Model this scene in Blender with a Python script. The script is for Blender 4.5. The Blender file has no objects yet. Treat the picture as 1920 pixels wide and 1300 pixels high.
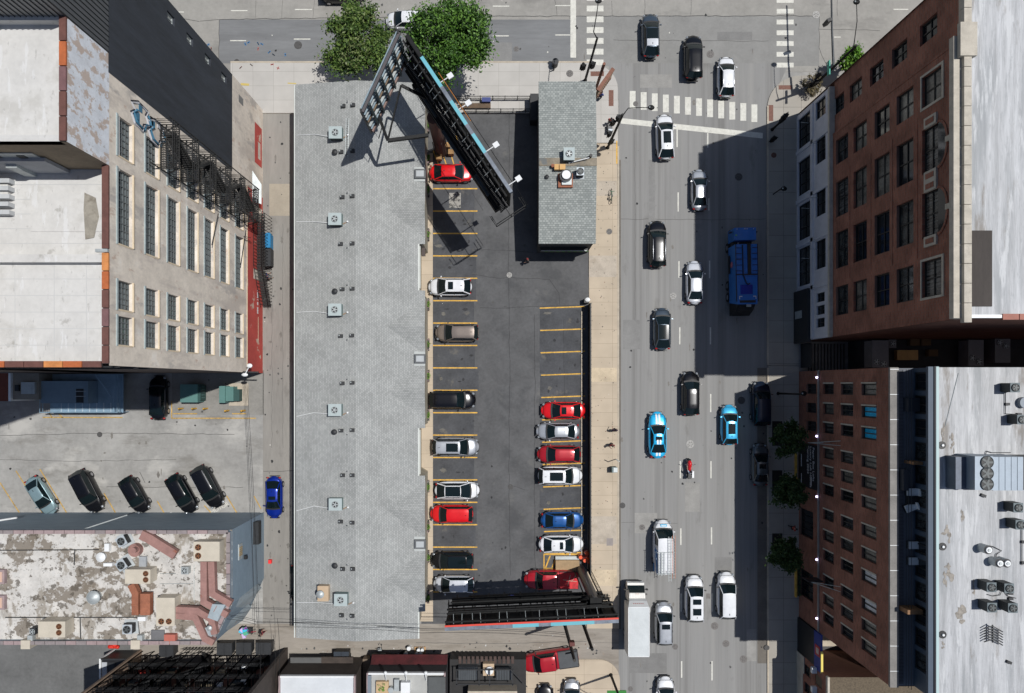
import bpy, bmesh, math, random
from mathutils import Vector, Matrix, noise as mnoise
R = random.Random(7)
S, H, CX, CY = 0.06, 77.0, 935.0, 722.0      # metres per photo pixel on the ground, drone height, point straight below
SC = bpy.context.scene
# ---------------- camera, sky, sun ----------------
cd = bpy.data.cameras.new('camera'); cam = bpy.data.objects.new('camera', cd); SC.collection.objects.link(cam)
cam.location = (0, 0, H); cam.rotation_euler = (0, 0, 0)
cd.sensor_width = 36; cd.lens = 36 * (H / S) / 1920; cd.shift_x = 25 / 1920; cd.shift_y = 72 / 1920
cd.clip_end = 3000; SC.camera = cam
SUN = Vector((.388, .133, 1.0)).normalized()
w = bpy.data.worlds.new('World'); SC.world = w; w.use_nodes = True
nt = w.node_tree; sky = nt.nodes.new('ShaderNodeTexSky'); sky.sky_type = 'NISHITA'; sky.sun_disc = False
sky.sun_elevation = math.asin(SUN.z); sky.sun_rotation = math.atan2(SUN.x, SUN.y)
nt.links.new(sky.outputs[0], nt.nodes['Background'].inputs[0]); nt.nodes['Background'].inputs[1].default_value = 0.062
sl = bpy.data.lights.new('sun', 'SUN'); sl.energy = 3.8; sl.angle = math.radians(.5); sl.color = (1, .985, .955)
so = bpy.data.objects.new('sun', sl); SC.collection.objects.link(so); so.location = (60, 20, 120)
so.rotation_euler = SUN.to_track_quat('Z', 'Y').to_euler()
SC.view_settings.view_transform = 'Standard'; SC.view_settings.look = 'None'
SC.view_settings.exposure = 0.0; SC.view_settings.gamma = 1
# ---------------- helpers ----------------
def P(px, py, z=0.0):
    k = (H - z) / H
    return Vector(((px - CX) * S * k, (CY - py) * S * k, z))
def gx(p): return (p - CX) * S
def gy(p): return (CY - p) * S
def G(px, py, z=0.0): return Vector((gx(px), gy(py), z))
class MB:
    def __init__(s): s.v = []; s.f = []; s.mi = []; s.mats = []; s.sm = []
    def m(s, mat):
        if mat not in s.mats: s.mats.append(mat)
        return s.mats.index(mat)
    def poly(s, pts, mat, sm=False):
        n = len(s.v); s.v += [tuple(p) for p in pts]; s.f.append(tuple(range(n, n + len(pts)))); s.mi.append(s.m(mat)); s.sm.append(sm)
    def grid(s, rows, mat, sm=True, closed=False):
        n = len(s.v); c = len(rows[0]); i = s.m(mat)
        for r in rows: s.v += [tuple(p) for p in r]
        for a in range(len(rows) - 1):
            for b in range(c if closed else c - 1):
                b2 = (b + 1) % c
                s.f.append((n + a * c + b, n + a * c + b2, n + (a + 1) * c + b2, n + (a + 1) * c + b)); s.mi.append(i); s.sm.append(sm)
    def hexa(s, q, mat):           # q: 8 points, bottom 4 then top 4
        for f in ((3, 2, 1, 0), (4, 5, 6, 7), (0, 1, 5, 4), (1, 2, 6, 5), (2, 3, 7, 6), (3, 0, 4, 7)):
            s.poly([q[i] for i in f], mat)
    def box2(s, x0, y0, z0, x1, y1, z1, mat):
        if x0 > x1: x0, x1 = x1, x0
        if y0 > y1: y0, y1 = y1, y0
        s.hexa([(x0, y0, z0), (x1, y0, z0), (x1, y1, z0), (x0, y1, z0), (x0, y0, z1), (x1, y0, z1), (x1, y1, z1), (x0, y1, z1)], mat)
    def box(s, c, d, mat, rz=0):
        ca, sa = math.cos(rz), math.sin(rz); q = []
        for z in (-.5, .5):
            for x, y in ((-.5, -.5), (.5, -.5), (.5, .5), (-.5, .5)):
                X, Y = x * d[0], y * d[1]; q.append((c[0] + X * ca - Y * sa, c[1] + X * sa + Y * ca, c[2] + z * d[2]))
        s.hexa(q, mat)
    def prism(s, pts, z0, z1, mat, side=None):
        a = sum(pts[i][0] * pts[(i + 1) % len(pts)][1] - pts[(i + 1) % len(pts)][0] * pts[i][1] for i in range(len(pts)))
        if a < 0: pts = pts[::-1]
        n = len(pts); side = side or mat
        s.poly([(p[0], p[1], z1) for p in pts], mat); s.poly([(p[0], p[1], z0) for p in pts[::-1]], side)
        for i in range(n):
            p, q = pts[i], pts[(i + 1) % n]
            s.poly([(p[0], p[1], z0), (q[0], q[1], z0), (q[0], q[1], z1), (p[0], p[1], z1)], side)
    def beam(s, a, b, wd, ht, mat):
        a, b = Vector(a), Vector(b); d = (b - a).normalized()
        up = Vector((0, 0, 1)) if abs(d.z) < .95 else Vector((0, 1, 0))
        u = d.cross(up).normalized() * wd / 2; v = u.cross(d).normalized() * ht / 2
        s.hexa([a - u - v, a + u - v, b + u - v, b - u - v, a - u + v, a + u + v, b + u + v, b - u + v], mat)
    def tube(s, pts, r, mat, n=6, cap=True):
        pts = [Vector(p) for p in pts]; rs = r if isinstance(r, (list, tuple)) else [r] * len(pts); rows = []
        for i, p in enumerate(pts):
            d = (pts[min(i + 1, len(pts) - 1)] - pts[max(i - 1, 0)]).normalized()
            up = Vector((0, 0, 1)) if abs(d.z) < .9 else Vector((1, 0, 0))
            u = d.cross(up).normalized(); v = u.cross(d)
            rows.append([p + (u * math.cos(2 * math.pi * k / n) + v * math.sin(2 * math.pi * k / n)) * rs[i] for k in range(n)])
        s.grid(rows, mat, True, True)
        if cap: s.poly(rows[0], mat); s.poly(rows[-1][::-1], mat)
    def cyl(s, c, r, h, mat, n=16, r2=None, top=None):
        r2 = r if r2 is None else r2
        a = [(c[0] + r * math.cos(2 * math.pi * k / n), c[1] + r * math.sin(2 * math.pi * k / n), c[2]) for k in range(n)]
        b = [(c[0] + r2 * math.cos(2 * math.pi * k / n), c[1] + r2 * math.sin(2 * math.pi * k / n), c[2] + h) for k in range(n)]
        s.grid([a, b], mat, True, True); s.poly(b, top or mat); s.poly(a[::-1], mat)
    def ball(s, c, r, mat, n=10, m=6):
        r = r if isinstance(r, (list, tuple)) else (r, r, r); rows = []
        for i in range(m + 1):
            t = math.pi * i / m - math.pi / 2; ct = max(math.cos(t), .01)
            rows.append([(c[0] + r[0] * ct * math.cos(2 * math.pi * k / n), c[1] + r[1] * ct * math.sin(2 * math.pi * k / n), c[2] + r[2] * math.sin(t)) for k in range(n)])
        s.grid(rows, mat, True, True)
    def build(s, name, parent=None, local=False, **kw):
        me = bpy.data.meshes.new(name); off = Vector((0, 0, 0))
        if parent is not None and not local:
            p = parent
            while p is not None: off += p.location; p = p.parent
        me.from_pydata([tuple(Vector(v) - off) for v in s.v] if off.length else s.v, [], s.f)
        for m_ in s.mats: me.materials.append(m_)
        me.polygons.foreach_set('material_index', s.mi); me.polygons.foreach_set('use_smooth', s.sm); me.update()
        if any(s.sm) and hasattr(me, 'set_sharp_from_angle'):
            bm = bmesh.new(); bm.from_mesh(me); bmesh.ops.remove_doubles(bm, verts=bm.verts, dist=1e-4); bm.to_mesh(me); bm.free()
            me.set_sharp_from_angle(angle=math.radians(50))
        o = bpy.data.objects.new(name, me); SC.collection.objects.link(o)
        if parent is not None: o.parent = parent
        return tag(o, **kw)
def tag(o, label=None, cat=None, group=None, kind=None):
    for k, v in (('label', label), ('category', cat), ('group', group), ('kind', kind)):
        if v: o[k] = v
    return o
def thing(name, label, cat, loc=(0, 0, 0), rz=0, group=None):
    o = bpy.data.objects.new(name, None); SC.collection.objects.link(o); o.empty_display_size = .2
    o.location = loc; o.rotation_euler = (0, 0, rz); return tag(o, label, cat, group)
def dup(o, loc=None, rz=None, label=None, parent=None, scale=None):
    c = o.copy(); SC.collection.objects.link(c); c.parent = parent
    if loc is not None: c.location = loc
    if rz is not None: c.rotation_euler = (0, 0, rz)
    if scale is not None: c.scale = scale
    if label: c['label'] = label
    for ch in list(o.children): dup(ch, parent=c)
    return c
# ---------------- materials ----------------
MC = {}
def L(c):   # sRGB 0-255 -> linear
    return tuple(((v / 255) / 12.92 if v / 255 <= .04045 else ((v / 255 + .055) / 1.055) ** 2.4) for v in c)
def mat(name, col, rough=.8, metal=0, var=.12, scale=1.0, stretch=(1, 1, 1), layers=(), bump=0, bscale=20, coat=0, spec=None, emit=None, world=False):
    """col linear albedo; var: brightness noise; layers: (colour, scale, threshold, softness, strength, stretch)"""
    if name in MC: return MC[name]
    m = bpy.data.materials.new(name); m.use_nodes = True; t = m.node_tree; N = t.nodes; b = N['Principled BSDF']; lk = t.links.new
    b.inputs['Roughness'].default_value = rough; b.inputs['Metallic'].default_value = metal
    if coat: b.inputs['Coat Weight'].default_value = coat; b.inputs['Coat Roughness'].default_value = .05
    if spec is not None: b.inputs['Specular IOR Level'].default_value = spec
    if emit: b.inputs['Emission Color'].default_value = (*emit[0], 1); b.inputs['Emission Strength'].default_value = emit[1]
    col = (*col[:3], 1); b.inputs['Base Color'].default_value = col
    if var or layers or bump:
        if world: tc = N.new('ShaderNodeNewGeometry').outputs['Position']
        else: tc = N.new('ShaderNodeTexCoord').outputs['Object']
        def nz(sc, st, det=6):
            mp = N.new('ShaderNodeMapping'); mp.inputs['Scale'].default_value = st; lk(tc, mp.inputs[0])
            n = N.new('ShaderNodeTexNoise'); n.inputs['Scale'].default_value = sc; n.inputs['Detail'].default_value = det; n.inputs['Roughness'].default_value = .65
            lk(mp.outputs[0], n.inputs['Vector']); return n.outputs['Fac']
        cur = None
        if var:
            f = nz(scale, stretch); f2 = nz(scale * 9, stretch, 3); ad = N.new('ShaderNodeMath'); ad.operation = 'ADD'
            ml = N.new('ShaderNodeMath'); ml.operation = 'MULTIPLY'; ml.inputs[1].default_value = .45; lk(f2, ml.inputs[0]); lk(f, ad.inputs[0]); lk(ml.outputs[0], ad.inputs[1])
            r = N.new('ShaderNodeMapRange'); r.inputs[1].default_value = .5; r.inputs[2].default_value = .95
            r.inputs[3].default_value = 1 - var * 1.6; r.inputs[4].default_value = 1 + var * 1.6; lk(ad.outputs[0], r.inputs[0])
            mx = N.new('ShaderNodeVectorMath'); mx.operation = 'SCALE'; mx.inputs[0].default_value = col[:3]; lk(r.outputs[0], mx.inputs['Scale']); cur = mx.outputs[0]
        for (c2, sc, th, so_, stg, st) in layers:
            f = nz(sc, st, 8); r = N.new('ShaderNodeMapRange'); r.inputs[1].default_value = th; r.inputs[2].default_value = th + so_; r.inputs[4].default_value = stg; lk(f, r.inputs[0])
            mx = N.new('ShaderNodeMix'); mx.data_type = 'RGBA'; lk(r.outputs[0], mx.inputs[0])
            if cur is not None: lk(cur, mx.inputs[6])
            else: mx.inputs[6].default_value = col
            mx.inputs[7].default_value = (*c2[:3], 1); cur = mx.outputs[2]
        if cur is not None: lk(cur, b.inputs['Base Color'])
        if bump:
            bp = N.new('ShaderNodeBump'); bp.inputs['Strength'].default_value = bump; bp.inputs['Distance'].default_value = .05
            lk(nz(bscale, (1, 1, 1), 4), bp.inputs['Height']); lk(bp.outputs[0], b.inputs['Normal'])
    MC[name] = m; return m
def brickmat(name, c1, c2, mortar, bw, bh, ms, plane='xy', var=.1, rough=.85, off=.5, bias=0):
    """brick/shingle/tile pattern; plane gives which object axes run along (row, up)"""
    if name in MC: return MC[name]
    m = bpy.data.materials.new(name); m.use_nodes = True; t = m.node_tree; N = t.nodes; b = N['Principled BSDF']; lk = t.links.new
    b.inputs['Roughness'].default_value = rough; b.inputs['Specular IOR Level'].default_value = .25
    tc = N.new('ShaderNodeTexCoord'); sp = N.new('ShaderNodeSeparateXYZ'); lk(tc.outputs['Object'], sp.inputs[0]); cb = N.new('ShaderNodeCombineXYZ')
    lk(sp.outputs['xyz'.index(plane[0])], cb.inputs[0]); lk(sp.outputs['xyz'.index(plane[1])], cb.inputs[1])
    br = N.new('ShaderNodeTexBrick'); br.inputs['Color1'].default_value = (*c1, 1); br.inputs['Color2'].default_value = (*c2, 1); br.inputs['Mortar'].default_value = (*mortar, 1)
    br.inputs['Scale'].default_value = 1; br.inputs['Brick Width'].default_value = bw; br.inputs['Row Height'].default_value = bh; br.inputs['Mortar Size'].default_value = ms; br.offset = off; br.inputs['Bias'].default_value = bias
    lk(cb.outputs[0], br.inputs['Vector'])
    n = N.new('ShaderNodeTexNoise'); n.inputs['Scale'].default_value = .5; n.inputs['Detail'].default_value = 8; lk(tc.outputs['Object'], n.inputs['Vector'])
    r = N.new('ShaderNodeMapRange'); r.inputs[1].default_value = .3; r.inputs[2].default_value = .7; r.inputs[3].default_value = 1 - var; r.inputs[4].default_value = 1 + var; lk(n.outputs['Fac'], r.inputs[0])
    v = N.new('ShaderNodeVectorMath'); v.operation = 'SCALE'; lk(br.outputs['Color'], v.inputs[0]); lk(r.outputs[0], v.inputs['Scale']); lk(v.outputs[0], b.inputs['Base Color'])
    MC[name] = m; return m
def A(r, g, b, k=.8): return tuple(v * k for v in L((r, g, b)))      # photo colour of a sunlit surface -> albedo
BLACK = mat('black_paint', (.012, .012, .013), .5, var=0); DKMETAL = mat('dark_metal', (.02, .021, .023), .55, var=.2, scale=3)
RUBBER = mat('rubber', (.015, .015, .016), .8, var=0); GLASS = mat('car_glass', (.006, .012, .014), .07, var=0, spec=.45)
WINGLASS = mat('window_glass', (.02, .028, .032), .12, var=.5, scale=.5, spec=.5); CHROME = mat('rim_metal', (.5, .5, .52), .3, .8, var=0)
GALV = mat('galvanised_metal', (.42, .45, .45), .5, .3, var=.12, scale=1.5); WHITE = mat('white_paint', (.74, .75, .75), .5, var=.05)
YEL = mat('yellow_paint', (.62, .36, .06), .8, var=.25, scale=2, world=True); RED = mat('red_light', (.35, .01, .01), .3, var=0)
# ---------------- ground ----------------
CONC = lambda n, c, **k: mat(n, A(*c), .9, world=True, bump=0, **k)
dark = (.05, .048, .045); drt = (.11, .09, .07)
ASPH_N = mat('cross_street_surface', A(162, 159, 153), .9, var=.1, scale=.25, world=True, layers=((A(120, 118, 114), .12, .55, .12, .5, (1, 3, 1)), (A(178, 172, 164), .5, .6, .1, .35, (1, 1, 1)), (dark, .8, .7, .08, .4, (1, 2, 1))))
ASPH_A = mat('avenue_surface', A(150, 149, 147), .9, var=.07, scale=.3, stretch=(1.6, .06, 1), world=True, layers=((A(108, 106, 103), .62, .50, .16, .6, (1.2, .012, 1)), (A(168, 166, 161), .5, .54, .14, .5, (1.3, .02, 1)), (A(112, 110, 106), .5, .60, .1, .45, (1, .35, 1)), (dark, 1.6, .66, .05, .5, (1, .6, 1))))
ASPH_P = mat('patched_asphalt', A(132, 133, 134), .9, var=.1, scale=.4, stretch=(.2, 1, 1), world=True, layers=((A(104, 104, 105), .4, .5, .2, .6, (.1, 1.3, 1)), (dark, 1.8, .68, .06, .4, (1, 1, 1))))
ASPH_D = mat('dark_asphalt', A(98, 98, 99), .92, var=.16, scale=.35, world=True, layers=((A(76, 77, 79), .25, .52, .1, .6, (1, 1, 1)), (A(128, 126, 121), .3, .6, .1, .45, (1, 1, 1)), (A(60, 60, 60), 1.2, .64, .06, .4, (1, 1, 1))))
STALL = mat('stall_asphalt', A(82, 83, 86), .92, var=.2, scale=.5, world=True, layers=((A(122, 117, 108), .45, .60, .08, .7, (1, 1, 1)), (A(55, 56, 58), .4, .6, .12, .5, (1, 1, 1))))
WORN = mat('worn_concrete', A(166, 164, 160), .92, var=.14, scale=.2, world=True, layers=((A(120, 116, 109), .15, .53, .12, .55, (1, 2.5, 1)), (A(198, 195, 189), .16, .54, .1, .75, (1, 1.6, 1)), (A(118, 96, 74), .35, .67, .06, .5, (.4, 2, 1)), (dark, 1.4, .67, .04, .5, (1, 1, 1))))
ALLEY = mat('alley_concrete', A(153, 149, 143), .92, var=.1, scale=.25, stretch=(2, .3, 1), world=True, layers=((A(112, 108, 103), .4, .58, .1, .5, (1, .5, 1)), (A(70, 66, 62), .9, .71, .05, .6, (1, 1, 1))))
SALLEY = mat('south_alley_concrete', A(160, 152, 142), .92, var=.12, scale=.3, stretch=(.4, 2, 1), world=True, layers=((A(125, 116, 104), .3, .52, .12, .6, (.5, 2, 1)), (A(178, 134, 92), .22, .63, .1, .6, (1, 1.5, 1)), (A(90, 82, 74), 1, .67, .05, .5, (1, 1, 1))))
def slab(name, base, joint, w, h, **k): return brickmat(name, base, tuple(v * .93 for v in base), joint, w, h, .018, 'xy', **k)
TANW = slab('tan_pavement', A(206, 190, 168), A(172, 156, 136), 3.2, 1.55, off=0, var=.08)
LTW = slab('light_pavement', A(202, 198, 192), A(172, 168, 161), 2.3, 1.6, off=0, var=.06)
GRW = slab('grey_pavement', A(178, 172, 162), A(120, 116, 110), 2.0, 2.4, off=0, var=.08)
CURB = mat('kerb_stone', A(196, 184, 166), .9, var=.12, scale=1, world=True); BRN = mat('tactile_paving', A(132, 96, 84), .9, var=.15, scale=6, world=True)
LINE = mat('road_marking_white', A(226, 224, 214), .85, var=.1, scale=2.5, world=True, layers=((A(160, 158, 152), 3, .6, .1, .7, (1, 1, 1)),))
CRK = mat('crack_filler', (.03, .03, .031), .9, var=0); IRON = mat('cast_iron', (.075, .072, .07), .8, var=.3, scale=8)
def sheet(name, pts, z, m, kind='structure', **kw):
    b = MB(); q = [G(p[0], p[1], z) for p in pts]
    a = sum(q[i].x * q[(i + 1) % len(q)].y - q[(i + 1) % len(q)].x * q[i].y for i in range(len(q)))
    b.poly(q if a > 0 else q[::-1], m); return b.build(name, kind=kind, **kw)
def rect(x0, y0, x1, y1): return [(x0, y0), (x1, y0), (x1, y1), (x0, y1)]
b = MB(); b.poly([(-900, -900, -.02), (900, -900, -.02), (900, 900, -.02), (-900, 900, -.02)], WORN); b.build('ground', kind='structure')
sheet('cross_street', rect(-900, -600, 2700, 135), 0, ASPH_N)
sheet('cross_street_patch', rect(411, 37, 1075, 119), .004, ASPH_P); sheet('cross_street_patch', rect(1075, 31, 1536, 124), .004, ASPH_P if 0 else mat('mid_asphalt', A(147, 146, 143), .9, var=.08, scale=.4, world=True))
sheet('avenue', [(1140, 119), (1480, 119), (1446, 190), (1446, 2400), (1160, 2400), (1160, 190)], .008, ASPH_A)
sheet('avenue_gutter', rect(1420, 690, 1441, 1244), .012, mat('gutter_asphalt', A(118, 112, 104), .9, var=.15, scale=.5, world=True))
sheet('avenue_gutter', rect(1160, 300, 1164, 1180), .012, mat('gutter_asphalt', A(118, 112, 104), .9))
sheet('parking_lot', [(812, 208), (1010, 208), (1010, 460), (1103, 455), (1103, 1100), (1100, 1170), (790, 1170), (790, 208)], .004, ASPH_D)
for i, x in enumerate((812, 1012)):
    ys = [354 + 42.0 * j for j in range(19)] if i == 0 else [577 + 41.9 * j for j in range(12)]
    for y0, y1 in zip(ys, ys[1:]): sheet('stall_surface', rect(x + R.uniform(-1, 1), y0 + 2, x + 80 + R.uniform(-4, 6), y1 - 2), .008, STALL)
sheet('alley', rect(493, 205, 560, 1262), .004, ALLEY); sheet('alley_patch', rect(505, 345, 543, 405), .008, mat('pale_patch', A(178, 168, 152), .9, var=.08, scale=.5, world=True))
sheet('west_lot', rect(-900, 697, 493, 967), 0, WORN)
sheet('west_lot_patch', rect(322, 695, 494, 778), .004, mat('patch_grey', A(150, 147, 141), .9, var=.12, scale=.5, world=True))
sheet('south_alley', rect(-900, 1170, 1160, 1262), .008, SALLEY)
sheet('back_yard', rect(-900, 1208, 250, 1700), .012, mat('yard_asphalt', A(112, 112, 111), .9, var=.15, scale=.3, world=True))
sheet('lot_drain_stains', rect(842, 362, 864, 390), .012, mat('stain_patch', A(170, 166, 158), .9, var=.1, scale=2, world=True, layers=((dark, 1.6, .5, .06, .95, (1, 1, 1)),)))
def pave(name, pts, m, z=.12):
    bb = MB(); bb.prism([tuple(G(*p)[:2]) for p in pts], -.01, z, m, CURB); return bb.build(name, kind='structure')
def arc(cx, cy, r, a0, a1, n=10): return [(cx + r * math.cos(math.radians(a0 + (a1 - a0) * i / n)), cy + r * math.sin(math.radians(a0 + (a1 - a0) * i / n))) for i in range(n + 1)]
pave('pavement', [(1103, 270), (1157, 270), (1159, 1178), (1100, 1178), (1105, 700)], TANW)
pave('corner_pavement', [(433, 119), (1115, 119)] + arc(1112, 168, 46, -90, 0) + [(1158, 269), (1103, 269), (1103, 213), (433, 213)], LTW)
pave('pavement', arc(1500, 205, 62, 180, 270) + [(1700, 143), (1700, 190), (1497, 215), (1497, 685), (1438, 685)], LTW if 0 else GRW)
pave('pavement', [(1441, 686), (1497, 686), (1497, 2300), (1441, 2300)], GRW)
pave('motel_walkway', [(797, 288), (811.5, 288), (812, 1165), (783, 1165), (783, 300)], TANW, .1)
pave('corner_pavement', [(972, 1290), (990, 1236), (1110, 1236)] + arc(1122, 1276, 40, -90, 0) + [(1162, 2300), (960, 2300)], TANW)
b = MB()
for x in (1157.5,): b.box2(gx(x), gy(275), .0, gx(x + 3), gy(1178), .135, CURB)
b.box2(gx(1437.5), gy(200), 0, gx(1440.5), gy(684), .135, CURB); b.box2(gx(1438), gy(690), 0, gx(1441), gy(2300), .135, CURB)
b.box2(gx(433), gy(116), 0, gx(1112), gy(119), .135, CURB); b.build('kerb', kind='structure')
b = MB(); b.box2(gx(1155), gy(265), .02, gx(1157.4), gy(308), .128, YEL); b.build('yellow_kerb_paint', kind='structure')
for q in ((1107, 135, 1132, 144), (1141, 170, 1150, 200), (1459, 161, 1484, 169), (1440, 198, 1449, 228)): sheet('tactile_paving', rect(*q), .124, BRN)
# road markings
b = MB(); Z = .016
def quad(bb, pts, z, m):
    q = [G(p[0], p[1], z) for p in pts]; a = sum(q[i].x * q[(i + 1) % 4].y - q[(i + 1) % 4].x * q[i].y for i in range(4)); bb.poly(q if a > 0 else q[::-1], m)
for i in range(12):
    x, y = 1180.6 + 20.75 * i, 171 + 2.28 * i; quad(b, rect(x, y, x + 11, y + 33), Z, LINE)
for x0, x1, sh in ((1100, 1131.5, 0), (1456, 1488, 4)):
    for j in range(-3, 6): y = 12 + sh + j * 20.2; quad(b, rect(x0, y - 1 + (2 if x0 > 1200 else 0), x1, y + 10), Z, LINE)
b.build('zebra_crossing', kind='structure')
b = MB(); quad(b, [(1164, 221.8), (1430, 249.7), (1430, 260), (1164, 232)], Z, LINE); quad(b, rect(1069.5, -120, 1080, 108.5), Z, LINE); b.build('stop_line', kind='structure')
b = MB()
for x0, y0, x1, y1 in ((1269.5, 243, 0, 276), (1327, 250, 0, 277), (1271.5, 361, 0, 397), (1329, 372, 0, 395), (1273, 490, 0, 521), (1330.5, 489, 0, 522), (1274.5, 614, 0, 646), (1332, 614, 0, 646), (1332.5, 739, 0, 773), (1275.6, 865, 0, 897), (1333, 865, 0, 897), (1276.5, 991, 0, 1022), (1334, 989, 0, 1021), (1277, 1113, 0, 1147), (1335, 1113, 0, 1147), (1278, 1240, 0, 1271), (1335, 1240, 0, 1276), (1278, 1364, 0, 1396)):
    quad(b, rect(x0 - 1.2, y0, x0 + 1.2, y1), Z, LINE)
for x0, y0, L_ in ((433, 20.4, 31), (431.5, 76.6, 30), (327, 23, 18), (553, 18.3, 32), (551, 73.7, 31), (924, 12, 31), (924, 67.7, 30), (1041, 11, 28), (1041, 66, 28), (680, 17, 31), (800, 15, 31), (680, 72, 31), (1564, 70, 12), (1675, 18, 28)):
    quad(b, rect(x0, y0 - 1, x0 + L_, y0 + 1), Z, LINE)
b.build('lane_marking', kind='structure')
b = MB()
for j in range(19): quad(b, rect(812, 353 + 42.0 * j, 895, 355.2 + 42.0 * j), Z, YEL)
for j in range(12):
    y = 577 + 41.9 * j; x = 1012 + .8 * j; quad(b, [(x, y), (1097, y - 3), (1097, y - .8), (x, y + 2.2)], Z, YEL)
for i in range(4):
    x = 812 + 9 * i + (3 if i == 3 else 0); x2 = x + 8 + i * 2; quad(b, [(x - .5 + i * 4, 283 - 8 * i + (-8 if i == 3 else 0)), (x + 1.5 + i * 4, 283 - 8 * i + (-8 if i == 3 else 0)), (x2 + 3 + i * 3.5, 308), (x2 + 1 + i * 3.5, 308)], Z, YEL)
quad(b, rect(827, 255, 840, 257.5), Z, YEL); quad(b, rect(1019, 1038.5, 1092, 1041), Z + .004, YEL); quad(b, rect(1019, 1041, 1021, 1067), Z, YEL); quad(b, rect(1021, 1065, 1042, 1067), Z, YEL)
quad(b, [(1022, 1064), (1030, 1042), (1033, 1042), (1024, 1065)], Z + .008, YEL); quad(b, [(1034, 1064), (1042, 1042), (1045, 1042), (1037, 1064)], Z, YEL)
b.build('parking_line', kind='structure')
b = MB(); YF = mat('faded_yellow_paint', A(196, 160, 92), .9, var=.3, scale=3, world=True)
def ln(bb, x0, y0, x1, y1, w_, m, z=Z):
    a, c = G(x0, y0), G(x1, y1); n = (c - a).cross(Vector((0, 0, 1))).normalized() * w_ / 2
    bb.poly([(a - n).to_3d() + Vector((0, 0, z)), (c - n) + Vector((0, 0, z)), (c + n) + Vector((0, 0, z)), (a + n) + Vector((0, 0, z))][::-1], m)
for x0, y0, x1, y1 in ((0, 905, 40, 967), (30, 883, 85, 970), (75, 880, 127, 965), (195, 925, 218, 964), (295, 940, 309, 964), (425, 930, 446, 965), (476, 930, 490, 955), (383, 948, 400, 966), (322, 784.5, 480, 784.5), (322, 752, 322, 785), (92, 775, 98, 783), (110, 777, 118, 783), (325, 776, 370, 776), (435, 776, 462, 776), (80, 783, 230, 783)):
    ln(b, x0, y0, x1, y1, .13, YF)
b.build('parking_line', kind='structure')
# cracks and joints
b = MB(); rc = random.Random(3)
def crack(pts, w_=.035, m=CRK, z=.0125):
    for (x0, y0), (x1, y1) in zip(pts, pts[1:]):
        n = max(2, int(math.hypot(x1 - x0, y1 - y0) / 12)); p = (x0, y0)
        for i in range(1, n + 1):
            q = (x0 + (x1 - x0) * i / n + rc.uniform(-1, 1), y0 + (y1 - y0) * i / n + rc.uniform(-1, 1)); ln(b, *p, *q, w_, m, z); p = q
crack([(955, 212), (953, 520), (956, 700), (954, 870), (957, 1080)]); crack([(945, 575), (958, 577), (1045, 574), (1092, 573)]); crack([(890, 468), (950, 470), (1000, 474)]); crack([(957, 520), (1030, 524), (1048, 550), (1049, 573)])
crack([(900, 577), (958, 578)]); crack([(1002, 590), (1003, 690), (1002, 900), (1004, 1160)]); crack([(957, 910), (985, 920)], .03); crack([(875, 340), (905, 395)], .03); crack([(885, 515), (930, 522), (955, 520)]); crack([(1057, 600), (1058, 760)], .03)
JN = mat('dark_joint', (.085, .083, .08), .9, var=0)
crack([(0, 817), (200, 812), (440, 815)], .05, JN); crack([(0, 862), (150, 865), (330, 862)], .04, JN); crack([(200, 913), (330, 914), (455, 914)], .05, JN); crack([(262, 885), (272, 905)], .06, JN)
crack([(325, 33), (375, 40), (411, 37)], .05, JN); crack([(411, 37), (610, 34), (900, 31), (1075, 31), (1536, 30)], .07, JN, .0055 + .008); crack([(411, 37), (411, 119)], .06, JN); crack([(1150, 75), (1300, 77), (1440, 77)], .04, JN)
crack([(1164, 411), (1300, 412), (1436, 411)], .04, JN); crack([(1209, 0), (1209, 30)], .03, JN); crack([(1296, 0), (1296, 30)], .03, JN); crack([(1147, 2), (1147, 30)], .03, JN); crack([(1040, 0), (1045, 30)], .03, JN)
for x in (480, 530, 590): crack([(x, 0), (x + rc.uniform(-4, 4), 34)], .03, JN)
crack([(1536, 30), (1536, 90), (1548, 119)], .04, JN); crack([(1536, 55), (1650, 57)], .04, JN); crack([(1570, 0), (1570, 30)], .03, JN); crack([(1105, 1204), (1160, 1206)], .03, JN)
for x in (510, 530): crack([(x, 420), (x, 840)], .025, JN)
crack([(494, 884), (553, 883)], .05, JN); crack([(494, 1160), (553, 1162)], .04, JN); crack([(780, 1205), (900, 1207), (1100, 1203)], .04, JN); crack([(1190, 250), (1191, 600)], .02, JN); crack([(1165, 980), (1270, 982)], .03, JN)
b.build('pavement_crack', kind='structure')
for i, q in enumerate(((1168, 600, 1200, 655), (1284, 905, 1312, 960), (1340, 1045, 1372, 1100), (1216, 300, 1228, 420), (1400, 1180, 1418, 1240), (1180, 1225, 1250, 1262), (1300, 420, 1318, 470), (1190, 962, 1232, 1000), (620, 100, 700, 116), (900, 80, 960, 116), (1200, 140, 1260, 165), (1345, 60, 1410, 75))): sheet('road_patch', rect(*q), .0135, mat('road_patch_%d' % (i % 3), A(*((143, 142, 140), (158, 156, 152), (134, 133, 131))[i % 3]), .9, var=.1, scale=.8, world=True))
for i, q in enumerate(((1104, 968, 1156, 1020), (1104, 690, 1156, 716), (1104, 340, 1156, 368), (1104, 1068, 1156, 1098), (1104, 480, 1156, 520))): sheet('pavement_patch', rect(*q), .1245, mat('pavement_patch_%d' % (i % 2), A(*((196, 184, 168), (214, 196, 168))[i % 2]), .9, var=.12, scale=.8, world=True, layers=((A(168, 154, 136), .7, .55, .1, .5, (1, 1, 1)),)))
b = MB()
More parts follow.
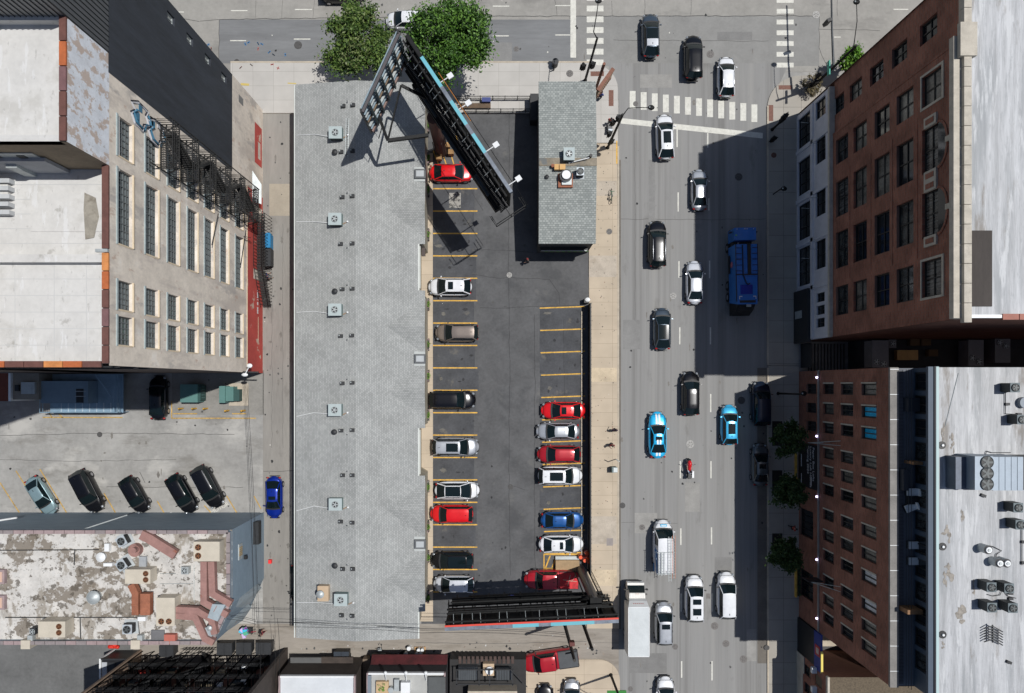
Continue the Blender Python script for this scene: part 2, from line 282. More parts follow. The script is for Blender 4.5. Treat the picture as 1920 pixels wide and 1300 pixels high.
for i in range(240):      # small litter, gum and oil spots pressed into the paving
    zone = rc.choice(((0, 700, 490, 960), (1162, 130, 1436, 1290), (496, 210, 550, 1180), (560, 1205, 1150, 1235), (820, 215, 1000, 1150), (1104, 290, 1155, 1150), (420, 0, 1560, 110)))
    x, y = rc.uniform(zone[0], zone[2]), rc.uniform(zone[1], zone[3]); r = rc.uniform(.02, .16); m_ = rc.choice((CRK, JN, JN, CRK, LINE if r < .08 else CRK))
    z = .132 if zone[0] == 1104 else .0195; c = G(x, y, z); n = 7
    if zone[0] == 1104: r *= .4
    b.poly([c + Vector((math.cos(k * 6.283 / n) * r * rc.uniform(.6, 1.2), math.sin(k * 6.283 / n) * r * rc.uniform(.6, 1.4), 0)) for k in range(n)], m_)
def blot(x, y, rx, ry, m_, z, n=14):
    ph = rc.uniform(0, 6); b.poly([G(x + rx * math.cos(k * 6.283 / n) * (1 + .25 * math.sin(k * 1.9 + ph)) * rc.uniform(.85, 1.1), y + ry * math.sin(k * 6.283 / n) * (1 + .25 * math.sin(k * 2.7 + ph)) * rc.uniform(.85, 1.1), z) for k in range(n)][::-1], m_)
OILS = mat('oil_stain', A(58, 58, 60), .9, var=.3, scale=3, world=True); DUST = mat('dusty_stain', A(112, 109, 103), .9, var=.25, scale=2, world=True); WET = mat('old_stain', A(132, 128, 122), .9, var=.2, scale=2, world=True)
for i in range(19):
    for x0_ in (812, 1012):
        y0_ = (354 if x0_ == 812 else 577) + 42 * i
        if y0_ > 1060: continue
        for _ in range(2): blot(x0_ + rc.uniform(12, 76), y0_ + rc.uniform(12, 32), rc.uniform(1, 5), rc.uniform(1, 3.5), OILS, .0172 + .0003 * _)
        if rc.random() < .5: blot(x0_ + rc.uniform(8, 26), y0_ + rc.uniform(8, 34), rc.uniform(3, 8), rc.uniform(2, 4), DUST, .0166)
for i in range(60): blot(*rc.choice(((rc.uniform(10, 480), rc.uniform(790, 960)), (rc.uniform(1165, 1430), rc.uniform(130, 1290)), (rc.uniform(500, 548), rc.uniform(220, 1160)), (rc.uniform(420, 1540), rc.uniform(2, 112)))), rc.uniform(.8, 3), rc.uniform(1.5, 7), WET, .0180 + .00002 * i)
for i in range(170): blot(rc.uniform(1106, 1154), rc.uniform(275, 1170), rc.uniform(.3, 1.2), rc.uniform(.3, 1.2), rc.choice((CURB, BRN, JN, WET)), .1315, 7)
tag(b.build('ground_stains'), kind='stuff')
# manholes
mh = [(1262, 555, 6, 1), (1294, 833, 7.5, 1), (1168, 1268, 0, 0), (1167, 948, 5.5, 0), (1204, 989, 5.5, 2), (1340, 1174, 7, 2), (1361, 1207, 6.5, 2), (1266, 1213, 5.5, 2), (1394, 1236, 7, 2), (955, 516, 5, 1), (957, 913, 5, 0), (1332, 102, 7, 2), (559, 85, 7.5, 0), (444, 116, 5, 0), (187, 815, 5, 0), (1068, 139, 6.5, 2), (1142, 435, 5.5, 2), (1385, 332, 7, 0), (1192, 195, 5, 2), (1450, 292, 5, 3), (1437, 1214, 5, 0), (968, 92, 5, 2), (1390, 751, 7, 0), (1530, 28, 7, 1), (1182, 1292, 5, 2)]
for i, (x, y, r, k) in enumerate(mh):
    if not r: continue
    mm = (IRON, mat('pale_cover', A(176, 174, 170), .8, var=.2, scale=5), mat('grey_cover', A(124, 120, 117), .8, var=.2, scale=5), mat('rust_cover', A(110, 68, 54), .8, var=.2))[k]
    b = MB(); z = .13 if x in (1068, 1142, 1450, 1437) else .012; c = G(x, y, z); b.cyl(c, r * S, .012, mm, 20); b.cyl(c + Vector((0, 0, .012)), r * S * .8, .004, mm, 20)
    for a in range(6): q = a * math.pi / 3; b.box((c.x + math.cos(q) * r * S * .5, c.y + math.sin(q) * r * S * .5, c.z + .018), (.16, .05, .006), JN, q)
    b.build('manhole_cover', kind='structure')
sheet('utility_cover', rect(1137, 1009, 1149, 1023), .125, mat('cover_plate', A(158, 150, 146), .8, var=.1)); sheet('utility_cover', rect(1324, 1113, 1332, 1123), .0165, mat('grey_cover', A(124, 120, 117)))
# survey paint marks in the road
b = MB(); SB = mat('blue_marking', A(80, 130, 175), .9, var=0); SR = mat('red_marking', A(190, 110, 105), .9, var=0); SY = mat('yellow_marking', A(214, 190, 110), .9, var=0)
for x, y, m_ in ((391, 84, SB), (396, 92, SR), (460, 83, SB), (466, 80, SB), (484, 82, SB), (491, 83, SB), (484, 92, SR), (505, 98, SB), (513, 103, SB), (535, 103, SB), (511, 122, SR), (522, 129, SR), (452, 128, SR), (472, 123, SR)):
    for a in range(2):
        t = rc.uniform(0, 3.1); ln(b, x - 3 * math.cos(t), y - 3 * math.sin(t), x + 3 * math.cos(t), y + 3 * math.sin(t), .09, m_, .0205 if y < 119 else .13)
ln(b, 452, 159, 468, 160, .25, SY, .13); ln(b, 540, 157, 556, 158, .12, SY, .13); b.build('survey_marks', kind='structure')
def text(name, s, size, loc, rot, m, parent=None, ext=.004, ax='CENTER', **kw):
    c = bpy.data.curves.new(name, 'FONT'); c.body = s; c.size = size; c.extrude = ext; c.align_x = ax; c.align_y = 'CENTER'; c.materials.append(m)
    tmp = bpy.data.objects.new(name, c); o = bpy.data.objects.new(name, bpy.data.meshes.new_from_object(tmp)); bpy.data.objects.remove(tmp); o.location = loc; o.rotation_euler = rot; SC.collection.objects.link(o)
    if parent: o.parent = parent; o.location = Vector(loc) - parent.location
    return tag(o, **kw)
text('lot_lettering', 'MOTOR', .62, G(412, 953, .02), (0, 0, math.radians(27)), LINE, kind='structure')
# ---------------- vehicles ----------------
def paint(name, c, metal=.35, rough=.28): return mat('paint_' + name, c, rough, metal, var=.06, scale=1.3, coat=.35 if sum(c) < .2 else .8)
PAINT = dict(black=paint('black', (.004, .004, .0055), 0, .22), white=paint('white', (.72, .73, .75), 0, .3), silver=paint('silver', (.46, .48, .51), .45, .32), slate=paint('slate', (.075, .1, .13), .5), grey=paint('grey', (.12, .14, .15), .5),
    red=paint('red', (.72, .008, .012), .15), darkred=paint('darkred', (.42, .012, .022), .2), blue=paint('blue', (.012, .09, .30), .3), royal=paint('royal', (.005, .03, .33), .4), cyan=paint('cyan', (.02, .48, .85), .25), sky=paint('sky', (.05, .46, .78), .25),
    teal=paint('teal', (.26, .37, .40), .4), brown=paint('brown', (.26, .215, .185), .45), navy=paint('navy', (.01, .02, .045), .4), pearl=paint('pearl', (.6, .62, .66), .2), truckblue=paint('truckblue', (.008, .15, .50), 0, .4))
PLACE = mat('paint_placeholder', (.5, .5, .5), .3, var=0); LAMP = mat('headlight_lens', (.3, .32, .34), .15, .2, var=0); SEAM = mat('panel_gap', (.01, .01, .011), .6, var=0)
TY = dict(
 sedan=dict(L=4.8, W=1.84, top=((-1, .74), (-.95, .93), (-.6, 1.02), (0, .96), (.38, .98), (.62, .9), (.88, .77), (1, .58)), cab=(-1.82, -1.0, .30, 1.12), zr=1.43, wb=.80, wt=.57),
 suv=dict(L=4.75, W=1.92, top=((-1, .85), (-.96, 1.06), (0, 1.06), (.42, 1.08), (.7, 1.02), (.9, .9), (1, .66)), cab=(-2.22, -1.82, .42, 1.16), zr=1.70, wb=.85, wt=.66),
 cross=dict(L=4.6, W=1.86, top=((-1, .8), (-.95, 1.0), (0, 1.0), (.4, 1.04), (.68, .97), (.9, .84), (1, .6)), cab=(-2.1, -1.45, .35, 1.12), zr=1.60, wb=.82, wt=.60),
 hatch=dict(L=4.3, W=1.8, top=((-1, .75), (-.95, .98), (0, .96), (.42, 1.0), (.68, .93), (.9, .8), (1, .58)), cab=(-1.98, -1.42, .32, 1.1), zr=1.50, wb=.80, wt=.60),
 coupe=dict(L=4.75, W=1.9, top=((-1, .8), (-.95, .98), (-.6, 1.02), (0, .93), (.3, .96), (.6, .92), (.88, .78), (1, .56)), cab=(-1.72, -.85, .08, .86), zr=1.36, wb=.80, wt=.52),
 glassy=dict(L=4.7, W=1.88, top=((-1, .78), (-.94, .98), (-.6, 1.0), (0, .95), (.38, .98), (.66, .88), (.9, .74), (1, .55)), cab=(-2.05, -1.2, .35, 1.3), zr=1.50, wb=.80, wt=.58),
 van=dict(L=5.7, W=2.04, top=((-1, .95), (-.98, 1.15), (0, 1.15), (.5, 1.2), (.75, 1.18), (.92, 1.0), (1, .7)), cab=(-2.75, -2.65, 1.05, 1.85), zr=2.25, wb=.95, wt=.80),
 pickup=dict(L=5.9, W=2.02, top=((-1, 1.0), (-.98, 1.12), (0, 1.12), (.2, 1.12), (.4, 1.14), (.7, 1.1), (.92, .98), (1, .75)), cab=(-.62, -.42, .92, 1.55), zr=1.85, wb=.90, wt=.72),
)
def lerp(tb, t):
    for (a, va), (c, vc) in zip(tb, tb[1:]):
        if t <= c: return va + (vc - va) * (t - a) / (c - a)
    return tb[-1][1]
VC = {}
def car_meshes(ty):
    if ty in VC: return VC[ty]
    T = TY[ty]; L_, W_, zr = T['L'] / 2, T['W'] / 2, T['zr']; out = []
    def hw(t): return max(W_ * (1 - abs(t) ** 7) ** .38, W_ * .5) * (1 - .03 * max(t, 0))
    b = MB(); rows = []; z0 = .2
    for t in (-1, -.985, -.95, -.88, -.78, -.65, -.5, -.3, -.1, .1, .3, .42, .55, .7, .8, .88, .94, .98, 1):
        zt = lerp(T['top'], t); h = hw(t); e = abs(t) >= .98; zs = zt - .13; row = []
        for f, z in ((-.93, z0), (-1, z0 + .15), (-1.0, (z0 + zs) / 2 + .05), (-.965, zs), (-.9, zt - .045), (-.62, zt), (-.3, zt + .025), (0, zt + .035), (.3, zt + .025), (.62, zt), (.9, zt - .045), (.965, zs), (1.0, (z0 + zs) / 2 + .05), (1, z0 + .15), (.93, z0)):
            bulge = .16 * (1 - abs(f) ** 2.5) if abs(t) > .87 else 0
            row.append((t * (L_ - .16) + math.copysign(bulge * (abs(t) - .87) / .13, t) if abs(t) > .87 else t * (L_ - .16), f * h, z))
        rows.append(row)
    b.grid(rows, PLACE); b.poly(rows[0], PLACE); b.poly(rows[-1][::-1], PLACE)
    b.box((L_ - .02, 0, .42), (.08, W_ * 1.1, .22), BLACK); b.box((-L_ + .02, 0, .36), (.08, W_ * 1.2, .16), BLACK)
    xb0, xt0, xt1, xb1 = T['cab']; zf, zb = lerp(T['top'], xb1 / L_) + .03, lerp(T['top'], xb0 / L_) + .03; wb, wt = T['wb'], T['wt']
    # panel gaps round bonnet, boot and doors
    for sy in (-1, 1):
        b.tube([(xb1 + .08, sy * wb * .97, lerp(T['top'], (xb1 + .08) / L_) - .005), (L_ * .80, sy * W_ * .76, lerp(T['top'], .8) - .02), (L_ * .88, sy * W_ * .6, lerp(T['top'], .88) - .01)], .014, SEAM, 4)
    b.tube([(L_ * .88, y * W_ * .6, lerp(T['top'], .88) + .02 * (1 - y * y)) for y in (-1, -.5, 0, .5, 1)], .014, SEAM, 4)
    if ty in ('sedan', 'coupe'):
        b.tube([(-L_ * .92, y * W_ * .66, lerp(T['top'], -.92) + .015) for y in (-1, 0, 1)], .014, SEAM, 4)
    # cowl
    b.grid([[(xb1 + .16 + .1 * (1 - u * u), u * wb * .98, zf - .0 + .012 * (1 - u * u)) for u in (-1, -.5, 0, .5, 1)], [(xb1 + .0 + .1 * (1 - u * u), u * wb * .98, zf + .02) for u in (-1, -.5, 0, .5, 1)]][::-1], SEAM)
    out.append(('body', b))
    US = (-1, -.8, -.4, 0, .4, .8, 1)
    g = MB(); ba = [(xb1 + .12 * (1 - u * u), u * wb, zf) for u in US]; to = [(xt1 + .08 * (1 - u * u), u * wt, zr - .05 + .03 * (1 - u * u)) for u in US]; mid = [tuple((a + c) / 2 for a, c in zip(p, q)) for p, q in zip(ba, to)]
    mid = [(x + .03, y, z + .02) for x, y, z in mid]; g.grid([ba, mid, to][::-1], GLASS); out.append(('windshield', g))
    g = MB(); ba2 = [(xb0 - .08 * (1 - u * u), u * wb * .97, zb) for u in US]; to2 = [(xt0 - .05 * (1 - u * u), u * wt, zr - .05 + .03 * (1 - u * u)) for u in US]; g.grid([ba2, to2], GLASS)
    out.append(('rear_window', g))
    for sy in (-1, 1):
        g = MB(); n = 6; lo = [(xb0 + (xb1 - xb0) * i / n, sy * wb, zb + (zf - zb) * i / n) for i in range(n + 1)]; hi = [(xt0 + (xt1 - xt0) * i / n, sy * wt, zr - .05) for i in range(n + 1)]
        mi = [((a[0] + c[0]) / 2, (a[1] + c[1]) / 2 + sy * .03, (a[2] + c[2]) / 2) for a, c in zip(lo, hi)]
        g.grid([lo, mi, hi] if sy > 0 else [hi, mi, lo], GLASS, True); out.append(('side_window', g))
    r = MB(); rr = []
    for i in range(9):
        x = (xt0 - .03) + (xt1 - xt0 + .06) * i / 8; ed = .035 if i in (0, 8) else 0
        rr.append([(x + (.08 * (1 - u * u) if i == 8 else (-.05 * (1 - u * u) if i == 0 else 0)), u * (wt + .03), zr + .035 * (1 - u * u) - ed - (.045 if abs(u) == 1 else 0)) for u in US])
    r.grid(rr, PLACE)
    for sy in (-1, 1):      # pillars
        r.tube([(xt1 - .02, sy * wt, zr - .03), (mid[0][0], sy * (wb + wt) / 2 * 1.005, mid[0][2]), (xb1, sy * wb, zf)], .04, PLACE, 5)
        if ty != 'van': r.tube([(xt0 + .02, sy * wt, zr - .03), (xb0 - .02, sy * wb * .98, zb)], .055, PLACE, 5)
        xm = (xt0 + xt1) / 2 + .05; r.tube([(xm, sy * (wt + .01), zr - .04), (xm, sy * (wb + .012), (zf + zb) / 2)], .028, SEAM, 4)
        r.tube([(xt0, sy * (wt + .03), zr - .045), (xt1, sy * (wt + .03), zr - .045)], .02, SEAM, 4)
    out.append(('roof', r))
    if ty == 'van':
        p = MB()
        for sy in (-1, 1): p.hexa([(-2.72, sy * .955, 1.1), (.3, sy * .955, 1.1), (.3, sy * .97, 1.1), (-2.72, sy * .97, 1.1), (-2.72, sy * .83, 2.19), (.3, sy * .83, 2.19), (.3, sy * .85, 2.19), (-2.72, sy * .85, 2.19)], PLACE)
        out.append(('side_panel', p))
    for sy in (-1, 1):
        m = MB(); m.box((xb1 - .2, sy * (W_ + .07), zf + .02), (.10, .17, .14), PLACE if ty not in ('suv', 'pickup') else BLACK, sy * .25); m.box((xb1 - .2, sy * (W_ - .05), zf - .02), (.06, .16, .05), BLACK); out.append(('mirror', m))
        m = MB(); zz = lerp(T['top'], .93); m.ball((L_ - .27, sy * W_ * .68, zz - .09), (.16, .15, .10), LAMP, 8, 5); out.append(('headlight', m))
        m = MB(); zz = lerp(T['top'], -.96); m.ball((-L_ + .17, sy * W_ * .72, zz - .10), (.10, .15, .09), RED, 8, 5); out.append(('taillight', m))
    for sx in (-1, 1):
        for sy in (-1, 1):
            m = MB(); x, y, rr_ = sx * L_ * .6, sy * (W_ - .1), .34; n = 18
            for (ya, yb, ra, mm_) in ((y - .11, y + .12, rr_, RUBBER),):
                a = [(x + ra * math.cos(6.2832 * k / n), ya, .34 + ra * math.sin(6.2832 * k / n)) for k in range(n)]; c = [(p_[0], yb, p_[2]) for p_ in a]
                m.grid([a, c], mm_, True, True); m.poly(c[::-1], mm_); m.poly(a, mm_)
            ri = MB(); yy = y + sy * .125
            d = [(x + .2 * math.cos(6.2832 * k / 10), yy, .34 + .2 * math.sin(6.2832 * k / 10)) for k in range(10)]; d2 = [(p_[0], yy - sy * .03, p_[2]) for p_ in d]
            ri.poly(d if sy < 0 else d[::-1], CHROME); ri.grid([d, d2], CHROME, True, True)
            out.append(('wheel', m)); out.append(('>rim', ri))
    res = []
    for nme, mb in out:
        ob = mb.build(nme.strip('>'), None, local=True); res.append((nme, ob.data)); bpy.data.objects.remove(ob)
    VC[ty] = res; return res
def car(px, py, head, ty, col, lab, cat='car', name=None, group=None, length=None, sun=None, rails=False, roofglass=False, roofcol=None, extra=None):
    """head: degrees, 0 = bonnet to the right in the photo, 90 = to the top"""
    T = TY[ty]; s = 1.0
    if length: s = min(max(length * S * .985 / T['L'], .88), 1.1)
    root = thing(name or 'parked_car', lab, cat, P(px, py, .8).to_2d().to_3d(), math.radians(head), group); root.scale = (s, min(s, 1.03) * 1.03, s)
    last = None
    for nme, me in car_meshes(ty):
        o = bpy.data.objects.new(nme.strip('>'), me); SC.collection.objects.link(o)
        o.parent = last if nme[0] == '>' else root
        if nme[0] != '>': last = o
        for i, m_ in enumerate(me.materials):
            if m_ == PLACE:
                pm = PAINT[col]
                if nme == 'roof' and roofcol: pm = PAINT[roofcol]
                o.material_slots[i].link = 'OBJECT'; o.material_slots[i].material = pm
    xb0, xt0, xt1, xb1 = T['cab']; zr = T['zr']; wt = T['wt']
    def top(x0, x1, w_, nm, m_, dz=.012):
        g = MB(); rows = [[(x, u * w_, zr + .035 * (1 - (u * w_ / (wt + .03)) ** 2) + dz) for u in (-1, -.5, 0, .5, 1)] for x in (x0, (x0 + x1) / 2, x1)]; g.grid(rows, m_); g.build(nm, root, local=True)
    if roofglass: top(xt0 + .02, xt1 + .03, wt * .9, 'glass_roof', GLASS)
    if sun:
        for (a, c) in sun: top(xt0 + (xt1 - xt0) * a, xt0 + (xt1 - xt0) * c, wt * .66, 'sunroof', GLASS)
    if rails:
        for sy in (-1, 1):
            g = MB(); g.tube([(xt0 + .1, sy * wt * .97, zr - .01), (xt0 + .25, sy * wt * .97, zr + .07), (xt1 - .25, sy * wt * .97, zr + .07), (xt1 - .1, sy * wt * .97, zr - .01)], .022, rails if not isinstance(rails, bool) else BLACK, 6); g.build('roof_rail', root, local=True)
    g = MB(); g.tube([(xt0 + .3, 0, zr + .04), (xt0 + .12, 0, zr + .12)], [.035, .01], BLACK, 5); g.build('antenna', root, local=True)
    if extra: extra(root, T)
    return root
AV, LTL, LTR, WL = 'vehicles driving up the avenue', 'cars parked in the left row of the motel lot', 'cars parked in the right row of the motel lot', 'cars parked in the side lot'
def stripes(root, T):
    g = MB(); L_ = T['L'] / 2; ws = mat('white_stripe', (.78, .79, .8), .35, var=0, coat=.5)
    for sy in (-1, 1):
        for segs in ((( .96, .9, .8, .6, .45)), ((-.96, -.9, -.8, -.7))):
            rows = [[(t * (L_ - .1), sy * (.055 + d), lerp(T['top'], t) + .045 - d * .03) for d in (0, .19)] for t in sorted(segs)]
            if sy < 0: rows = [r[::-1] for r in rows]
            g.grid([r[::-1] for r in rows], ws)
        x0, x1 = T['cab'][1], T['cab'][2]; rows = [[(x, sy * (.055 + d), T['zr'] + .05 - d * .02) for d in (0, .17)] for x in (x0 - .03, (x0 + x1) / 2 - .05)]
        g.grid(rows, ws); rows = [[(x, sy * (.055 + d), T['zr'] + .05 - d * .02) for d in (0, .17)] for x in (x1 - .12, x1 + .06)]; g.grid(rows, ws)
    g.build('racing_stripes', root, local=True)
car(1220, 67, 91, 'cross', 'slate', 'dark slate blue crossover with a pale rear roof, topmost car on the avenue', group=AV, name='moving_car', length=84, extra=lambda r, T: [(lambda g: (g.grid([[(x, u * T['wt'] * .98, T['zr'] + .05 - .03 * u * u) for u in (-1, 0, 1)] for x in (-1.45, -.75)], PAINT['silver']), g.build('rear_roof_panel', r, local=True)))(MB()), (lambda g: (g.grid([[(x, u * T['wt'] * .95, T['zr'] + .05 - .03 * u * u) for u in (-1, 0, 1)] for x in (-.72, .33)], GLASS), g.build('glass_roof', r, local=True)))(MB())])
car(1300, 108, 90, 'suv', 'black', 'shiny black SUV crossing the junction beside a white wagon', 'SUV', group=AV, name='moving_car', length=84, rails=True)
car(1362, 144, 90, 'cross', 'white', 'white wagon about to cross the junction above the zebra crossing', 'wagon', group=AV, name='moving_car', length=77, rails=PAINT['silver'])
car(1247, 257, 92, 'cross', 'white', 'white SUV with dark sunroof stopped on the white stop line', 'SUV', group=AV, name='moving_car', length=88, sun=((.3, .95),))
car(1312, 356, 90, 'sedan', 'silver', 'silver sedan half in the shade of the tall brick building', 'sedan', group=AV, name='moving_car', length=78)
car(1232, 458, 90, 'suv', 'black', 'long black SUV with silver roof rails in the left lane', 'SUV', group=AV, name='moving_car', length=96, rails=PAINT['silver'])
car(1303, 530, 90, 'sedan', 'pearl', 'pale silver sedan to the left of the blue garbage truck', 'sedan', group=AV, name='moving_car', length=82)
car(1242, 617, 90, 'glassy', 'slate', 'slate blue car with all glass roof in the left lane', 'car', group=AV, name='moving_car', length=80, roofglass=True)
car(1295, 738, 90, 'cross', 'black', 'glossy black crossover at the lower edge of the tall shadow', 'car', group=AV, name='moving_car', length=84)
car(1233, 816, 90, 'coupe', 'cyan', 'bright blue coupe with twin white racing stripes', 'coupe', group=AV, name='moving_car', length=88, sun=((.35, .8),), extra=stripes)
car(1368, 797, 90, 'cross', 'sky', 'light blue hatchback with long sunroof near the parked cars', 'hatchback', group=AV, name='moving_car', length=76, sun=((.25, .92),))
car(1427, 757, 90, 'suv', 'navy', 'dark navy SUV parked at the right kerb beside the street lamp', 'SUV', length=84, group='cars parked along the right kerb')
car(1426, 872, 90, 'sedan', 'grey', 'grey sedan parked at the right kerb beside the street trees', 'sedan', length=80, sun=((.5, .9),), group='cars parked along the right kerb')
def ladders(root, T):
    g = MB(); z = T['zr'] + .16
    for x in (-2.6, -.35):
        g.tube([(x, -1.0, z), (x, 1.0, z)], .035, GALV)
        for sy in (-1, 1): g.tube([(x, sy * .8, z - .25), (x, sy * .86, z)], .03, GALV)
    g.build('roof_rack', root, local=True)
    for y0, L0, L1, m_ in ((-.75, -3.1, 1.5, mat('ladder_orange', (.5, .18, .1), .6, var=0)), (-.35, -3.4, 1.4, GALV), (.35, -2.8, -.3, GALV), (.7, -2.8, -.4, GALV)):
        g = MB(); zz = z + .07
        for dy in (-.14, .14): g.tube([(L0, y0 + dy, zz), (L1, y0 + dy, zz)], .028, m_)
        x = L0 + .15
        while x < L1: g.tube([(x, y0 - .14, zz), (x, y0 + .14, zz)], .018, GALV); x += .3
        g.build('ladder', root, local=True)
    g = MB(); bl = mat('van_blue', (.01, .14, .4), .4, var=0); lb = mat('van_light_blue', (.5, .62, .75), .4, var=0)
    g.hexa([(-2.75, .975, .5), (.2, .975, .9), (.2, .985, .9), (-2.75, .985, .5), (-2.75, .86, 2.1), (-.3, .86, 2.1), (-.3, .875, 2.1), (-2.75, .875, 2.1)], bl)
    g.beam((-1.2, .955, 1.2), (-.3, .90, 1.9), .14, .14, lb); g.beam((-.3, .955, 1.2), (-1.2, .90, 1.9), .14, .14, lb); g.build('side_decal', root, local=True)
    g = MB(); g.box((2.32, 0, 1.13), (.28, .68, .02), mat('logo_blue', (.04, .38, .62), .5, var=0)); g.box((2.32, 0, 1.142), (.07, .5, .01), WHITE); g.build('bonnet_decal', root, local=True)
car(1243, 1024, 90, 'van', 'white', 'white work van carrying ladders on its roof rack', 'van', name='work_van', group=AV, length=98, extra=ladders)
car(1245, 1170, 90, 'suv', 'silver', 'silver SUV with one small sunroof beside the box truck', 'SUV', name='moving_car', group=AV, length=81, sun=((.68, .92),), rails=BLACK)
car(1302, 1123, 90, 'suv', 'white', 'white SUV with two sunroofs beside the white minivan', 'SUV', name='moving_car', group=AV, length=88, sun=((.2, .5), (.68, .92)))
car(1362, 1117, 90, 'suv', 'white', 'white minivan with plain roof near the shadow at right', 'minivan', name='moving_car', group=AV, length=97)
car(1248, 1312, 90, 'cross', 'white', 'white car cut off by the bottom edge of the avenue', 'car', name='moving_car', group=AV, length=86, roofglass=True)
# car parks
car(847, 324, 0, 'sedan', 'red', 'bright red sedan under the angled billboard', 'sedan', group=LTL, length=84)
car(844, 538, 180, 'cross', 'white', 'white crossover with small sunroof, second car in the left row', 'car', group=LTL, length=82, sun=((.6, .9),))
car(857, 624, 180, 'suv', 'brown', 'brown SUV with roof rails between two empty stalls', 'SUV', group=LTL, length=82, rails=True)
car(848, 750, 0, 'suv', 'black', 'large black SUV in the left row, bonnet towards the aisle', 'SUV', group=LTL, length=94)
car(854, 838, 0, 'suv', 'silver', 'silver SUV with panoramic roof in the left row', 'SUV', group=LTL, length=90, sun=((.42, .95),), rails=BLACK)
car(857, 920, 0, 'glassy', 'white', 'white car with full glass roof, above the red SUV', 'car', group=LTL, length=84, roofglass=True)
car(847, 964, 180, 'suv', 'red', 'red SUV in the left row with bonnet to the motel', 'SUV', group=LTL, length=81)
car(848, 1051, 180, 'hatch', 'black', 'black hatchback beside the pale hatchback in the left row', 'hatchback', group=LTL, length=80, roofglass=True)
car(851, 1096, 180, 'hatch', 'pearl', 'pale silver hatchback at the lower end of the left row', 'hatchback', group=LTL, length=77)
car(1056, 770, 180, 'sedan', 'red', 'red sedan with sunroof, topmost car of the right row', 'sedan', group=LTR, length=83, sun=((.55, .95),))
car(1046, 809, 180, 'sedan', 'silver', 'silver grey sedan between the red sedan and dark red wagon', 'sedan', group=LTR, length=81)
car(1048, 852, 180, 'cross', 'darkred', 'dark red crossover in the right row below a silver sedan', 'car', group=LTR, length=82)
car(1050, 892, 0, 'suv', 'white', 'white SUV with panoramic roof in the right row', 'SUV', group=LTR, length=84, sun=((.3, .92),), rails=PAINT['silver'])
car(1054, 976, 0, 'sedan', 'blue', 'metallic blue sedan in the right row above the white sedan', 'sedan', group=LTR, length=81)
car(1052, 1021, 0, 'sedan', 'white', 'white sedan with small sunroof next to the construction barrels', 'sedan', group=LTR, length=84, sun=((.62, .9),))
def bedcover(m_, junk=False):
    def f(root, T):
        g = MB(); g.box((-1.85, 0, 1.17), (1.95, 1.7, .06), m_); g.build('bed_cover', root, local=True)
        g = MB()
        for sy in (-1, 1): g.box((-1.85, sy * .9, 1.16), (2.0, .09, .07), BLACK)
        g.box((-2.88, 0, 1.14), (.08, 1.75, .07), BLACK); g.build('bed_rail', root, local=True)
        if junk:
            g = MB(); tan = mat('tarp_rope', (.5, .4, .3), .8, var=0)
            for a, c in (((-2.7, .1, 1.22), (-1.2, -.1, 1.22)), ((-2.0, -.6, 1.22), (-1.7, .5, 1.22)), ((-2.6, -.6, 1.22), (-2.1, .1, 1.22))): g.tube([a, c], .03, tan)
            g.build('rope', root, local=True)
    return f
car(1034, 1087, 180, 'pickup', 'darkred', 'red pickup truck with red bed beside the billboard column', 'pickup truck', name='pickup_truck', length=103, extra=bedcover(mat('red_tarp', (.5, .01, .015), .6, var=.3, scale=2), True), group='pickup trucks')
car(1031, 1238, 188, 'pickup', 'darkred', 'red pickup truck with grey bed cover in the alley', 'pickup truck', name='pickup_truck', length=108, extra=bedcover(mat('grey_cover_cloth', (.075, .08, .085), .8, var=.1)), group='pickup trucks')
car(1022, 1324, 90, 'sedan', 'black', 'black car nearly cut off at the bottom edge', 'car', length=80, group='cars on the corner apron')
car(1072, 1314, 90, 'hatch', 'silver', 'silver car at the bottom edge beside the black one', 'car', length=80, group='cars on the corner apron')
car(76, 930, -58, 'sedan', 'teal', 'pale teal sedan at the left end of the side lot', 'sedan', group=WL, length=80)
car(164, 921, -63, 'suv', 'black', 'black SUV beside the pale teal sedan', 'SUV', group=WL, length=86)
car(252, 928, -60, 'hatch', 'black', 'small black car in the middle of the side lot row', 'car', group=WL, length=74)
car(341, 926, -60, 'cross', 'black', 'black crossover directly left of the railed black SUV', 'car', group=WL, length=80)
car(390, 913, -62, 'suv', 'black', 'black SUV with pale roof rails at the right end of the row', 'SUV', group=WL, length=86, rails=PAINT['silver'])
car(296, 746, 90, 'sedan', 'black', 'black sedan parked in the shade below the factory wall', 'sedan', length=84)
car(513, 933, -90, 'sedan', 'royal', 'royal blue sedan standing in the alley by the motel', 'sedan', length=80, sun=((.6, .9),))
car(560, 1096, -90, 'cross', 'black', 'black car mostly hidden under the motel eave in the alley', 'car', length=76)
car(762, 38, 180, 'cross', 'white', 'white car on the cross street half hidden by trees', 'car', name='moving_car', length=78, group='cars on the cross street')
car(640, -14, 0, 'suv', 'black', 'black car at the top edge above the left tree', 'car', name='moving_car', length=84, group='cars on the cross street')
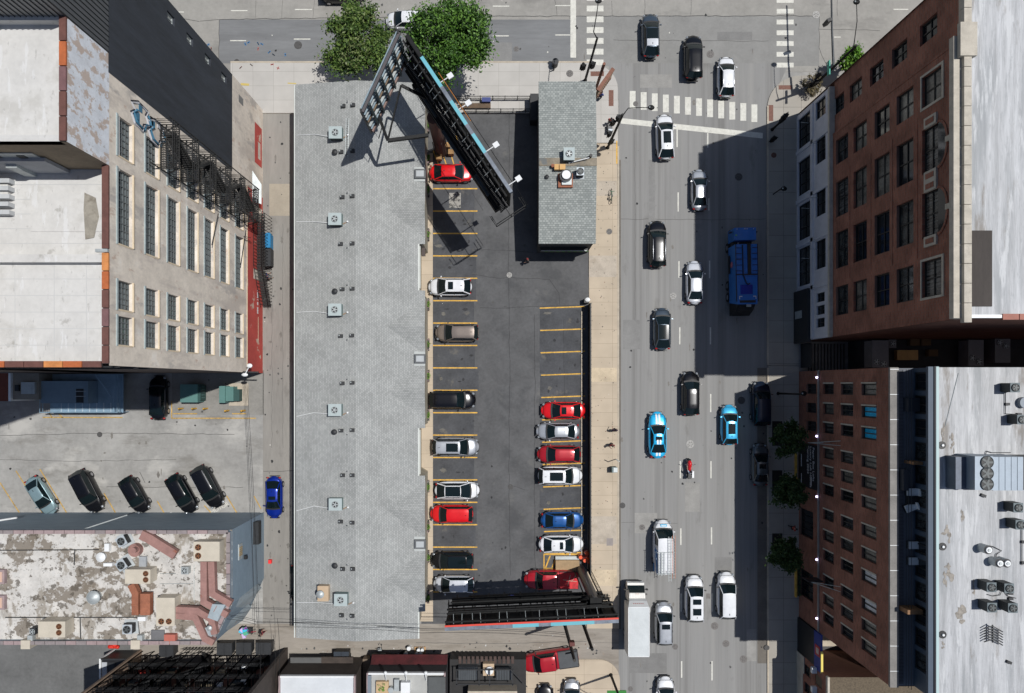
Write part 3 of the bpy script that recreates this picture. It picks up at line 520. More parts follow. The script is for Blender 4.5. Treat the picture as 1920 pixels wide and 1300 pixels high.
# ---- box truck ----
def wheels(root, spots, r=.5, wd=.3):
    for x, y in spots:
        m = MB(); sy = 1 if y > 0 else -1; n = 18
        a = [(x + r * math.cos(6.2832 * k / n), y - wd / 2, r + r * math.sin(6.2832 * k / n)) for k in range(n)]; c = [(p[0], y + wd / 2, p[2]) for p in a]
        m.grid([a, c], RUBBER, True, True); m.poly(c[::-1], RUBBER); m.poly(a, RUBBER); wh = m.build('wheel', root, local=True)
        q = MB(); yy = y + sy * (wd / 2 + .01); d = [(x + r * .55 * math.cos(6.2832 * k / 12), yy, r + r * .55 * math.sin(6.2832 * k / 12)) for k in range(12)]; q.poly(d if sy < 0 else d[::-1], CHROME)
        q.build('rim', wh, local=True)
t = thing('box_truck', 'white box truck with long grey cargo roof at the left kerb', 'truck', P(1191, 1150, 1.2).to_2d().to_3d(), math.radians(90), AV)
TW = mat('truck_white', A(236, 234, 228, .9), .45, var=.04); TG = mat('truck_roof', A(214, 219, 220), .6, var=.06, scale=.8, bump=.4, bscale=1.5)
b = MB(); b.box((2.95, 0, 1.05), (1.0, 1.85, .9), TW); b.hexa([(1.6, -.95, .6), (3.1, -.95, .6), (3.1, .95, .6), (1.6, .95, .6), (1.6, -.9, 2.35), (2.55, -.85, 2.35), (2.55, .85, 2.35), (1.6, .9, 2.35)], TW)
for i in range(9): b.box((2.05, -.7 + i * .175, 2.36), (.9, .05, .03), TW)
for i in range(3): b.box((2.5, -.15 + i * .15, 2.38), (.05, .05, .04), mat('amber', (.6, .2, .02), .4, var=0))
b.box((3.44, 0, .75), (.1, 1.6, .3), BLACK); b.build('cab', t, local=True)
b = MB(); b.hexa([(2.60, -.83, 2.28), (3.12, -.93, 1.55), (3.12, .93, 1.55), (2.60, .83, 2.28), (2.64, -.83, 2.28), (3.18, -.93, 1.55), (3.18, .93, 1.55), (2.64, .83, 2.28)], GLASS); b.build('windshield', t, local=True)
b = MB(); b.box((-1.15, 0, .75), (6.0, .8, .3), BLACK); b.build('chassis', t, local=True)
b = MB(); b.box((-1.35, 0, 2.0), (5.4, 2.3, 2.3), TW); b.box((-1.35, 0, 3.16), (5.3, 2.2, .05), TG)
b.hexa([(1.36, -1.1, 1.9), (2.0, -.9, 2.45), (2.0, .9, 2.45), (1.36, 1.1, 1.9), (1.36, -1.1, 3.1), (1.85, -.95, 2.75), (1.85, .95, 2.75), (1.36, 1.1, 3.1)], mat('fairing', A(196, 198, 198), .5, var=.05))
for sy in (-1, 1): b.box((-1.35, sy * 1.12, 3.17), (5.4, .06, .07), WHITE)
b.box((-4.03, 0, 3.17), (.06, 2.3, .07), WHITE); b.box((1.33, 0, 3.17), (.06, 2.3, .07), WHITE); b.build('cargo_box', t, local=True)
b = MB()
for i in range(6): b.box((1.62, -.5 + i * .2, 2.93), (.08, .1, .03), mat('dark_red_text', (.25, .03, .02), .6, var=0))
b.build('front_lettering', t, local=True)
for sy in (-1, 1):
    b = MB(); b.box((2.75, sy * 1.2, 1.6), (.12, .22, .35), BLACK); b.box((2.75, sy * 1.02, 1.6), (.05, .2, .05), BLACK); b.build('mirror', t, local=True)
    b = MB(); b.box((3.47, sy * .7, 1.05), (.08, .3, .18), LAMP); b.build('headlight', t, local=True)
wheels(t, [(2.6, .85), (2.6, -.85), (-2.4, .95), (-2.4, -.95)], .42)
# ---- garbage truck ----
t = thing('garbage_truck', 'blue garbage truck driving in the deep shade', 'truck', P(1388, 514, 1.2).to_2d().to_3d(), math.radians(91), AV)
TB = PAINT['truckblue']; b = MB(); b.box((4.1, -.05, 1.75), (1.35, 2.35, 2.1), TB); b.box((4.8, -.05, 1.0), (.12, 2.3, .5), BLACK)
for y in (-.95, -.25, -.1, .05, .85): b.box((4.62, y, 2.83), (.07, .07, .05), WHITE)
b.box((3.95, .95, 2.84), (.14, .14, .08), mat('beacon_green', (.2, .5, .05), .4, var=0)); b.build('cab', t, local=True)
b = MB(); b.box((4.82, -.05, 2.0), (.04, 2.1, .9), GLASS); b.build('windshield', t, local=True)
b = MB(); b.box((0, 0, .8), (9.2, .9, .35), BLACK); b.box((3.2, 0, 1.3), (.5, 2.1, 1.2), DKMETAL); b.ball((3.25, .45, 2.0), .12, CHROME); b.build('chassis', t, local=True)
b = MB(); b.hexa([(-3.2, -1.2, 1.0), (2.9, -1.2, 1.0), (2.9, 1.2, 1.0), (-3.2, 1.2, 1.0), (-3.6, -1.05, 3.3), (2.9, -1.2, 3.2), (2.9, 1.2, 3.2), (-3.6, 1.05, 3.3)], TB)
for x in (-.55, -.2, -1.3, 1.4, -3.0): b.box((x, 0, 3.27), (.05, 2.25, .06), TB)
for i in range(5): b.box((2.5 - i * .62, .85, 3.26), (.05, .62, .05), BLACK); b.box((2.5 - i * .62, -.88, 3.26), (.05, .55, .05), BLACK)
b.box((-.38, 0, 3.285), (.12, 2.3, .02), BLACK); b.box((-2.0, .1, 3.3), (1.0, 1.3, .05), PAINT['royal']); b.box((-3.3, 0, 3.32), (.25, 1.7, .04), DKMETAL)
for sy in (-1, 1): b.box((-.2, sy * 1.17, 3.24), (6.2, .06, .1), DKMETAL); b.box((1.0, sy * 1.24, 1.3), (2.0, .05, .5), BLACK)
b.build('hopper_body', t, local=True)
b = MB(); b.box((1.25, -.25, 3.25), (3.4, .38, .12), BLACK); b.build('roof_slot', t, local=True)
b = MB(); b.tube([(2.8, .45, 3.3), (-.4, .45, 3.35), (-1.3, .15, 3.4), (-1.5, -.05, 3.4), (-1.35, -.25, 3.4)], .06, BLACK); b.build('hydraulic_hose', t, local=True)
b = MB()
for sy in (-1, 1): b.box((-2.75, sy * .75, 3.36), (.08, .32, .03), WHITE); b.box((-2.9, sy * .88, 3.36), (.3, .06, .03), WHITE)
b.build('roof_marks', t, local=True)
b = MB(); b.ball((.9, 1.19, 1.9), (.35, .03, .35), mat('pink_logo', (.45, .15, .2), .6, var=0)); b.build('side_logo', t, local=True)
b = MB(); b.hexa([(-4.6, -1.1, .7), (-3.2, -1.1, .7), (-3.2, 1.1, .7), (-4.6, 1.1, .7), (-4.1, -.95, 2.4), (-3.3, -1.0, 3.1), (-3.3, 1.0, 3.1), (-4.1, .95, 2.4)], BLACK)
for i in range(6): b.tube([(-4.2 + i * .12, -.8, 2.6 + i * .08), (-4.2 + i * .12, .8, 2.6 + i * .08)], .05, DKMETAL)
b.box((-3.7, -.2, 3.05), (.3, .5, .1), GALV); b.build('tailgate', t, local=True)
for sy in (-1, 1): b = MB(); b.box((4.4, sy * 1.4 - .05, 2.1), (.12, .2, .5), BLACK); b.box((4.4, sy * 1.22 - .05, 2.1), (.05, .25, .05), BLACK); b.build('mirror', t, local=True)
wheels(t, [(3.0, 1.05), (3.0, -1.05), (-1.2, 1.1), (-1.2, -1.1), (-2.5, 1.1), (-2.5, -1.1)], .52)
# ---------------- buildings ----------------
def Wpt(axis, c, face, u, z, d): return (c - face * d, u, z) if axis == 'x' else (u, c - face * d, z)
def wall(b, axis, c, u0, u1, z0, z1, ops, m, face, depth=.3, reveal=None):
    if u0 > u1: u0, u1 = u1, u0
    ops = [(min(o[0], o[1]), max(o[0], o[1]), o[2], o[3]) for o in ops]
    us = sorted({round(v, 4) for v in [u0, u1] + [q for o in ops for q in o[:2]] if u0 <= v <= u1}); zs = sorted({round(v, 4) for v in [z0, z1] + [q for o in ops for q in o[2:]] if z0 <= v <= z1})
    for ua, ub in zip(us, us[1:]):
        run = None
        for za, zb in zip(zs, zs[1:]):
            mu, mz = (ua + ub) / 2, (za + zb) / 2; hole = any(o[0] < mu < o[1] and o[2] < mz < o[3] for o in ops)
            if not hole: run = (run[0], zb) if run else (za, zb)
            if (hole or zb == zs[-1]) and run:
                b.poly([Wpt(axis, c, face, *q, 0) for q in ((ua, run[0]), (ub, run[0]), (ub, run[1]), (ua, run[1]))], m); run = None
    for o in ops:
        q = [(o[0], o[2]), (o[1], o[2]), (o[1], o[3]), (o[0], o[3])]
        for i in range(4):
            p, r = q[i], q[(i + 1) % 4]; b.poly([Wpt(axis, c, face, *p, 0), Wpt(axis, c, face, *r, 0), Wpt(axis, c, face, *r, depth), Wpt(axis, c, face, *p, depth)], reveal or m)
def barw(b, axis, c, face, u0, u1, z0, z1, d0, d1, m):
    p, q = Wpt(axis, c, face, u0, z0, d0), Wpt(axis, c, face, u1, z1, d1); b.box2(p[0], p[1], p[2], q[0], q[1], q[2], m)
def window(parent, axis, c, face, o, nu, nz, fm, gm, depth=.28, bw=.06, sill=None, lab=None):
    u0, u1, z0, z1 = min(o[0], o[1]), max(o[0], o[1]), o[2], o[3]; b = MB()
    for i in range(nu + 1): u = u0 + (u1 - u0) * i / nu; w_ = bw * (1.3 if i in (0, nu) else 1); barw(b, axis, c, face, u - w_ / 2 if 0 < i < nu else (u if i == 0 else u - w_), u + w_ / 2 if 0 < i < nu else (u + w_ if i == 0 else u), z0, z1, depth - .09, depth - .01, fm)
    for i in range(nz + 1): z = z0 + (z1 - z0) * i / nz; w_ = bw * (1.3 if i in (0, nz) else 1); barw(b, axis, c, face, u0, u1, z - w_ / 2 if 0 < i < nz else (z if i == 0 else z - w_), z + w_ / 2 if 0 < i < nz else (z + w_ if i == 0 else z), depth - .085, depth - .015, fm)
    if sill: barw(b, axis, c, face, u0 - .08, u1 + .08, z0 - .14, z0 - .003, -.07, depth - .1, sill)
    w_ = b.build('window', parent, label=lab); b = MB()
    b.poly([Wpt(axis, c, face, *q, depth - .012) for q in ((u0, z0), (u1, z0), (u1, z1), (u0, z1))], gm)
    b.poly([Wpt(axis, c, face, *q, depth + .03) for q in ((u0, z0), (u1, z0), (u1, z1), (u0, z1))][::-1], BLACK)
    b.build('pane', w_); return w_
def coping(b, pts, wd, z, mats, seg=1.4, h=.14, rnd=R):
    for (x0, y0), (x1, y1) in zip(pts, pts[1:]):
        L_ = math.hypot(x1 - x0, y1 - y0); n = max(1, int(L_ / seg)); rz = math.atan2(y1 - y0, x1 - x0)
        for i in range(n):
            t = (i + .5) / n; b.box((x0 + (x1 - x0) * t, y0 + (y1 - y0) * t, z + h / 2), (L_ / n - .06, wd, h), rnd.choice(mats), rz)
        b.box(((x0 + x1) / 2, (y0 + y1) / 2, z + .02), (L_, wd - .06, .04), mats[0] if len(mats) == 1 else DKMETAL, rz)
# --- materials
PLASTER = mat('beige_plaster', (.70, .62, .53), .92, var=.12, scale=.35, layers=(((.48, .42, .37), .5, .5, .1, .65, (1, 1, .35)), ((.46, .30, .22), 1.1, .60, .06, .6, (1, 1, .5)), ((.32, .30, .29), .4, .58, .06, .55, (1, 1, .4)), ((.8, .77, .72), .35, .58, .1, .5, (1, 1, 1))))
PEEL = mat('peeling_white_paint', (.66, .68, .72), .92, var=.1, scale=1, layers=(((.46, .34, .26), 1.6, .52, .04, .8, (1, .8, .6)), ((.36, .3, .26), 2.5, .6, .04, .6, (1, 1, 1))))
BLKWALL = mat('black_painted_wall', (.026, .031, .041), .75, var=.25, scale=.8, stretch=(1, 1, .15), layers=(((.045, .05, .058), .5, .68, .05, .5, (1, 5, .2)),))
REDWALL = mat('red_painted_wall', (.5, .075, .06), .85, var=.12, scale=.5, layers=(((.6, .5, .4), .45, .62, .03, .9, (1, 1, 1)),))
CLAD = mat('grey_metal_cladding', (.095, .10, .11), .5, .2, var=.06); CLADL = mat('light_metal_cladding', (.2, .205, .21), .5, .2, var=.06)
MEMB = mat('white_roof_membrane', A(220, 218, 214), .85, var=.07, scale=.3, layers=((A(190, 187, 180), .3, .54, .1, .6, (1, 1, 1)), (A(150, 146, 138), .55, .63, .05, .5, (1, 1, 1)), (A(176, 174, 170), 2.2, .62, .04, .5, (1.5, .5, 1)), (A(236, 236, 236), .8, .6, .02, .5, (2, .4, 1))))
TC = [mat('terracotta_coping', A(190, 104, 58), .7, var=.15, scale=2), mat('brown_coping', A(112, 74, 66), .7, var=.15, scale=2), mat('purple_coping', A(126, 92, 92), .7, var=.15, scale=2), mat('orange_coping', A(214, 140, 80), .7, var=.15, scale=2)]
WFRAME = mat('steel_window_frame', (.11, .125, .13), .6, var=0); DGLASS = [mat('factory_glass_%s' % n, c, .25, var=.7, scale=1.5, spec=.4) for n, c in (('dark', (.03, .035, .035)), ('green', (.05, .075, .07)), ('pale', (.12, .14, .14)))]
def fz(px, b0): k = (CX - px) / (CX - b0); return H * (1 - 1 / k)
# ================= factory building on the left =================
fb = thing('factory_building', 'beige plastered factory block with white stepped roofs and red ground floor', 'building', G(493, 700))
X0 = gx(493); b = MB(); ops = []
cols = [(600, 633.5, 5, 4), (641.7, 675, 5, 4), (470, 557, 10, 5), (409, 454.6, 6, 4)]
zlo = [27.45, 23.7, 20.25, 16.75, 13.35, 9.85, 6.1]
for (a, c, nu, nz) in cols:
    for z in zlo: ops.append((gy(c), gy(a), z, z + 1.9, nu, nz))
RZ = 30.4
wall(b, 'x', X0, gy(700), gy(368), 4.9, RZ, [o[:4] for o in ops], PLASTER, 1, .34)
wall(b, 'x', X0, gy(368), gy(207), 0, 8.9, [], PLASTER, 1)
b.build('east_wall', fb, label='beige plastered wall with many steel windows')
for o in ops: window(fb, 'x', X0, 1, o[:4], o[4], o[5], WFRAME, R.choice(DGLASS), .32, .07)
b = MB(); side = mat('pale_reveal', A(186, 198, 198), .8, var=.1, scale=2); side2 = mat('cream_reveal', A(235, 215, 185), .8, var=.05)
for o in ops:      # painted jambs
    barw(b, 'x', X0, 1, o[0] - .12, o[0] - .003, o[2] + .01, o[3] - .01, -.03, .0, side2); barw(b, 'x', X0, 1, o[0] - .1, o[1] + .1, o[3] + .003, o[3] + .22, -.05, .0, side); barw(b, 'x', X0, 1, o[0] - .05, o[1] + .05, o[2] - .12, o[2] - .003, -.1, .2, side2)
b.build('window_trim', fb)
b = MB(); wall(b, 'x', X0 + .012, gy(700), gy(372), 0.1, 4.9, [(gy(512), gy(530), .2, 3.0), (gy(395), gy(420), .2, 3.2)], REDWALL, 1); bq = MB(); wall(bq, 'x', X0 + .012, gy(318), gy(245), .4, 2.6, [(gy(306), gy(275), .8, 1.6)], REDWALL, 1); bq.build('red_paint_patch', fb); b.build('red_wall_band', fb, label='red painted ground floor band with pale patches')
b = MB(); wall(b, 'x', X0 - .004, gy(700), gy(368), 0, 4.9, [], PLASTER, 1); b.box2(X0 + .013, gy(700), 4.85, X0 + .06, gy(372), 4.95, side2); b.build('base_course', fb)
b = MB(); sops = [(gy(a + 12), gy(a), z, z + 1.25) for a, z in ((222, 24.9), (222, 21.0), (222, 17.6), (222, 14.0), (222, 10.3))]
wall(b, 'x', X0 + .006, gy(368), gy(207), 8.9, 30.5, sops, BLKWALL, 1); b.build('painted_wall', fb, label='black painted wall section with small light windows')
for o in sops: window(fb, 'x', X0, 1, o, 2, 1, GALV, mat('bright_pane', (.3, .3, .28), .3, var=0), .25)
o = (gy(240), gy(228), 6.0, 7.2); b = MB(); barw(b, 'x', X0, 1, *o, -.03, .0, mat('pane_grey', (.14, .14, .14), .4, var=0)); b.build('window', fb)
b = MB(); wall(b, 'x', X0, gy(473), gy(345), RZ, 35, [], PEEL, 1); wall(b, 'y', gy(473), gx(200), X0, 29.6, 35, [], mat('tan_wall', A(150, 134, 112), .9, var=.15, scale=.6), -1)
b.box2(gx(250), gy(473) + .05, 29, X0 - .05, gy(340), 34.4, MEMB); b.build('tower', fb, label='taller square section with peeling white paint and white roof')
b = MB(); coping(b, [(X0 - .2, gy(345)), (X0 - .2, gy(473))], .42, 34.95, [TC[0], TC[1], TC[1], TC[2]], 1.5); b.box2(gx(200), gy(473) - .0, 34.4, X0 - .4, gy(473) + .4, 35.02, MEMB)
b.box2(gx(250), gy(345), 34.4, X0 - .4, gy(349), 35.0, MEMB); b.build('tower_coping', fb)
b = MB(); b.box((gx(415), gy(473) - .04, 32.2), (2.4, .06, 1.6), GALV); b.box((gx(418), gy(473) - .09, 32.4), (.5, .06, .5), BLACK); b.build('tower_vent', fb)
b = MB(); zc = 38   # cladding block rising out of frame
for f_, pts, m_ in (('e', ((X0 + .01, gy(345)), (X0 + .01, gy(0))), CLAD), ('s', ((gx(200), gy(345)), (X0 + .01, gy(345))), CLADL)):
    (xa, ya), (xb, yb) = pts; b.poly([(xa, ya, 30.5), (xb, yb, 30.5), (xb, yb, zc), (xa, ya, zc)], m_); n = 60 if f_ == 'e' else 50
    for i in range(n + 1):
        x, y = xa + (xb - xa) * i / n, ya + (yb - ya) * i / n
        if f_ == 's': b.box2(x - .02, y - .06, 30.5, x + .02, y - .002, zc, DKMETAL)
        else: b.box2(x + .002, y - .02, 30.5, x + .05, y + .02, zc, DKMETAL)
b.box2(gx(200), gy(345) + .02, 30.5, X0 - .02, gy(0), zc - .02, CLAD); b.build('metal_clad_block', fb, label='standing seam grey metal block above the black wall')
b = MB(); zr = 29.7
for y0, y1, z in ((473, 574, 29.55), (583, 698, 29.9)): b.box2(gx(200), gy(y1), 20, X0 - .4, gy(y0), z, MEMB)
b.box2(gx(296), gy(583), 20, X0 - .38, gy(574), 30.5, MEMB); b.box2(gx(200), gy(583), 20, gx(296), gy(574), 30.5, MEMB)
for y in (490, 507, 524, 541, 558): b.box2(gx(200), gy(y) - .05, 29.551, X0 - .45, gy(y), 29.565, GALV if 0 else mat('membrane_seam', A(208, 208, 206), .8, var=0))
for y in (600, 619, 638, 657, 676): b.box2(gx(200), gy(y) - .05, 29.9, X0 - .45, gy(y), 29.912, mat('membrane_seam', A(196, 195, 190), .8))
for x in (380, 425, 462): b.box2(gx(x), gy(698), 29.9, gx(x) + .04, gy(584), 29.914, mat('membrane_seam', A(196, 195, 190), .8))
b.box2(gx(340), gy(505), 29.55, gx(372), gy(492), 29.9, MEMB); b.box2(gx(395), gy(545), 29.5, gx(478), gy(500), 29.6, MEMB)
b.build('roof', fb, label='white membrane roof stained grey in patches')
b = MB(); b.box2(gx(200), gy(478), 29.5, gx(440), gy(474), 32.2, mat('roof_hut_wall', A(176, 178, 182), .8, var=.08)); b.box2(gx(390), gy(482), 29.55, gx(402), gy(474), 31.6, GALV)
for i in range(5): b.box2(gx(330), gy(486 + i * 9), 29.56, gx(376), gy(491 + i * 9), 30.1 + .1 * (i % 2), mat('roof_step', A(200, 202, 203), .8, var=.05))
b.build('roof_upstand', fb)
b = MB(); b.poly([G(q[0], q[1], 29.612) for q in ((457, 500), (470, 506), (474, 528), (468, 552), (458, 554), (456, 520))][::-1], mat('dirty_water_stain', A(160, 154, 142), .9, var=.15, scale=1, layers=((A(110, 100, 86), .8, .5, .1, .7, (1, 1, 1)),))); b.build('roof_stain', fb)
b = MB(); coping(b, [(X0 - .2, gy(473)), (X0 - .2, gy(568))], .45, RZ, [TC[1]], 8); coping(b, [(X0 - .2, gy(572)), (X0 - .2, gy(698))], .45, RZ, TC, 1.25); coping(b, [(gx(200), gy(698.5)), (X0 - .45, gy(698.5))], .42, RZ, [TC[1], TC[1], TC[1], TC[3], TC[0], TC[2]], 1.25)
b.box2(gx(480), gy(572), RZ + .1, X0 + .05, gy(568.5), RZ + .3, GALV); b.build('parapet_coping', fb, label='parapet tiles in mixed orange, brown and purple')
b = MB(); BRK0 = mat('dark_brick', A(110, 92, 82), .9, var=.15, scale=1, stretch=(.2, 1, 3)); wall(b, 'y', gy(700), gx(200), X0, 0, RZ, [], BRK0, -1)
for z in (29.0, 26.5, 29.9, 24.5): b.box2(gx(200), gy(700) - .12, z, X0 - .05, gy(700) - .003, z + .25, DKMETAL)
b.build('south_wall', fb)
b = MB(); b.box2(gx(60), gy(700), 0, gx(293), gy(520), 47, BRK0); b.build('rear_tower', fb)
b = MB(); wall(b, 'y', gy(207), gx(200), X0, 0, 30.5, [], BRK0, 1); b.build('north_wall', fb)
b = MB(); GB, GW, GK = mat('graffiti_blue', (.05, .16, .25), .8, var=0), mat('graffiti_white', (.5, .5, .52), .8, var=0), mat('graffiti_black', (.02, .02, .03), .8, var=0)
rg = random.Random(5)
for (yc, zc_) in ((392, 26.4), (398, 24.0)):       # abstract sprayed lettering
    ring = [(yc + dx, zc_ + dz_) for dx, dz_ in ((-16, .2), (-10, 1.2), (-3, .7), (3, 1.25), (12, .8), (16, -.3), (8, -.5), (4, -1.2), (-6, -.8), (-13, -1.1), (-16, .2))]; ring2 = [(y - 3, z * 1.0) for y, z in ring[2:9]]
    b.tube([(X0 + .02, gy(q[0]), q[1] - .3) for q in ring2], .12, GB, 4)
    b.tube([(X0 + .02, gy(q[0]), q[1]) for q in ring], .09, GW, 4); b.tube([(X0 + .03, gy(q[0]) + .1, q[1] + .08) for q in ring], .06, GK, 4)
    for i in range(3):
        y, z = yc + rg.uniform(-14, 14), zc_ + rg.uniform(-.8, .8); b.box((X0 + .02, gy(y), z), (.03, rg.uniform(.4, 1.0), rg.uniform(.3, .6)), rg.choice((GB, GB, GK, GW)))
b.build('graffiti', fb, label='blue and white graffiti near the fire escape top')
# wing roofs below the south wall
b = MB(); b.box2(gx(-100), gy(751), 0, gx(66), gy(701), 3.9, mat('red_roof', A(120, 62, 46), .85, var=.12, scale=1)); b.box2(gx(68), gy(748), 0, gx(114), gy(701), 3.7, mat('grey_roof_patch', A(150, 143, 132), .9, var=.1))
b.box2(gx(64), gy(751), 0, gx(68), gy(701), 4.05, WHITE); b.box2(gx(74), gy(733), 3.7, gx(81), gy(722), 3.95, BLACK); b.box2(gx(86), gy(738), 3.7, gx(110), gy(717), 4.0, GALV); b.build('low_wing', fb, label='low wing with red and grey flat roofs')
# fire escape
FE = mat('fire_escape_metal', (.016, .0155, .015), .6, var=.3, scale=3); fe = MB(); ya, yb = 382, 440
for li, z in enumerate([q - .25 for q in zlo[:0:-1]]):
    for yp in range(ya, yb, 3): fe.box2(X0, gy(yp), z - .03, X0 + 1.5, gy(yp) - .07, z, FE)
    for dx in (.05, .5, 1.0, 1.5): fe.box2(X0 + dx - .04, gy(ya), z - .12, X0 + dx + .04, gy(yb), z - .03, FE)
    for hh in (.35, .7, 1.05): fe.tube([(X0, gy(ya), z + hh), (X0 + 1.5, gy(ya), z + hh), (X0 + 1.5, gy(yb), z + hh), (X0, gy(yb), z + hh)], .035, FE, 4)
    for yp in range(ya, yb, 4): fe.beam((X0 + 1.5, gy(yp), z), (X0 + 1.5, gy(yp), z + 1.05), .03, .03, FE)
    for yp in (ya, (ya + yb) / 2, yb): fe.beam((X0 + 1.45, gy(yp), z - .05), (X0, gy(yp), z - 1.3), .07, .07, FE)
    z2 = z + (3.6 if li else 3.1)
    if z2 < 26:
        y1, y2 = (ya + 12, yb - 18) if li % 2 else (yb - 18, ya + 12)
        for dx in (.45, 1.25): fe.beam((X0 + dx, gy(y1), z), (X0 + dx, gy(y2), z2), .06, .22, FE)
        for i in range(16): t_ = (i + .5) / 16; fe.box((X0 + .85, gy(y1 + (y2 - y1) * t_), z + (z2 - z) * t_), (.8, .2, .04), FE)
        for dx in (.45, 1.25): fe.tube([(X0 + dx, gy(y1), z + 1), (X0 + dx, gy(y2), z2 + 1)], .03, FE, 4)
for dx in (0.05, 1.5):
    for yp in (ya, yb): fe.beam((X0 + dx, gy(yp), 5.5), (X0 + dx, gy(yp), 25.0), .07, .07, FE)
for i, (a, c) in enumerate(((13.0, 468), (6, 478))): fe.tube([(X0 + .3, gy(455), a), (X0 + .2, gy(c + 40), a + 1.2)], .04, FE, 4)
fe.build('fire_escape', fb, label='black iron fire escape with zigzag stairs')
b = MB()
for x, y, z in ((478, 345, 3.0), (494, 339, .2)): pass
b.poly([G(493.5, 338, 3.4), G(507, 360, 3.0), G(507, 396, 3.0), G(493.5, 392, 3.4)][::-1], GALV); b.poly([G(493.5, 338, 3.3), G(507, 360, 2.9), G(507, 396, 2.9), G(493.5, 392, 3.3)], GALV); b.build('canopy', fb)
# ground level stair along the wall
st = MB(); xs0, xs1 = gx(495), gx(510)
for i in range(24): y = 505 + i * 3; st.box2(xs0, gy(y), 2.3 - i * .09, xs1, gy(y + 2.4), 2.35 - i * .09, FE)
for x in (xs0, xs1):
    st.tube([(x, gy(410), 3.3), (x, gy(505), 3.3), (x, gy(578), 1.1)], .035, FE, 4)
    for y in range(410, 578, 6): z = 2.3 if y < 505 else 2.3 - (y - 505) / 3 * .09; st.beam((x, gy(y), 0), (x, gy(y), z + 1), .04, .04, FE)
for y in range(410, 505, 3): st.box2(xs0, gy(y), 2.25, xs1, gy(y + 2), 2.3, FE)
st.build('loading_stair', None, label='long black metal stair and walkway along the red wall', cat='staircase')
text('wall_lettering', 'ALL GAMBLE WORKS', .0001, (0, 0, -5), (0, 0, 0), WHITE) if 0 else None
b = MB(); rl = random.Random(9); y = 549.0
while y < 590:
    w_ = rl.choice((1.2, 1.6, 2.0)); 
    if rl.random() < .86: b.box2(X0 + .014, gy(y), 1.55, X0 + .03, gy(y + w_ * .8), 1.85 + rl.uniform(0, .06), WHITE)
    y += w_
b.box2(X0 + .014, gy(597), 1.5, X0 + .03, gy(640), 1.6, side2); b.build('wall_sign_lettering', fb)
# things by the wall
def dumpster(px, py, w_, d, h, m_, lab, rz=0, lid=None, grp=None, name='dumpster'):
    t = thing(name, lab, 'dumpster', P(px, py, h).to_2d().to_3d(), rz, grp); b = MB(); b.hexa([(-w_ / 2 + .1, -d / 2 + .1, .1), (w_ / 2 - .1, -d / 2 + .1, .1), (w_ / 2 - .1, d / 2 - .1, .1), (-w_ / 2 + .1, d / 2 - .1, .1), (-w_ / 2, -d / 2, h), (w_ / 2, -d / 2, h), (w_ / 2, d / 2, h), (-w_ / 2, d / 2, h)], m_); b.build('container', t, local=True)
    for sx in (-1, 1):
        b = MB(); b.box((sx * w_ / 4, 0, h + .05), (w_ / 2 - .04, d + .06, .07), lid or BLACK)
        for i in range(5): b.box((sx * w_ / 4 - w_ * .19 + i * w_ * .095, 0, h + .1), (.05, d * .92, .035), lid or BLACK)
        b.build('lid', t, local=True)
    return t
BINBLUE = mat('bin_blue', (.02, .22, .45), .55, var=.1); LID = mat('bin_lid', (.03, .032, .036), .6, var=.15)
BG = 'dumpsters in the alleys'
dumpster(498, 452, 1.1, 1.7, 1.3, BINBLUE, 'bright blue dumpster under the alley walkway', lid=BINBLUE, grp=BG); dumpster(498, 482, 1.2, 2.0, 1.3, LID, 'black dumpster beside the blue one under the walkway', lid=LID, grp=BG)
# ================= metal deck and boxes south of factory =================
t = thing('metal_loading_deck', 'pale blue steel loading deck with grey container roof against the factory', 'loading deck', G(170, 740))
DB = mat('deck_blue', A(150, 178, 198), .6, .2, var=.1); b = MB(); b.box2(gx(110), gy(773), 1.3, gx(244), gy(702), 1.45, DB)
for x in range(130, 240, 13): b.box2(gx(x), gy(773), 1.45, gx(x) + .08, gy(755), 1.49, mat('deck_seam', A(200, 215, 225), .5, var=0))
b.build('deck_floor', t); b = MB(); b.box2(gx(113), gy(755), 1.45, gx(198), gy(715), 3.3, mat('container_roof', A(128, 150, 166), .7, var=.06)); b.box2(gx(177), gy(754), 3.3, gx(190), gy(729), 3.34, BLACK)
for y in (733, 742): b.box2(gx(176), gy(y), 3.34, gx(194), gy(y + 1), 3.38, GALV)
b.build('container', t); b = MB()
for h_ in (1.95, 2.45): b.tube([(gx(102), gy(735), h_), (gx(102), gy(772), h_), (gx(243), gy(772), h_), (gx(243), gy(703), h_)], .05, DB); b.tube([(gx(236), gy(772), h_), (gx(236), gy(703), h_)], .05, DB)
for x in range(102, 245, 14): b.beam((gx(x), gy(772), 0), (gx(x), gy(772), 2.5), .07, .07, DB)
b.beam((gx(210), gy(703), 3.2), (gx(240), gy(745), 3.2), .12, .1, DB); b.build('railing', t)
for i, (x, y, w_) in enumerate(((368, 738, 1.0), (433, 740, 0))):
    pass
GRNM = mat('green_cabinet_paint', A(96, 138, 132), .6, var=.06)
t = thing('transformer_cabinet', 'large square green utility cabinet half in shade', 'utility box', G(371, 737), 0, 'green utility cabinets'); b = MB(); b.box2(gx(351), gy(754), 0, gx(383), gy(721), 1.7, GRNM); b.build('cabinet_body', t); b = MB(); b.box2(gx(383), gy(751), .1, gx(387), gy(723), 1.5, mat('green_dark', A(50, 84, 80), .6, var=0))
for i in range(5): b.box2(gx(386.5), gy(746 - i * 5), .5, gx(388), gy(745 - i * 5) , 1.2, GRNM)
b.build('cooling_fins', t)
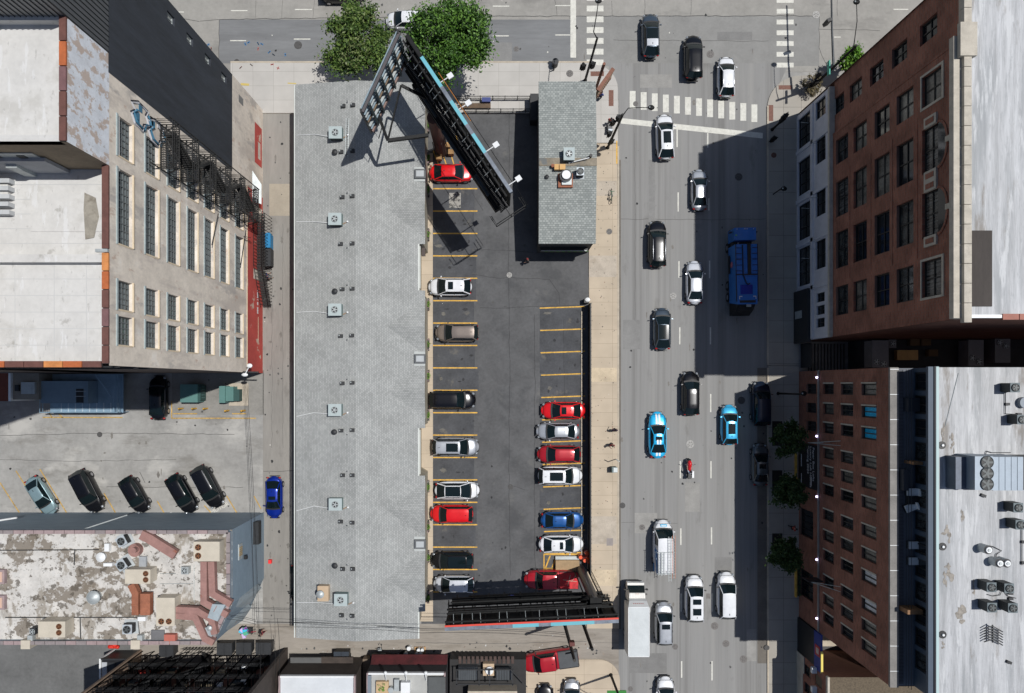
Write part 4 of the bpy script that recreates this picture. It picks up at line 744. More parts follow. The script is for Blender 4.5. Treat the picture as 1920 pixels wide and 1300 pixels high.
t = thing('transformer_cabinet', 'stepped green utility cabinet on a pale concrete pad', 'utility box', G(442, 740), 0, 'green utility cabinets'); b = MB(); b.box2(gx(430), gy(761), .004, gx(466), gy(719), .12, CURB); b.build('concrete_pad', t); b = MB(); b.box2(gx(421), gy(755), .12, gx(432), gy(724), 1.5, GRNM); b.box2(gx(432), gy(752), .12, gx(446), gy(725), 1.3, GRNM); b.build('cabinet_body', t); b = MB(); b.box2(gx(446), gy(752), .12, gx(455), gy(730), 1.0, mat('green_dark', A(50, 84, 80), .6)); b.build('side_box', t)
for i, (x, y, lb) in enumerate(((337, 766, 'leftmost yellow bollard in front of the square green cabinet'), (362, 766, 'middle yellow bollard in front of the square green cabinet'), (383, 766, 'right yellow bollard in front of the square green cabinet'), (423, 770, 'left yellow bollard in front of the stepped green cabinet'), (453, 770, 'right yellow bollard in front of the stepped green cabinet'))):
    b = MB(); b.cyl(G(x + 6, y, 0), .1, 1.1, YEL, 12, top=YEL); b.ball(G(x + 6, y, 1.1), .1, YEL, 10, 4); b.build('bollard', None, label=lb, cat='bollard', group='yellow bollards')
# ================= painted workshop at lower left =================
wb = thing('workshop_building', 'blue grey workshop with a weathered white flat roof and pink duct work', 'building', G(300, 1050)); BW = mat('blue_grey_paint', A(142, 160, 174), .7, var=.08, scale=.6, stretch=(1, 1, 3))
WEATH = mat('weathered_roof', A(214, 210, 204), .9, var=.12, scale=.5, layers=((A(150, 140, 126), .22, .54, .03, .75, (1.3, .7, 1)), (A(128, 117, 103), .36, .53, .012, .85, (.9, 1.2, 1)), (A(96, 88, 78), 1.1, .57, .02, .8, (1, 1, 1)), (A(80, 72, 62), 2.6, .62, .02, .7, (1, 1, 1)), (A(150, 142, 130), .25, .58, .05, .6, (1.2, .5, 1)), (A(220, 218, 214), 1.8, .57, .03, .6, (1, 1, 1))))
wz = 9.2; out_ = [(-80, 961), (495, 961), (495, 1084), (466, 1147), (-80, 1147)]; b = MB(); b.prism([tuple(G(*q)[:2]) for q in out_], 0, wz, WEATH, BW); b.build('wall', wb)
inn = [(-80, 966), (489, 966), (489, 1082), (463, 1142), (-80, 1142)]; b = MB(); PK = [mat('pinkish_coping', A(168, 148, 148), .8, var=.12, scale=2), mat('grey_coping', A(150, 140, 140), .8, var=.12, scale=2)]
b.poly([G(q[0], q[1], wz + .012) for q in inn][::-1], WEATH); b.build('roof', wb, label='patchy white and brown flat roof')
b = MB(); pts = [tuple(G(*q)[:2]) for q in ((90, 963), (492, 963), (492, 1083), (464, 1144.5), (-80, 1144.5))]
for p, q in zip(pts, pts[1:]): d = Vector((q[0] - p[0], q[1] - p[1])); L_ = d.length; b.box(((p[0] + q[0]) / 2, (p[1] + q[1]) / 2, wz + .22), (L_, .3, .44), BW, math.atan2(d.y, d.x))
coping(b, pts, .36, wz + .44, PK, 1.0); b.box2(gx(-80), gy(972), wz, gx(90), gy(968), wz + .35, BW); coping(b, [(gx(-80), gy(970)), (gx(90), gy(970))], .34, wz + .35, PK, 1.0); b.build('parapet', wb)
b = MB(); b.box2(gx(474), gy(1008), 3.2, gx(505), gy(968), 3.45, DKMETAL); b.box2(gx(495.5), gy(1008), 2.6, gx(505), gy(968), 3.2, DKMETAL); b.build('door_canopy', wb, label='dark curved canopy over the corner door')
b = MB(); b.box((gx(495) + .05, gy(1005), 7.2), (.1, 1.6, .9), GALV)
for i in range(5): b.box((gx(495) + .12, gy(998 + 3.2 * i), 7.2), (.04, .08, .8), YF)
for i in range(4): b.box((gx(495) + .05, gy(992 + 3 * i), 2.4), (.04, .09, .8), YF)
b.box((gx(495) + .35, gy(1018), 6.5), (.3, .35, .35), BLACK); b.build('wall_panel', wb)
b = MB(); b.tube([(gx(232), gy(966), wz + .3), (gx(290), gy(948), wz - 3.5)], .07, GALV); b.tube([(gx(-40), gy(975), 5), (gx(90), gy(955), 5)], .1, WHITE); b.build('pipe', wb)
PINK = mat('pink_duct', A(166, 126, 118), .75, var=.12, scale=1.5, layers=((A(150, 84, 52), .9, .62, .06, .7, (1, 1, 1)),)); RUST = mat('rusty_duct', A(164, 104, 78), .8, var=.2, scale=1)
def duct(pxs, wd, ht, z, m_, lab, nm='duct'):
    b = MB(); pts = [P(x, y, z) for x, y in pxs]
    for i, (p, q) in enumerate(zip(pts, pts[1:])):
        d = (q - p).normalized() * wd * .25; b.beam(p - (d if i else 0 * d), q + (d if i < len(pts) - 2 else 0 * d), wd, ht - .003 * i, m_); 
        n = max(1, int((q - p).length / 1.6))
        for j in range(n): c = p + (q - p) * (j + .5) / n; dd = (q - p).normalized() * .03; b.beam(c - dd, c + dd, wd + .05, ht + .05, m_)
    return b.build(nm, None, label=lab, cat='duct', group='painted roof ducts')
dz = wz + .8
duct([(384, 1052), (384, 1128), (428, 1152)], .62, .6, dz, PINK, 'pink double bend duct nearest the eaves, left run'); duct([(398, 1052), (400, 1112), (434, 1132)], .62, .6, dz, PINK, 'pink double bend duct nearest the eaves, right run')
duct([(330, 1153), (368, 1156), (386, 1196), (402, 1204)], .62, .6, dz, PINK, 'rusty pink duct curling down to the lower corner'); duct([(330, 1142), (372, 1144), (398, 1160), (404, 1188)], .62, .6, dz, PINK, 'upper rusty pink duct curling beside its twin')
duct([(266, 1002), (282, 1010), (330, 1040)], .9, .5, dz - .1, PINK, 'slanting pink duct near the top parapet'); duct([(248, 1095), (256, 1112), (256, 1152)], .65, .6, dz, RUST, 'left rusty duct below the square roof unit'); duct([(275, 1112), (275, 1152)], .95, .6, dz, RUST, 'right rusty duct below the square roof unit')
b = MB(); b.cyl(P(257, 1030, wz), .65, .5, PINK, 18); b.cyl(P(257, 1030, wz + .5), .48, .4, PINK, 18); b.cyl(P(255, 1030, wz + .9), .28, .5, PINK, 14); b.cyl(P(254, 1030, wz + 1.4), .12, .2, PINK, 10); b.build('exhaust_fan', None, label='round stepped pink exhaust fan on weathered roof', cat='roof fan')
b = MB(); SKY2 = mat('duct_hood', A(170, 182, 188), .6, var=.1, layers=((A(176, 110, 70), 1.2, .62, .05, .6, (1, 1, 1)),)); b.hexa([G(488, 1080, 2.0), G(502, 1092, 2.0), G(478, 1124, 2.0), G(467, 1112, 2.0), G(470, 1078, 10.3), G(491, 1079, 10.3), G(478, 1106, 10.3), G(462, 1100, 10.3)], SKY2); b.build('duct_hood', None, label='tall grey duct hood at the chamfered corner, upper one', cat='duct', group='corner duct hoods')
b = MB(); b.hexa([G(474, 1118, 2.0), G(484, 1128, 2.0), G(468, 1152, 2.0), G(458, 1140, 2.0), G(456, 1118, 10.0), G(470, 1124, 10.0), G(462, 1144, 10.0), G(452, 1140, 10.0)], SKY2); b.build('duct_hood', None, label='rust streaked duct hood at the chamfered corner, lower one', cat='duct', group='corner duct hoods')
FANM = mat('fan_copper', A(150, 100, 66), .4, .3, var=.2, scale=8); BEIGE = mat('beige_metal', A(214, 204, 186), .6, var=.06); GRN = mat('condenser_green', A(184, 196, 196), .6, var=.05)
DFAN = mat('dark_fan', (.09, .1, .1), .5, .2, var=0)
def fan(b, c, r, m_=FANM):
    b.cyl(c, r, .05, BLACK, 18); b.cyl((c[0], c[1], c[2] + .04), r * .3, .05, m_, 10)
    for k in range(5): a = k * 1.2566; b.box((c[0] + math.cos(a) * r * .55, c[1] + math.sin(a) * r * .55, c[2] + .06), (r * .75, r * .32, .03), m_, a)
    for k in range(2): b.tube([(c[0] + r * .97 * math.cos(6.2832 * j / 16), c[1] + r * .97 * math.sin(6.2832 * j / 16), c[2] + .07 + 0 * k) for j in range(17)], .03, m_, 4)
def unit(px, py, wpx, dpx, h, z, m_, fans, lab, nm='roof_unit', grp='rooftop air conditioning units', rz=0, pad=None, sidem=None, extra=None):
    """top face centre at photo px,py, top size in photo px"""
    k = (H - z - h) / H; t = thing(nm, lab, 'air conditioner', P(px, py, z + h).to_2d().to_3d() + Vector((0, 0, z)), rz, grp); W_, D_ = wpx * S * k, dpx * S * k
    b = MB(); b.box((0, 0, h / 2 + .08), (W_, D_, h - .02), sidem or m_); b.box((0, 0, h + .06), (W_ + .04, D_ + .04, .05), m_); b.box((0, 0, .05), (W_ * .9, D_ * .9, .1), BLACK)
    for i in range(6): b.box((0, -D_ / 2 - .005, .2 + i * (h - .3) / 6), (W_ * .9, .02, .04), DKMETAL)
    b.build('housing', t, local=True)
    for (fx, fy, fr) in fans: b = MB(); fan(b, (fx * W_, fy * D_, h + .09), fr * S * k, FANM if m_ is BEIGE else (DFAN if sidem and 'dark' in sidem.name else GALV)); b.build('fan', t, local=True)
    if pad: b = MB(); b.box((0, 0, .03), (W_ + pad, D_ + pad, .06), pad_m); b.build('base', t, local=True)
    if extra: extra(t, W_, D_, h)
    return t
pad_m = mat('roof_pad', A(190, 196, 198), .7, var=.1)
u = unit(388, 1034, 48, 36, 1.3, wz, BEIGE, [(-.32, .22, 5.5), (-.32, -.22, 5.5)], 'beige roof unit at the upper right corner of the weathered roof')
u = unit(259, 1081, 47, 26, 1.3, wz, BEIGE, [(.33, .22, 4.8), (.33, -.22, 4.8)], 'beige roof unit in the middle, above the rusty ducts')
u = unit(311, 1147, 34, 52, 1.3, wz, BEIGE, [(-.22, -.34, 5.2), (.2, -.34, 5.2)], 'tall beige roof unit with two fans at its lower end'); unit(98, 1180, 50, 29, 1.4, wz, BEIGE, [(.28, .2, 4.8), (.28, -.2, 4.8)], 'beige roof unit alone at the lower left')
b = MB(); b.box((0, 0, 0), (1, 1, 1), BLACK)
LG = mat('condenser_grey', A(200, 208, 214), .5, .2, var=.05)
for x, y, lb, rz in ((228, 1015, 'small tilted grey condenser by the pink fan', .5), (228, 1060, 'small tilted grey condenser above the middle roof unit', .6), (239, 1180, 'small grey condenser near the lower parapet', 0)):
    unit(x, y, 17, 17, .8, wz, LG, [(0, 0, 7)], lb, rz=rz, pad=.5, grp='small roof condensers', sidem=DKMETAL)
unit(347, 1070, 13, 13, .6, wz, GALV, [(0, 0, 5.5)], 'small dark fan box between the ducts', grp='small roof condensers', nm='vent_box'); unit(62, 1184, 10, 12, .9, wz, LID, [(0, 0, 5)], 'little dark condenser left of the lone beige unit', grp='small roof condensers', nm='vent_box')
def pipevent(px, py, z, r, h, m_, lab, nm='roof_vent', grp='roof vents', cap=None):
    b = MB(); c = P(px, py, z); b.cyl(c, r, h, m_, 14); b.cyl(c + Vector((0, 0, h)), r * 1.35, .08, cap or m_, 14); b.ball(c + Vector((0, 0, h + .08)), (r * 1.3, r * 1.3, r * .5), cap or m_, 12, 4); return b.build(nm, None, label=lab, cat='roof vent', group=grp)
pipevent(182, 1117, wz, .5, .6, GALV, 'round metal turbine vent in the brown patch of the weathered roof'); pipevent(194, 1043, wz, .35, .4, WHITE, 'white domed vent near the tilted condensers'); pipevent(400, 1172, wz + .4, .2, .9, GALV, 'shiny ball cap vent by the curling ducts')
b = MB()
for x, y, w_, h_ in ((205, 1025, 9, 15), (207, 1057, 17, 6), (270, 1158, 15, 8)): c = P(x, y, wz); b.box((c.x, c.y, wz + .25), (w_ * S * .85, h_ * S * .85, .45), WHITE)
tag(b.build('curb_box'), 'white boxes standing among the small roof units', 'roof box')
b = MB(); c = P(323, 1195, wz); b.box((c.x, c.y, wz + .3), (1.1, .9, .5), mat('salmon_box', A(196, 112, 96), .7, var=.05)); b.build('roof_hatch', None, label='salmon red square hatch by the lower parapet', cat='roof hatch')
b = MB(); c = P(297, 1192, wz); b.box((c.x, c.y, wz + .1), (1.3, 1.2, .15), mat('grey_mat', A(118, 118, 120), .8, var=.1)); b.build('roof_hatch', None, label='flat grey hatch left of the salmon one', cat='roof hatch')
b = MB(); c = P(270, 1053, wz); b.box((c.x, c.y, wz + .15), (.7, 1.1, .3), mat('galv_hatch', A(170, 174, 178), .6, var=.1)); b.build('roof_hatch', None, label='small metal hatch below the pink exhaust fan', cat='roof hatch')
for x, lb in ((48, 'left beige vent hood clamped on the lower parapet'), (254, 'right beige vent hood clamped on the lower parapet')):
    b = MB(); c = G(x + (0 if x > 200 else 20), 1140, 0); c = P(x, 1209, wz + .6); b.box((c.x, c.y, wz + .1), (.9, .85, 1.1), BEIGE); b.box((c.x + .35, c.y + .55, wz + .25), (.5, .6, .5), GALV); b.build('vent_hood', None, label=lb, cat='roof vent', group='beige vent hoods')
for x, y in ((8, 1080), (8, 1128)):
    b = MB(); c = P(x - 4, y, wz); b.box((c.x, c.y, wz + .2), (1.0, 1.4, .4), PK[0]); b.box((c.x, c.y, wz + .42), (.6, 1.0, .05), mat('skylight_peach', A(226, 190, 170), .4, var=0)); b.build('skylight', None, label='pink framed skylight at the left edge, %s one' % ('upper' if y < 1100 else 'lower'), cat='skylight', group='pink skylights')
b = MB()
for pts in ([(0, 1032), (185, 1031)], [(10, 1158), (258, 1158), (262, 1195)], [(140, 1030), (139, 1060)], [(150, 1158), (151, 1198)]): b.tube([P(x, y, wz + .1) for x, y in pts], .05, DKMETAL, 5)
for pts in ([(300, 1076), (330, 1076)], [(364, 1060), (364, 1130)], [(300, 1095), (362, 1094)]): b.tube([P(x, y, wz + .08) for x, y in pts], .03, GALV, 5)
tag(b.build('conduit'), 'thin gas and power pipes crossing the weathered roof', 'pipe')
# ================= motel =================
mo = thing('motel_building', 'long low motel under a pale grey shingle roof', 'building', G(680, 680)); ez = 5.7; rzz = 6.9
SH_V = brickmat('grey_shingles', A(182, 183, 181), A(158, 160, 158), A(144, 146, 144), .26, .17, .018, 'yx', var=.1, bias=-.2); SH_H = brickmat('grey_shingles_cross', A(180, 181, 179), A(156, 158, 156), A(142, 144, 142), .26, .17, .018, 'xy', var=.1, bias=-.2)
STUC = mat('motel_wall', A(176, 168, 150), .85, var=.08); TRIM = mat('white_gutter', A(225, 228, 222), .5, var=.05); DKW = mat('dark_soffit', (.03, .03, .032), .7, var=0)
def E(px, py, z=ez): return P(px, py, z)
b = MB(); ol = [(553.5, 159), (797, 156), (797, 458), (784, 458), (784, 545), (797, 545), (797, 803), (784, 803), (784, 892), (797, 892), (797, 1147), (784, 1147), (784, 1197), (557, 1196)]
rid = [P(667, 151, rzz), P(667, 1203, rzz)]
b.poly([E(553.5, 159), E(555, 1196), rid[1], rid[0]], SH_V)
xr, xe = rid[0].x, E(797, 400).x; slope = (rzz - ez) / (xe - xr)
def zx(x): return ez + (xe - x) * slope
segs = [(156, 458, 797), (458, 545, 784), (545, 803, 797), (803, 892, 784), (892, 1147, 797), (1147, 1197, 784)]
ytop, ybot = rid[0].y, rid[1].y
for i, (a, c, x) in enumerate(segs):
    e0, e1 = E(x, a), E(x, c); z_ = zx(e0.x); y0, y1 = e0.y, e1.y; ry0 = ytop if i == 0 else y0; ry1 = ybot if i == 5 else y1
    b.poly([(xr, ry0, rzz), (xr, ry1, rzz), (e0.x, y1, z_), (e0.x, y0, z_)][::-1], SH_V)
    if x == 784: b.box2(e0.x - .02, y1, z_ - .22, e0.x + .14, y0, z_ - .02, TRIM)
for i, (a, c, x) in enumerate(segs): e0, e1 = E(x, a), E(x, c); b.poly([(e0.x, e0.y, zx(e0.x)), (e0.x, e1.y, zx(e0.x)), (e0.x, e1.y, zx(e0.x) - .25), (e0.x, e0.y, zx(e0.x) - .25)], DKW)
b.poly([E(553.5, 159), E(555, 1196), E(555, 1196, ez - .25), E(553.5, 159, ez - .25)], DKW)
for r_, q, y in ((rid[0], E(553.5, 159), 0), (rid[1], E(555, 1196), 1)):
    e = E(797 if y == 0 else 784, 156 if y == 0 else 1197); e.z = zx(e.x); dn = Vector((0, 0, .25)); b.poly([q, r_, r_ - dn, q - dn], DKW); b.poly([r_, e, e - dn, r_ - dn], DKW)
b.build('roof', mo)
b = MB()
for yc in (262, 393, 612, 733, 957, 1086):      # low cross gables facing the car park
    hw = 52; xa = P(727, yc, 6.2).x; zt = zx(xa); y = P(727, yc, 6.2).y; xg = xe + .03; dy = hw * S * .93
    b = MB(); b.poly([(xa, y, zt + .01), (xg, y, zt + .01), (xg, y + dy, ez + .01)], SH_H); b.poly([(xa, y, zt + .01), (xg, y - dy, ez + .01), (xg, y, zt + .01)], SH_H); b.poly([(xg - .02, y - dy, ez), (xg - .02, y + dy, ez), (xg - .02, y, zt)], STUC); b.build('cross_gable', mo)
b = MB(); b.box2(gx(589), gy(1158), 0, gx(803), gy(200), 5.5, STUC) if 0 else b.prism([tuple(E(*q)[:2]) for q in [(560, 163), (792, 161), (792, 455), (779, 461), (779, 541), (792, 549), (792, 799), (779, 807), (779, 888), (792, 896), (792, 1143), (779, 1150), (779, 1190), (560, 1190)]], 0, 5.45, STUC); b.build('wall', mo)
b = MB(); b.box2(E(553, 160).x - .1, E(0, 1196).y, ez - .14, E(553, 160).x, E(0, 160).y, ez - .02, TRIM); b.build('gutter', mo)
b = MB()
for y0, y1 in ((462, 541), (806, 889)):
    b = MB(); b.box2(E(783, 0, 5.2).x + .1, E(0, y1, 5).y, 4.9, E(783, 0).x + .22, E(0, y0, 5).y, 5.1, TRIM); b.build('balcony_rail', mo)
b = MB()
b.box2(E(784, 0).x + .1, E(0, 475, 5).y, 3.2, E(784, 0).x + .5, E(0, 459, 5).y, 3.4, mat('door_brown', (.07, .05, .045), .6, var=0)); b.build('entrance_door', mo)
for yc in (327, 673, 1020):
    c = E(788, yc, 5.9); b = MB(); b.box((c.x - .45, c.y, 5.86), (1.9, 1.5, .06), mat('light_patch_flashing', A(196, 200, 198), .7, var=.06)); b.box((c.x, c.y, 6.0), (1.15, .95, .3), mat('chase_grey', (.11, .115, .12), .7, var=.1)); b.box((c.x, c.y, 6.16), (.8, .62, .04), mat('chase_light', A(190, 194, 196), .6, var=.05)); b.build('roof_chase', mo)
def zroof(px): x = P(px, 0, 6.5).x; return zx(x) if x > xr else ez + (x - E(553.5, 0).x) * (rzz - ez) / (xr - E(553.5, 0).x)
VB = mat('vent_black', (.025, .026, .028), .6, var=.1)
def boxvent(px, py, lab):
    z = zroof(px); c = P(px, py, z + .3); b = MB(); b.hexa([(c.x - .24, c.y - .2, z - .1), (c.x + .24, c.y - .2, z - .1), (c.x + .24, c.y + .2, z - .1), (c.x - .24, c.y + .2, z - .1), (c.x - .2, c.y - .17, z + .3), (c.x + .2, c.y - .17, z + .3), (c.x + .2, c.y + .17, z + .3), (c.x - .2, c.y + .17, z + .3)], VB)
    b.box((c.x - .12, c.y + .05, z + .31), (.1, .12, .03), GALV); b.build('box_vent', None, label=lab, cat='roof vent', group='black box vents on the motel roof')
VY = [(643, 198, 661, 196), (639, 284, 660, 282), (641, 369, 660, 367), (638, 457, 660, 456), (641, 542, 660, 541), (638, 630, 659, 629), (641, 719, 660, 718), (639, 808, 660, 807), (642, 892, 660, 892), (638, 979, 660, 981), (642, 1068, 661, 1068), (640, 1155, 660, 1156)]
ordn = ['first', 'second', 'third', 'fourth', 'fifth', 'sixth', 'seventh', 'eighth', 'ninth', 'tenth', 'eleventh', 'last']
for i, (a, y0, c, y1) in enumerate(VY):
    boxvent(a, y0, 'left black box vent of the %s pair from the top of the motel roof' % ordn[i]); boxvent(c, y1, 'right black box vent of the %s pair from the top of the motel roof' % ordn[i])
    z = zroof(651); c_ = P(651, y0 + (-8 if i % 2 == 0 else 7), z + .3); b = MB(); b.cyl((c_.x, c_.y, z), .05, .35, WHITE, 8, top=BLACK); b.build('vent_pipe', None, label='thin white vent pipe by the %s pair of box vents' % ordn[i], cat='vent pipe', group='thin vent pipes')
for i, (x, y) in enumerate(((629, 287), (629, 547), (628, 810), (629, 1060))): pipevent(x, y, zroof(x) - .05, .22, .25, VB, 'round black vent beside the %s pair of box vents' % ordn[(1, 4, 7, 10)[i]], grp='round black vents on the motel roof')
for i, (x, y) in enumerate(((629, 249), (628, 411), (628, 581), (628, 769), (629, 946), (639, 1125))):
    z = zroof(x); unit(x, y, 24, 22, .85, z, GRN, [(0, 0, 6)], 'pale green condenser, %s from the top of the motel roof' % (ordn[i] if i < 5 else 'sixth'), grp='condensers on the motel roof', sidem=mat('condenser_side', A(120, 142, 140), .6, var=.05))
    b = MB(); c = P(x + 24, y + 5, z + .3); b.cyl(c - Vector((0, 0, .3)), .09, .45, WHITE, 10); b.tube([c - Vector((1.2, .1, .2)), c - Vector((.5, .2, .1)), c - Vector((.1, 0, .1))], .06, mat('copper_pipe', (.3, .2, .13), .5, var=0)); b.build('line_set', None, label='white capped pipe stub beside the %s condenser' % (ordn[i] if i < 5 else 'sixth'), cat='pipe', group='pipe stubs by the condensers')
    b = MB(); b.tube([P(x - 13, y + 7, z + .1), P(x - 40, y + (5 if i % 2 else 3), zroof(x - 40) + .07), P(556, y + 5 + (7 if i == 3 or i == 4 else 0), ez + .08)], .03, WHITE, 5); b.build('drain_line', None, label='thin white line running left from the %s condenser' % (ordn[i] if i < 5 else 'sixth'), cat='pipe', group='white drain lines')
unit(606, 1113, 20, 28, .7, zroof(606), mat('tan_box', A(205, 180, 150), .7, var=.06), [], 'tan curb box beside the lowest condenser', nm='curb_box', grp=None); pipevent(602, 1113, zroof(602) + .7, .3, .3, GALV, 'shiny round cap on the tan curb box', grp=None)
b = MB()
for dx in (0, .28): b.tube([P(649, 222, zroof(649) + .12) + Vector((dx, 0, 0)), P(647, 297, zroof(647) + .12) + Vector((dx, 0, 0))], .03, GALV, 5)
for i in range(22): y = 223 + i * 3.4; p = P(649 - i * .1, y, zroof(648) + .12); b.tube([p, p + Vector((.28, 0, 0))], .02, GALV, 4)
b.build('roof_ladder', None, label='metal ladder lying on the motel roof near the top condenser', cat='ladder')
# ================= kiosk =================
ko = thing('corner_restaurant', 'small flat corner restaurant with grey shingle roof', 'building', G(1050, 320)); kz = 5.9; x0, x1, y0, y1 = P(1010, 0, kz).x, P(1117, 0, kz).x, P(0, 457, kz).y, P(0, 153, kz).y; yr, zr2 = P(0, 300, 6.6).y, 6.7
SHK = brickmat('grey_green_shingles', A(174, 178, 174), A(138, 143, 141), A(128, 133, 131), .34, .22, .026, 'xy', var=.06, bias=-.2)
b = MB(); b.poly([(x0, y1, kz), (x1, y1, kz), (x1, yr, zr2), (x0, yr, zr2)], SHK); b.poly([(x0, yr, zr2), (x1, yr, zr2), (x1, y0, kz), (x0, y0, kz)], SHK)
for x, s_ in ((x0, -1), (x1, 1)): b.poly([(x, y0, kz - .2), (x, y1, kz - .2), (x, y1, kz), (x, yr, zr2), (x, y0, kz)][::s_], TRIM)
b.poly([(x0, y0, kz), (x1, y0, kz), (x1, y0, kz - .2), (x0, y0, kz - .2)], TRIM); b.poly([(x0, y1, kz), (x1, y1, kz), (x1, y1, kz - .2), (x0, y1, kz - .2)], TRIM); b.build('roof', ko)
b = MB(); b.box2(x0 + .15, y0 + .15, 0, x1 - .15, y1 - .15, kz - .15, mat('restaurant_wall', (.05, .05, .05), .8, var=.1)); b.build('wall', ko)
b = MB(); b.box2(x0 + .3, y0 - .25, 2.6, x1 - .5, y0 + .14, 3.4, BLACK); b.box2(x0 + .4, y0 - .3, 3.41, x1 - .6, y0 - .24, 3.5, GALV)
for i in range(8): b.box2(x0 + .8 + i * .62, y0 - .34, 3.05, x0 + 1.15 + i * .62, y0 - .26, 3.4, mat('planting_green', (.05, .12, .03), .8, var=.2))
b.build('sign_band', ko); b = MB(); b.box2(x0 + .002, P(0, 312, 6.6).y, 6.2, x1 - .002, P(0, 297, 6.6).y, 6.75, mat('ridge_band', A(148, 138, 122), .85, var=.2, scale=.7, layers=((A(110, 116, 118), .4, .55, .05, .8, (1, 1, 1)),))); b.build('ridge_cap', ko)
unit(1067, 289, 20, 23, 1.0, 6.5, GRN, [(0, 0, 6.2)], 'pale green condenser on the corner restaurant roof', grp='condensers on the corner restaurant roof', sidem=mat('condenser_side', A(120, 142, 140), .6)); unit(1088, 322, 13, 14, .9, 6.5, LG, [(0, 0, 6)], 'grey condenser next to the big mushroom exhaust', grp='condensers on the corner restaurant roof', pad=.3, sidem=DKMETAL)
b = MB(); c = P(1060, 340, 6.5); b.box((c.x, c.y, 6.62), (1.5, 1.4, .3), RUST); b.box((c.x + .1, c.y, 6.85), (1.0, 1.0, .3), GALV); b.cyl((c.x + .0, c.y + .35, 7.0), .62, .35, LG, 22, top=BLACK); b.cyl((c.x, c.y + .35, 7.35), .44, .22, WHITE, 22); b.build('mushroom_exhaust', None, label='big round mushroom exhaust on a rusty base', cat='roof fan')
b = MB(); c = P(1049, 315, 6.8)
for dx, w_ in ((-.32, .5), (.28, .65)): b.box((c.x + dx, c.y, 6.95), (w_ - .05, .55, .4), mat('tan_duct_box', A(222, 176, 112), .7, var=.08))
b.cyl((c.x - .7, c.y + .15, 6.8), .18, .3, RUST, 10); b.build('makeup_air_box', None, label='two tan boxes above the mushroom exhaust', cat='roof box')
b = MB(); b.tube([P(1105, 296, 7.2), P(1066, 306, 6.9)], .05, WHITE, 6); b.cyl(P(1106, 296, 6.5), .16, .8, BLACK, 10); b.build('floodlight_pole', None, label='thin white pole with dark fitting across the roof ridge', cat='roof light')
pipevent(1025, 333, 6.45, .16, .2, VB, 'small dark vent left of the mushroom exhaust', grp=None); 
# ================= tall brick corner building =================
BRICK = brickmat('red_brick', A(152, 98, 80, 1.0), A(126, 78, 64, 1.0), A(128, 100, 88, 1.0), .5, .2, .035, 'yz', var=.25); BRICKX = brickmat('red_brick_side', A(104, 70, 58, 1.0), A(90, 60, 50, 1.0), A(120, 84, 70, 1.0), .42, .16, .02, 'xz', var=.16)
STONE = mat('limestone_trim', A(190, 182, 168, .9), .85, var=.12, scale=1.5); WBASE = mat('white_painted_base', A(205, 205, 212, .9), .75, var=.06, scale=1)
ROOFS = lambda n: mat(n, A(190, 191, 193), .6, var=.2, scale=.8, stretch=(2.6, .12, 1), bump=.5, bscale=2.2, layers=((A(146, 150, 153), .35, .5, .14, .7, (2.5, .25, 1)), (A(222, 223, 224), .6, .56, .06, .6, (3, .3, 1)), (A(160, 162, 164), 1.6, .57, .06, .5, (3, .5, 1)), (A(122, 112, 100), .2, .58, .08, .7, (3.4, .6, 1))))
ALU = ROOFS('aluminium_coated_roof'); WOOD_D = mat('black_window_frame', (.012, .013, .014), .5, var=0)
RG = [mat('dark_pane', (.012, .014, .016), .08, var=0, spec=.6), mat('blind_pane', (.13, .125, .11), .25, var=.5, scale=.6), mat('shade_pane', (.035, .038, .038), .12, var=.8, scale=1.2), mat('curtain_pane', (.07, .07, .068), .2, var=.9, scale=2, stretch=(1, 3, .2)), mat('dark_pane', (.012, .014, .016))]
BX = gx(1497); tb = thing('brick_corner_building', 'tall red brick building with arched windows on a white painted base', 'building', G(1560, 430)); RH = 27.8; b = MB()
bays = [(241, 269), (315, 356), (385, 444), (469, 529), (559, 607)]; flo = {0: [7.6, 10.9, 14.5, 18.0, 21.9]}; oth = [8.6, 11.95, 15.6, 19.0, 22.5]
ops = []; arch = []
for bi, (a, c) in enumerate(bays):
    for fi, z in enumerate(flo.get(bi, oth)):
        h_ = 2.2 if bi == 0 else 2.35
        if bi in (2, 3) and fi == 4: h_ = 2.0; arch.append((gy(c), gy(a), z + h_))
        ops.append((gy(c), gy(a), z, z + h_, bi, fi))
wall(b, 'x', BX, gy(641), gy(303), 7.9, RH, [o[:4] for o in ops if o[4]], BRICK, -1, .35); wall(b, 'x', BX + .18, gy(303), gy(213), 7.9, RH, [o[:4] for o in ops if o[4] == 0], BRICK, -1, .35)
b.build('west_wall', tb, label='red brick street front in shade'); b = MB()
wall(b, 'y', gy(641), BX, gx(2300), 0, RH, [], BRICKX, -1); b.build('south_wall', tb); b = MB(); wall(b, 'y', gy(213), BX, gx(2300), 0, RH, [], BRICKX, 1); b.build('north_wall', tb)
for o in ops: window(tb, 'x', BX + (.18 if o[4] == 0 else 0), -1, o[:4], 2 if o[4] in (2, 3) else 2, 2, WOOD_D, R.choice(RG), .3, .09, STONE if o[5] == 4 and o[4] in (1, 4) else None)
b = MB()
